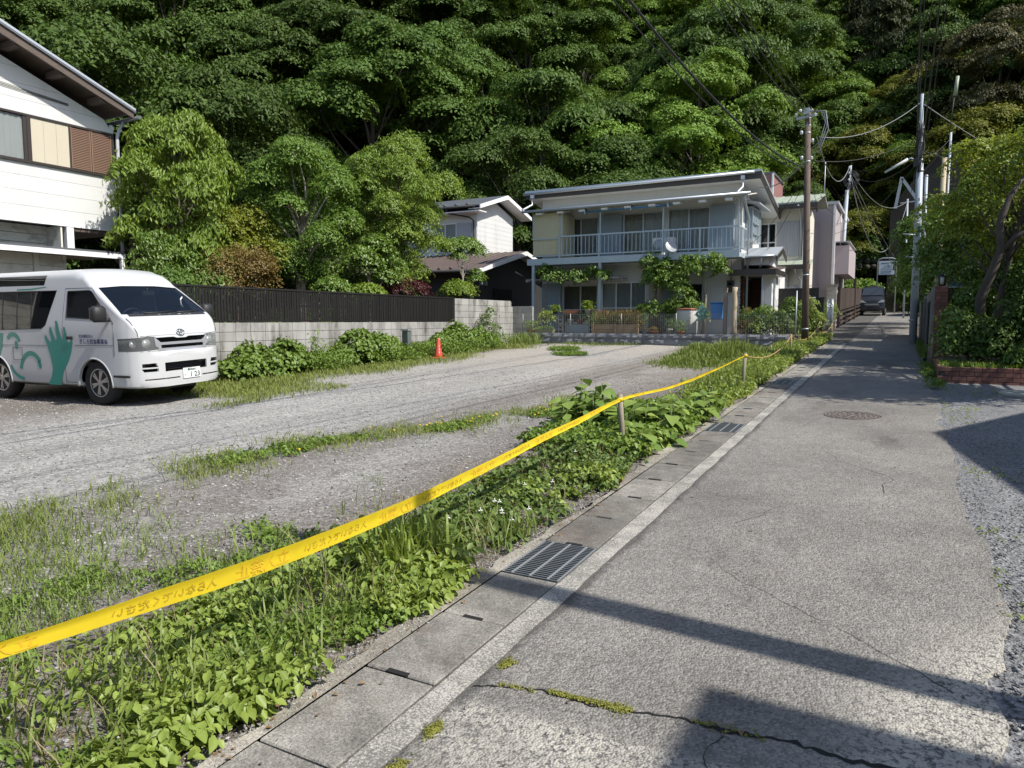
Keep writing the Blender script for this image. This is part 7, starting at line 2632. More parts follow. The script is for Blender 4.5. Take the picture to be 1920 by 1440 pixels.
# cabin
MB().box(-3.5, .55, -.78, .78, .62, .66).build('floor', M['van_dash'], VAN, local=True)
MB().prism([(.35, 1.05), (.66, 1.05), (.66, 1.36), (.42, 1.30)], 'y', -.74, .74).build('dashboard', M['van_dash'], VAN, local=True)
for y0 in (-.42, .38):
    st = MB().box(-.40, .08, y0 - .25, y0 + .25, .85, 1.02).build('seat', M['van_dash'], VAN, local=True, bevel=.03)
    MB().prism([(-.42, 1.0), (-.25, 1.0), (-.36, 1.52), (-.47, 1.52)], 'y', y0 - .24, y0 + .24).build('seat_back', M['van_dash'], st, local=True, bevel=.02)
    MB().box(-.50, -.40, y0 - .13, y0 + .13, 1.55, 1.74).build('headrest', M['van_dash'], st, local=True, bevel=.03)
for x0 in (-1.4, -2.2, -3.0):
    st = MB().prism([(x0, 1.0), (x0 + .12, 1.0), (x0 + .05, 1.5), (x0 - .05, 1.5)], 'y', -.7, .7).build('bench_back', M['van_dash'], VAN, local=True)
sw = MB().tube([(.36 + .05 * math.sin(t), -.42 + .19 * math.cos(t), 1.36 + .17 * math.sin(t)) for t in np.linspace(0, 6.2832, 25)], .014, 6, cap=False).build('steering_wheel', M['van_black'], VAN, local=True)
MB().bar((.36, -.6, 1.36), (.36, -.24, 1.36), .03, .02).build('wheel_spoke', M['van_black'], sw, local=True)
MB().tube([(.1, .1, 1.86), (.12, .1, 1.80)], .01, 6).build('mirror_stem', M['van_black'], VAN, local=True)
MB().box(.10, .13, .0, .22, 1.74, 1.81).build('rear_view_mirror', M['van_black'], VAN, local=True)
# assist handle showing at the passenger side
MB().tube([(.3, .62, 1.70), (.33, .56, 1.66), (.36, .54, 1.58), (.35, .58, 1.52)], .012, 6).build('grab_handle', M['white_paint'], VAN, local=True)
# ---------------------------------------------------------------- balcony house yard
M['terracotta'] = mat('terracotta', (0.33, 0.13, 0.07), .8, .15, 5, .1, 40)
M['white_pot'] = mat('white_pot', (0.55, 0.54, 0.50), .6, .1)
M['green_pot'] = mat('olive_planter', (0.17, 0.19, 0.10), .6, .1)
M['planter_wood'] = mat('planter_timber', (0.30, 0.195, 0.105), .75, .15, 3, .12, 30, .2, 40, grain=(2, 20, 30))
M['blue_plastic'] = mat('blue_plastic', (0.06, 0.20, 0.46), .45, .08)
M['net_green'] = mat('pale_green_net', (0.30, 0.52, 0.42), .7, .15)
M['timber_post'] = mat('grey_timber_post', (0.21, 0.175, 0.14), .85, .2, 3, .15, 30, .3, 40, grain=(40, 40, 2))
M['log'] = mat('pale_log', (0.42, 0.34, 0.23), .85, .2, 3, .15, 30, .3, 40)
M['dry'] = leafmat('dry_brown_stalks', (0.12, 0.075, 0.035), (0.26, 0.17, 0.08), .8, .15)
M['vine'] = leafmat('wisteria_leaf', (0.075, 0.145, 0.02), (0.20, 0.30, 0.045), .45, .3)
M['rubber_dark'] = mat('dark_grey_plastic', (0.06, 0.06, 0.06), .6, .1)
YZ = 1.125
AC = thing('air_conditioner', 'white air conditioner outdoor unit on the balcony', 'air conditioner', (-7.35, 24.35, 3.82))
MB().box(-7.75, -6.98, 24.2, 24.5, 3.86, 4.42).build('case', M['white_paint'], AC, bevel=.015)
MB().lathe([(.22, -.015), (.22, .0), (.20, .0)], (-7.5, 24.195, 4.14), 24, 'y').build('fan_ring', M['pipe'], AC)
MB().lathe([(.195, -.004), (.195, .0)], (-7.5, 24.197, 4.14), 24, 'y').build('fan_grille', M['rubber_dark'], AC)
for x in (-7.65, -7.1):
    MB().box(x - .04, x + .04, 24.2, 24.5, 3.80, 3.86).build('foot', M['rubber_dark'], AC)
SD = thing('satellite_dish', 'grey satellite dish clamped to the balcony railing', 'satellite dish', (-7.0, 23.75, 3.85))
dm = MB()
n0 = len(dm.v)
dm.lathe([(.02, 0), (.14, .018), (.22, .05), (.235, .06), (.22, .056), (.14, .026), (.02, .01)], (0, 0, 0), 20, 'y')
rot = Matrix.Rotation(R(38), 4, 'Z') @ Matrix.Rotation(R(-35), 4, 'X')
for i in range(n0, len(dm.v)):
    v = rot @ Vector((dm.v[i][0] * .85, -dm.v[i][1] * .85, dm.v[i][2]))
    dm.v[i] = (v.x - 6.95, v.y + 23.72, v.z + 4.02)
dm.build('dish', mat('grey_dish', (.33, .345, .36), .4, .05), SD)
MB().tube([(-6.98, 23.76, 3.98), (-7.1, 23.9, 3.86), (-7.1, 23.95, 3.7)], .02, 8).build('mast', M['galv'], SD)
MB().tube([(-6.98, 23.70, 3.83), (-7.12, 23.52, 3.80)], .01, 6).build('feed_arm', M['galv'], SD)
MB().box(-7.18, -7.09, 23.46, 23.54, 3.77, 3.84).build('receiver', M['white_paint'], SD)


def pot(label, x, y, r, h, m, lm=None, lh=.25, z=YZ, name='flower_pot', leafL=.06, nleaf=160):
    t = thing(name, label, 'plant pot', (x, y, z), group='pots in the balcony house yard')
    MB().lathe([(r * .72, 0), (r * .95, h * .85), (r, h * .85), (r, h), (r * .9, h), (r * .85, h * .8)], (x, y, z), 14).build('pot', m, t)
    if lm:
        P = np.array([x, y, z + h]) + rng.normal(0, 1, (nleaf, 3)) * np.array([r * .9, r * .9, 0]) + np.stack([0 * rng.uniform(size=nleaf), 0 * rng.uniform(size=nleaf), rng.uniform(0, lh, nleaf)], -1)
        V, T = leaves(P, nrm(rng.normal(0, .5, (nleaf, 3)) + UP), leafL, leafL * .5, .3, None, 6)
        np_mesh('plant', V, T, lm, t)['kind'] = 'stuff'
    return t


pot('green-leaved pot at the left end of the stone wall', -11.45, 22.4, .2, .14, M['terracotta'], M['wd_mid'], .32, nleaf=320)
pot('tall white pot with dark foliage right of the timber planter', -6.55, 22.45, .1, .2, M['white_pot'], M['wd_mid'], .35, nleaf=160)
pot('red pot with spiky leaves by the rough trunk', -6.2, 22.4, .14, .12, M['terracotta'], M['wd_mid'], .35, nleaf=200)
pot('low terracotta pot with brown plant before the wire fence', -7.05, 22.4, .16, .12, M['terracotta'], M['lf_brown'], .15, nleaf=140)
pot('orange-leaved pot beside the trunk', -7.55, 22.5, .1, .14, M['rubber_dark'], M['lf_brown'], .35, nleaf=220)
o = pot('white pot of bright leaves on the plant shelf', -9.62, 23.0, .11, .14, M['white_pot'], M['lf_garden2'], .3, z=1.83, nleaf=240, leafL=.09)
pot('left pot of bright leaves on the plant shelf', -10.85, 23.0, .09, .08, M['rubber_dark'], M['lf_garden2'], .22, z=1.83, nleaf=150, leafL=.09)
LT = thing('planter_trough', 'olive planter trough on the stone wall behind the wire fence', 'planter', (-10.95, 22.4, YZ), group='pots in the balcony house yard')
MB().prism([(-11.25, YZ), (-10.65, YZ), (-10.6, YZ + .17), (-11.3, YZ + .17)], 'y', 22.3, 22.52).build('trough', M['green_pot'], LT)
n_ = 120
P = np.stack([rng.uniform(-11.25, -10.65, n_), rng.uniform(22.32, 22.5, n_), YZ + .17 + rng.uniform(0, .12, n_)], -1)
V, T = leaves(P, nrm(rng.normal(0, .4, (n_, 3)) + UP), .05, .03, .3, None, 6)
np_mesh('plant', V, T, M['wd_mid'], LT)['kind'] = 'stuff'
SHF = thing('plant_shelf', 'dark plank plant shelf raised on grey cinder blocks', 'shelf', (-10.1, 23.0, YZ))
MB().box(-11.0, -9.25, 22.85, 23.15, 1.775, 1.825).build('top_plank', M['rubber_dark'], SHF)
MB().box(-10.75, -9.3, 22.88, 23.12, 1.44, 1.47).build('lower_plank', M['timber_post'], SHF)
for x in (-10.6, -9.45):
    for z0 in (YZ + .0, 1.47):
        cb = MB()
        wall_y(cb, x - .09, x + .09, z0, z0 + (.30 if z0 > 1.3 else .31), 22.9, 23.1, [(x - .055, x + .055, z0 + .03, z0 + .13), (x - .055, x + .055, z0 + .17, z0 + .27)])
        cb.build('cinder_block', M['block'], SHF)
BX = thing('brown_trough', 'terracotta trough lying on the plant shelf', 'planter', (-10.2, 23.0, 1.83), group='pots in the balcony house yard')
MB().prism([(-10.48, 1.828), (-9.98, 1.828), (-9.94, 1.95), (-10.52, 1.95)], 'y', 22.9, 23.1).build('trough', M['terracotta'], BX)
MB().box(-10.47, -9.99, 22.92, 23.08, 1.951, 1.956).build('soil', M['soil'], BX)
for k, (x, lab) in enumerate(((-10.25, 'left pale pot under the plant shelf'), (-9.9, 'right brown pot under the plant shelf'))):
    pot(lab, x, 23.0, .12, .16, M['terracotta'] if k else M['white_pot'], None, z=1.471)
PB = thing('timber_planter', 'long timber planter box full of dry brown stalks', 'planter', (-8.4, 22.5, YZ))
for k in range(2):
    for j in range(2):
        MB().box(-9.12 + j * .78, -8.36 + j * .78, 22.28, 22.31, YZ + .02 + k * .16, YZ + .175 + k * .16).build('board', M['planter_wood'], PB)
for x in (-9.13, -8.35, -7.56):
    MB().box(x - .025, x + .025, 22.25, 22.28, YZ, YZ + .36).build('batten', M['planter_wood'], PB)
MB().box(-9.13, -7.56, 22.31, 22.75, YZ, YZ + .3).build('soil_box', M['soil'], PB)
XY = scatter(1500, -9.1, -7.55, 22.32, 22.75, lambda x, y: .9 + 0 * x)
st_ = blades('dry_stalks', XY, .5, .006, M['dry'], None, lambda x, y: YZ + .3 + 0 * x, .25)
st_.parent = PB
for k_ in ('category', 'label'):
    if k_ in st_:
        del st_[k_]
st_.location = -rootloc(PB)
XY = scatter(900, -9.3, -7.5, 22.4, 22.9, lambda x, y: .9 + 0 * x)
gl_ = sprigs('green_growth', XY, .5, .06, .4, 5, M['wd_mid'], None, lambda x, y: YZ + .2 + 0 * x)
gl_.parent = PB
for k_ in ('category', 'label'):
    if k_ in gl_:
        del gl_[k_]
gl_.location = -rootloc(PB)
BU = thing('blue_bucket', 'tall blue plastic bin hung by the wooden gate post', 'bin', (-5.15, 22.7, 1.5))
MB().prism([(-5.28, 1.62), (-4.98, 1.62), (-4.94, 2.12), (-5.32, 2.12)], 'y', 22.55, 22.85).build('body', M['blue_plastic'], BU, bevel=.02)
MB().box(-5.34, -4.92, 22.53, 22.87, 2.12, 2.16).build('rim', M['blue_plastic'], BU, bevel=.01)
BS = thing('water_tank', 'white rounded plastic tub with red lid behind the wire fence', 'tub', (-6.1, 22.9, YZ))
MB().lathe([(.30, 0), (.33, .1), (.34, .75), (.32, .8)], (-6.15, 22.95, YZ), 20).build('tub', mat('off_white_tub', (.48, .47, .43), .6, .1), BS)
MB().lathe([(.35, .8), (.35, .83), (.2, .86)], (-6.15, 22.95, YZ), 20).build('lid', M['terracotta'], BS)
NT = thing('green_net', 'pale green netting draped over a post by the gate', 'net', (-5.6, 22.6, 1.6))
V, F = [], []
for i in range(12):
    for j in range(9):
        u, v = i / 11, j / 8
        V.append((-5.75 + .36 * u + .05 * math.sin(j * 1.3), 22.55 + .07 * math.sin(i * 1.9 + j) + .05 * math.cos(j * 2.1), 2.08 - .5 * v * (1 - .9 * abs(u - .4)) - .35 * abs(u - .45) + .03 * math.sin(i * 2.3)))
for i in range(11):
    for j in range(8):
        a = i * 9 + j
        F.append((a, a + 1, a + 10, a + 9))
MB().add(V, F, True).build('cloth', M['net_green'], NT)
MB().tube([(-5.6, 22.62, YZ), (-5.6, 22.62, 2.1)], .02, 6).build('prop', M['galv'], NT)
for x, h, m_, lab in ((-4.82, 2.55, 'timber_post', 'weathered square wooden gate post before the porch'), (-4.55, 2.6, 'log', 'pale peeling log post right of the wooden gate post')):
    t = thing('gate_post', lab, 'post', (x, 22.35, YZ))
    if m_ == 'log':
        pts = [(x + random.uniform(-.012, .012), 22.35, YZ + k * (h - YZ) / 8) for k in range(9)]
        MB().tube(pts, [.075 + random.uniform(-.008, .01) for _ in pts], 10).build('shaft', M[m_], t)
        MB().tube([(x, 22.35, h - .04), (x, 22.35, h)], .07, 10).build('cap', M['timber_post'], t)
    else:
        MB().box(x - .055, x + .055, 22.3, 22.41, YZ, h).build('shaft', M[m_], t)
        MB().box(x - .06, x + .06, 22.29, 22.42, h, h + .03).build('cap', M[m_], t)
GM = thing('gas_meter', 'dark meter box on the white wall by the porch', 'meter', (-5.25, 25.1, 2.5))
MB().box(-5.38, -5.15, 25.05, 25.19, 2.55, 2.95).build('case', M['rubber_dark'], GM, bevel=.02)
MB().box(-5.33, -5.2, 25.035, 25.05, 2.78, 2.88).build('dial', M['glass_dark'], GM)
MB().tube([(-5.26, 25.14, 2.95), (-5.26, 25.14, 3.6)], .012, 6).build('pipe', M['rubber_dark'], GM)

# wisteria: rough twin trunks and hanging leaf masses
def vine_mass(name, label, lobes, base, trunk, lm, per=44, dens=13, L=.10, W=.05, clump=.2):
    t = thing(name, label, 'vine', base, group='vines on the balcony house')
    P, Nn, D, CP = crown_points(lobes, clump, per, dens, .3, .4, -.9)
    V, T = leaves(P, Nn, L * rng.uniform(.7, 1.2, len(P)), W * rng.uniform(.8, 1.2, len(P)), .7, D, 6)
    np_mesh('foliage', V, T, lm, t)
    mb = MB()
    for pts, rr in trunk:
        mb.tube(pts, rr, 8)
    mb.build('trunk', M['bark_pale'], t)
    return t


vine_mass('wisteria', 'leafy wisteria with thick gnarled trunk climbing to the balcony',
          [(-7.7, 24.0, 3.55, .55, .35, .4), (-7.0, 23.9, 3.35, .55, .35, .35), (-6.3, 23.8, 3.4, .5, .35, .35), (-6.6, 23.7, 2.8, .4, .3, .4), (-6.3, 23.6, 2.3, .4, .3, .4), (-6.6, 23.5, 1.95, .6, .3, .3), (-7.6, 23.5, 1.95, .45, .3, .3), (-7.75, 23.9, 3.05, .35, .3, .3), (-5.55, 23.9, 3.55, .3, .3, .28), (-5.3, 23.9, 3.3, .25, .25, .25), (-6.0, 23.5, 1.9, .4, .3, .25), (-7.0, 23.7, 3.0, .4, .3, .3)],
          (-7.6, 24.0, YZ), [([(-7.75, 24.3, YZ), (-7.70, 24.3, 2.0), (-7.72, 24.25, 2.8), (-7.6, 24.2, 3.6)], [.16, .14, .15, .1]), ([(-7.5, 24.35, YZ), (-7.52, 24.33, 2.1), (-7.45, 24.25, 3.0), (-7.2, 24.1, 3.5)], [.12, .11, .11, .06]), ([(-5.95, 24.3, YZ), (-5.9, 24.3, 2.4), (-6.0, 24.2, 3.2), (-6.2, 24.0, 3.4)], [.05, .05, .045, .03]), ([(-7.2, 24.1, 3.5), (-6.4, 24.0, 3.45), (-5.5, 24.0, 3.5)], [.05, .04, .02])], M['vine'])
vine_mass('creeper', 'creeper hanging along the left pergola under the balcony',
          [(-11.6, 24.05, 3.3, .4, .3, .22), (-11.1, 24.0, 3.25, .45, .3, .22), (-10.5, 24.0, 3.2, .45, .3, .2), (-9.9, 24.0, 3.25, .45, .3, .2), (-9.45, 23.95, 3.2, .25, .25, .18), (-11.7, 24.0, 3.55, .25, .25, .15)],
          (-11.9, 24.3, YZ), [([(-11.95, 24.3, YZ), (-11.9, 24.3, 2.4), (-11.7, 24.1, 3.2), (-10.5, 24.05, 3.2), (-9.5, 24.05, 3.2)], [.03, .03, .025, .02, .01])], M['lf_shrub'])
for k, (x, y, rx, rz, lm, lab) in enumerate(((-3.95, 22.9, .5, .55, 'wd_mid', 'leafy bush behind the wire fence before the porch'), (-3.3, 22.9, .45, .5, 'wd_dark', 'grey-green bush with pale flowers by the wooden pole'), (-4.35, 23.6, .3, .55, 'lf_brown', 'rusty orange fern-like bush at the porch'), (-3.1, 24.5, .4, .75, 'lf_shrub', 'dark green shrub before the black boarded fence'), (-2.9, 26.6, .5, .8, 'wd_light', 'tall light green plants behind the wooden pole'), (-3.75, 22.6, .35, .35, 'wd_light', 'low yellow-green herbs at the foot of the wire fence'), (-11.3, 23.4, .15, .5, 'wd_light', 'spindly seedling by the left balcony post'), (-2.7, 31.5, .35, .7, 'wd_mid', 'dark bush at the grey boundary blocks up the lane'))):
    r_ = random.Random(k + 140)
    lb = [(x + r_.uniform(-.6, .6) * rx, y + r_.uniform(-.3, .3), max(gz(y), YZ) + rz * r_.uniform(.3, 1.3), rx * .5, .3, rz * .35) for _ in range(6)]
    tree('yard_bush', lab, (x, y, max(gz(y), 1.0)), lb, M[lm], M['bark'], .08, .035, .18, 34, 16, .02, .4, .5, 'shrub', 'bushes round the balcony house', twig=16)
# black boarded fence beside the entrance
BF = thing('black_board_fence', 'black boarded fence right of the porch', 'fence', (-3.5, 27, 1.2))
for k in range(15):
    MB().box(-4.3 + k * .11, -4.3 + k * .11 + .107, 26.98, 27.0, 1.0, 2.72).build('board', M['slat'], BF)
MB().box(-4.3, -2.66, 27.0, 27.04, 2.6, 2.68).build('rail', M['slat'], BF)

# ---------------------------------------------------------------- up the lane, left side
M['plank'] = mat('dark_brown_plank', (0.05, 0.034, 0.027), .7, .2, 3, .15, 20, rnd=.3)
DG = thing('plank_fence', 'dark brown plank fence with open slats below, along the left of the lane', 'fence', (-2.55, 42, gz(42)))
y = 34.2
while y < 55:
    if y < 44.5 or y > 45.0:
        MB().box(-2.52, -2.49, y, y + .225, gz(y) + .75, gz(y) + 1.72).build('plank', M['plank'], DG)
    y += .232
for k in range(3):
    for y0, y1 in ((34.2, 44.5), (45, 55)):
        MB().bar((-2.5, y0, gz(y0) + .2 + k * .22), (-2.5, y1, gz(y1) + .2 + k * .22), .03, .09).build('slat', M['plank'], DG)
for y in (34.2, 37.7, 41.2, 44.5, 45, 48.5, 52, 55):
    MB().box(-2.6, -2.5, y - .06, y + .06, gz(y) - .1, gz(y) + (1.75 if y not in (44.5, 45) else 2.3)).build('post', M['plank'], DG)
MB().box(-2.48, -2.42, 43.9, 44.0, gz(44) - .1, gz(44) + 2.1).build('rust_post', mat('rusty_steel', (.17, .085, .05), .8, .25), DG)
GT = thing('white_gate', 'white folding metal gate beside the black post up the lane', 'gate', (-2.45, 29.5, gz(29.5)))
for k in range(9):
    y = 27.6 + k * .28
    MB().tube([(-2.42, y, gz(y) + .05), (-2.42, y, gz(y) + 1.3)], .016, 6).build('bar', M['silver'], GT)
for z_ in (.12, .6, 1.0, 1.28):
    MB().bar((-2.42, 27.55, gz(27.5) + z_), (-2.42, 29.9, gz(29.9) + z_), .025, .03).build('rail', M['silver'], GT)
BP = thing('black_post', 'black square gate post at the bend of the verge', 'post', (-2.6, 27.0, gz(27)))
MB().box(-2.72, -2.48, 26.9, 27.14, .9, 2.35).build('shaft', M['van_black'], BP)
MB().box(-2.74, -2.46, 26.88, 27.16, 2.35, 2.39).build('cap', M['van_black'], BP)
MBX = thing('grey_meter_box', 'grey box on the black gate post', 'box', (-2.9, 26.9, 1.9))
MB().box(-2.98, -2.74, 26.9, 27.1, 1.95, 2.4).build('case', M['panel_grey'], MBX, bevel=.02)
MB().box(-2.93, -2.79, 26.885, 26.9, 2.1, 2.3).build('door', M['pipe'], MBX)
BK = thing('block_pier', 'pale concrete block pier at the start of the plank fence', 'pier', (-2.7, 32.6, gz(32.6)))
for k in range(9):
    piece('block', full, (-2.72, 32.7, gz(32.6) + .1 + k * .2), BK, rot=(0, 0, math.pi / 2))
MB().box(-2.94, -2.5, 32.6, 32.8, gz(32.6) + 1.81, gz(32.6) + 1.87).build('cap', M['kerb'], BK)
for k, (x, y, z, rx, ry, rz, lab, lm) in enumerate(((-3.2, 58.5, 4.2, 1.4, 1.2, .9, 'bright green bush behind the far black van', 'lf_hill_light'), (-5.2, 56.5, 4.0, 1.5, 1.5, 1.0, 'light bush on the bank left of the far van', 'lf_hill_light'), (-.2, 58, 3.6, .9, 1.0, .8, 'bush beside the notice board frame', 'lf_hill_light'), (-3.5, 61, 6.5, 2.0, 1.5, 1.5, 'shrub on the slope above the far van', 'lf_hill_mid'), (-1.2, 62, 7.0, 2.0, 1.5, 1.6, 'shrub below the retaining wall', 'lf_hill_mid'), (.9, 52, 3.2, .8, 3.0, .9, 'overgrown hedge on the right of the far lane', 'lf_hill_mid'), (-6.5, 60.5, 6.4, 2.2, 1.5, 1.6, 'shrub on the green slope behind the pink house', 'lf_hill_light'))):
    r_ = random.Random(k + 170)
    lb = [(x + r_.uniform(-.7, .7) * rx, y + r_.uniform(-.6, .6) * ry, z + r_.uniform(-1.0, .5) * rz, rx * .55, ry * .55, rz * .5) for _ in range(9)]
    tree('bank_bush', lab, (x, y, gz(y)), lb, M[lm], M['bark_dark'], .18, .1, .4, 40, 5, .04, .3, .5, 'shrub', 'bushes round the far end of the lane', twig=10)
RW = thing('retaining_wall', 'tall dark mossy retaining wall rising to the right beyond the lane', 'wall', (1.2, 60, gz(60)))
M['retain'] = mat('dark_mossy_concrete', (0.045, 0.038, 0.032), .9, .35, .5, .2, 8, .5, 6)
MB().prism([(-1.3, 2), (3.0, 2), (3.0, 13.6), (1.7, 13.2), (-.9, 10.0), (-1.25, 9.5)], 'y', 59.6, 61).build('face', M['retain'], RW)
MB().prism([(1.7, 13.2), (3.0, 13.6), (3.0, 13.8), (1.65, 13.4), (-.95, 10.2), (-.9, 10.0)], 'y', 59.5, 61.1).build('coping', M['retain'], RW)
AF = thing('steel_a_frame', 'pale steel A-shaped frame standing by the retaining wall', 'frame', (-.6, 59.3, 9))
MB().bar((-.95, 59.2, 9.6), (-.62, 59.2, 11.8), .2, .12, (0, 1, 0)).build('leg', M['galv'], AF)
MB().bar((.35, 59.2, 10.2), (-.60, 59.2, 11.7), .2, .12, (0, 1, 0)).build('leg', M['galv'], AF)
ROK = thing('stone_bank', 'rough dark stone bank above the far bushes', 'bank', (-4, 60, 4))
for k in range(34):
    x, z = -6 + (k % 12) * .42 + random.uniform(-.1, .1), 5.6 + (k // 12) * .45 + random.uniform(-.1, .1)
    MB().sphere((x, 59.6 + .35 * (k // 12), z), (random.uniform(.2, .3), .25, random.uniform(.18, .26)), 7, 5).build('stone', M['retain'], ROK)

# far black van
KV = thing('black_van', 'black compact van parked at the far end of the lane', 'van', (-1.85, 51.2, gz(50.5)))
M['kei'] = mat('black_car_paint', (0.018, 0.018, 0.02), .25, .05, spec=.6)
x0, y0, z0 = -1.85, 50.0, gz(50)
V, F = [], []
sts = [(0.0, .38, .62, .68), (.05, .32, .95, .73), (.35, .30, 1.08, .74), (.55, .30, 1.16, .74), (.62, .30, 1.25, .735), (1.15, .30, 1.80, .68), (1.35, .30, 1.88, .67), (3.2, .30, 1.9, .67), (3.38, .34, 1.8, .66)]
rings = []
for dy, zb, zt, w in sts:
    ring_ = []
    for fy, fz in ((-1, 0), (-1.0, .25), (-1.0, .5), (-.99, .62), (-.93, .85), (-.85, .97), (-.6, 1.0), (0, 1.02), (.6, 1.0), (.85, .97), (.93, .85), (.99, .62), (1, .5), (1, .25), (1, 0)):
        ring_.append((x0 + fy * w, y0 + dy, z0 + zb + (zt - zb) * fz))
    rings.append(ring_)
n_ = len(rings[0])
V = [p for r_ in rings for p in r_]
for i in range(len(rings) - 1):
    for k in range(n_ - 1):
        F.append((i * n_ + k, i * n_ + k + 1, (i + 1) * n_ + k + 1, (i + 1) * n_ + k))
    F.append((i * n_ + n_ - 1, i * n_, (i + 1) * n_, (i + 1) * n_ + n_ - 1))
F += [tuple(range(n_)), tuple((len(rings) - 1) * n_ + k for k in range(n_))]
kb_ = MB().add(V, F, True).build('body', M['kei'], KV)
kb_.data.set_sharp_from_angle(angle=R(40))
MB().add([(x0 - .60, y0 + .615, z0 + 1.30), (x0 + .60, y0 + .615, z0 + 1.30), (x0 + .54, y0 + 1.08, z0 + 1.78), (x0 - .54, y0 + 1.08, z0 + 1.78)], [(0, 1, 2, 3)]).build('windscreen', mat('dark_windscreen_glass', (.03, .036, .042), .08, spec=.8), KV)  # plain dark glass colour, opaque and glossy
for s in (-1, 1):
    MB().prism([(y0 + .9, z0 + 1.15), (y0 + 3.1, z0 + 1.15), (y0 + 3.0, z0 + 1.7), (y0 + 1.3, z0 + 1.7)], 'x', x0 + s * .735 - .004, x0 + s * .735 + .004).build('side_window', M['glass_dark'], KV)
    hl = MB().prism([(x0 + s * .30, z0 + .82), (x0 + s * .68, z0 + .84), (x0 + s * .70, z0 + .98), (x0 + s * .55, z0 + 1.0)], 'y', y0 - .01, y0 + .2).build('headlight', mat('clear_headlamp%d' % s, (.6, .62, .62), .15, spec=.8), KV)
    MB().box(x0 + s * .80 - .08, x0 + s * .80 + .08, y0 + .75, y0 + .85, z0 + 1.2, z0 + 1.4).build('mirror', M['kei'], KV, bevel=.03)
    for dy in (.55, 2.75):
        wh = MB().lathe([(.2, s * .58), (.27, s * .58), (.27, s * .74), (.2, s * .745)], (x0, y0 + dy, z0 + .27), 18, 'x').build('wheel', M['tyre'], KV)
        MB().lathe([(.18, s * .70), (.17, s * .748), (.05, s * .75)], (x0, y0 + dy, z0 + .27), 16, 'x').build('rim', M['alloy'], wh)
MB().box(x0 - .4, x0 + .4, y0 - .012, y0 + .02, z0 + .66, z0 + .76).build('grille', M['chrome'], KV)
MB().box(x0 - .45, x0 + .45, y0 - .008, y0 + .02, z0 + .42, z0 + .54).build('intake', M['van_black'], KV)
MB().box(x0 - .17, x0 + .17, y0 - .015, y0 - .009, z0 + .54, z0 + .65).build('number_plate', M['van_black'], KV)

# ---------------------------------------------------------------- right side: planter, pillar, gate, walls
bk = stretch_mesh('brick', .208, .095, .072, M['brick_red'], .004)
bk90 = stretch_mesh('brick', .095, .208, .072, M['brick_red'], .004)
PL = thing('brick_planter', 'low red brick planter wall at the corner of the forecourt', 'planter', (1.9, 14.42, gz(14.4)))
MB().box(.58, 4.3, 14.38, 14.44, .3, .76).build('mortar', M['mortar'], PL)
MB().box(.56, .62, 14.44, 17.6, .4, .78).build('mortar', M['mortar'], PL)
for r0 in range(4):
    z = .80 - .038 - r0 * .079
    x = .64 + (.108 if r0 % 2 else 0)
    while x < 4.3:
        piece('brick', bk, (x, 14.40, z), PL)
        x += .216
    y = 14.55 + (.108 if r0 % 2 else 0)
    while y < 17.5:
        piece('brick', bk90, (.59, y, z), PL)
        y += .216
bed = grid_sheet('planter_soil', .62, 4.3, 14.45, 20, 8, 8, lambda x, y: .70 + (y - 14.4) * .035 + 0 * x, M['soil'])
BPp = thing('brick_pillar', 'red brick gate pillar with black lamp at the right edge of the lane', 'pillar', (.66, 17.85, gz(17.8)))
MB().box(.56, .76, 17.78, 17.98, .5, 2.26).build('mortar', M['mortar'], BPp)
hb = stretch_mesh('brick', .118, .022, .066, M['brick_red'], .003)
hb90 = stretch_mesh('brick', .022, .118, .066, M['brick_red'], .003)
for r0 in range(23):
    z = .66 + .04 + r0 * .0725
    off = .03 if r0 % 2 else -.03
    for k in (-1, 1):
        piece('brick', hb, (.66 + k * .061 + off * .0, 17.772, z), BPp)
        piece('brick', hb90, (.552, 17.88 + k * .061, z), BPp)
        piece('brick', hb90, (.768, 17.88 + k * .061, z), BPp)
pl_ = MB().lathe([(.05, 0), (.07, .02), (.075, .2), (.05, .24), (.02, .26)], (.66, 17.88, 2.33), 12).build('lamp', M['van_black'], BPp)
MB().lathe([(.035, .03), (.035, .18)], (.66, 17.80, 2.33), 10).build('lamp_glass', M['white_pot'], pl_)
GP2 = thing('garden_gate', 'dark brown gate panel under a small pale blue metal roof', 'gate', (1.1, 18.9, gz(18.9)))
for x in (.80, .885, .97, 1.24, 1.325):
    MB().box(x, x + .08, 18.9, 18.93, 1.42, 2.26).build('board', M['plank'], GP2)
for x in (1.06, 1.10, 1.16, 1.2):
    MB().box(x, x + .014, 18.9, 18.93, 1.42, 2.26).build('bar', M['silver'], GP2)
MB().box(.78, 1.6, 18.89, 18.95, 2.26, 2.31).build('head_rail', M['plank'], GP2)
MB().box(.78, 1.6, 18.89, 18.95, 1.38, 1.42).build('foot_rail', M['plank'], GP2)
MB().prism([(18.7, 2.32), (19.3, 2.44), (19.3, 2.47), (18.7, 2.35)], 'x', .80, 1.75).build('roof', mat('pale_blue_metal', (.40, .52, .62), .35, .05, metal=.3), GP2)
for x in (.84, 1.55):
    MB().box(x - .03, x + .03, 18.95, 19.01, .7, 2.3).build('post', M['plank'], GP2)
WC = thing('white_car', 'white car body glimpsed behind the gate panel', 'car', (1.7, 21.0, gz(21)))
MB().prism([(20.2, 1.0), (23.8, 1.0), (23.9, 1.5), (23.2, 1.6), (22.6, 2.1), (21.0, 2.1), (20.4, 1.65), (20.15, 1.5)], 'x', 1.15, 2.7).build('body', M['van_white'], WC, bevel=.05)
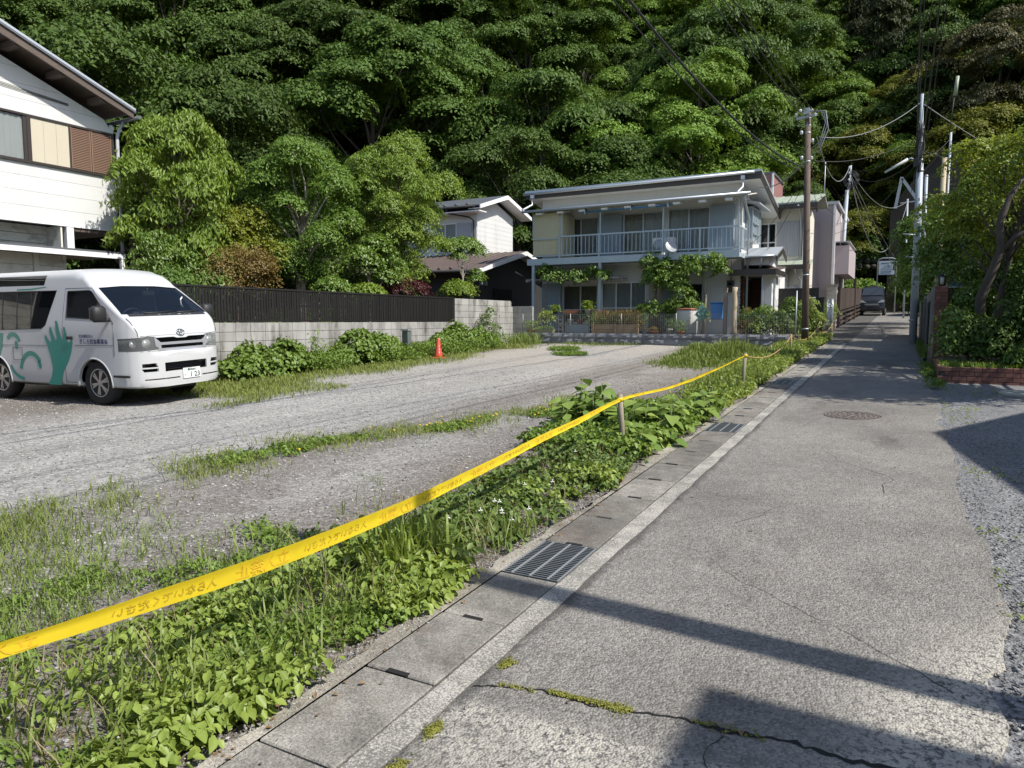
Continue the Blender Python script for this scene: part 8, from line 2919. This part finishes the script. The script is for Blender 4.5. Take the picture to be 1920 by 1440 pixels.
MB().prism([(20.5, 1.68), (22.7, 1.68), (22.4, 2.04), (21.05, 2.04)], 'x', 1.14, 2.71).build('window', M['glass_dark'], WC)
for dy in (20.8, 23.1):
    MB().lathe([(.2, 1.12), (.3, 1.13), (.3, 1.3), (.2, 1.31)], (0, dy, 1.05), 16, 'x').build('wheel', M['tyre'], WC)
LW = thing('roadside_wall', 'dark stained concrete wall with iron gate at the right of the lane', 'wall', (.5, 22, gz(22)))
MB().box(.52, .64, 18.3, 21.4, .5, 2.05).build('panel', M['retain'], LW)
MB().box(.50, .62, 21.45, 29, .6, 2.2).build('panel', M['retain'], LW)
for y in (18.25, 21.42, 24.8, 28.9):
    MB().box(.48, .66, y - .08, y + .08, .5, 2.32).build('pier', M['block_old'], LW)
for k in range(9):
    MB().box(.505, .515, 18.5 + k * .32, 18.53 + k * .32, 1.0, 2.05).build('bar', M['slat'], LW)
for x, y, h, lab in ((.47, 17.5, .85, 'left one of two thin stakes at the brick pillar'), (.50, 16.9, .7, 'right one of two thin stakes at the brick pillar')):
    t = thing('thin_stake', lab, 'stake', (x, y, gz(y)), group='thin stakes at the pillar')
    MB().tube([(x, y, gz(y) - .1), (x + .01, y, gz(y) + h)], .022, 8).build('shaft', M['stake'], t)
    MB().lathe([(.022, 0), (.01, .01)], (x + .01, y, gz(y) + h), 8).build('tip', M['stake'], t)
AN = thing('tv_antenna', 'small television antenna on the pink house corner', 'antenna', (-2.5, 33.2, 5.0))
MB().tube([(-2.5, 33.2, 4.7), (-2.5, 33.2, 6.0)], .015, 6).build('mast', M['galv'], AN)
MB().bar((-2.75, 33.0, 5.55), (-2.2, 33.4, 5.75), .02, .02).build('boom', M['galv'], AN)
for k in range(7):
    p_ = Vector((-2.75, 33.0, 5.55)).lerp(Vector((-2.2, 33.4, 5.75)), k / 6)
    MB().bar(p_ - Vector((.08, -.1, .06)), p_ + Vector((.08, -.1, .06)), .01, .01).build('element', M['galv'], AN)

# ---------------------------------------------------------------- the rest of the neighbourhood, behind and left of the camera
for k, (x, y, w, d, h, m_, lab) in enumerate(((-14, -11, 9, 7, 5.8, 'cream', 'cream gabled house behind the camera on the left'), (-27, -6, 8, 7, 6.2, 'pink_tile', 'pinkish gabled house far left behind the camera'), (-4.8, -15, 6, 6, 6.0, 'white_siding', 'white gabled house behind the camera by the lane'))):
    t = thing('neighbour_house', lab + ', outside the picture', 'house', (x, y, gz(y)))
    MB().prism([(x - w / 2, -1), (x + w / 2, -1), (x + w / 2, h), (x, h + 1.6), (x - w / 2, h)], 'y', y - d / 2, y + d / 2).build('wall', M[m_], t)
    for s in (-1, 1):
        MB().prism([(x, h + 1.7), (x + s * (w / 2 + .5), h - .1), (x + s * (w / 2 + .5), h + .02), (x, h + 1.84)], 'y', y - d / 2 - .5, y + d / 2 + .5).build('roof', M['roof_metal'], t)
    for xx in (x - w / 4, x + w / 4):
        for zz in (1.0, 3.6):
            wo = MB().box(xx - .8, xx + .8, y + d / 2, y + d / 2 + .05, zz, zz + 1.2).build('window', M['brown_alu'], t)
            MB().box(xx - .74, xx + .74, y + d / 2 + .05, y + d / 2 + .06, zz + .06, zz + 1.14).build('pane', M['glass_dark'], wo)
for k, (x, y, s, kk, lab) in enumerate(((-9.5, -8, .55, 'm1', 'left'), (-6.6, -9.5, .6, 'l1', 'middle'), (-20.5, -9, .75, 'm2', 'far left'), (-33, 2, .9, 'd1', 'outermost'), (9, -14, .9, 'm1', 'right hand'))):
    cm, tm = PR[kk]
    t = thing('garden_tree', lab + ' garden tree behind the camera, outside the picture', 'tree', (x, y, gz(y)), k * 1.3)
    for nm, me in (('crown', cm), ('trunk', tm)):
        link(bpy.data.objects.new(nm, me), t)
    t.scale = (s, s, s)
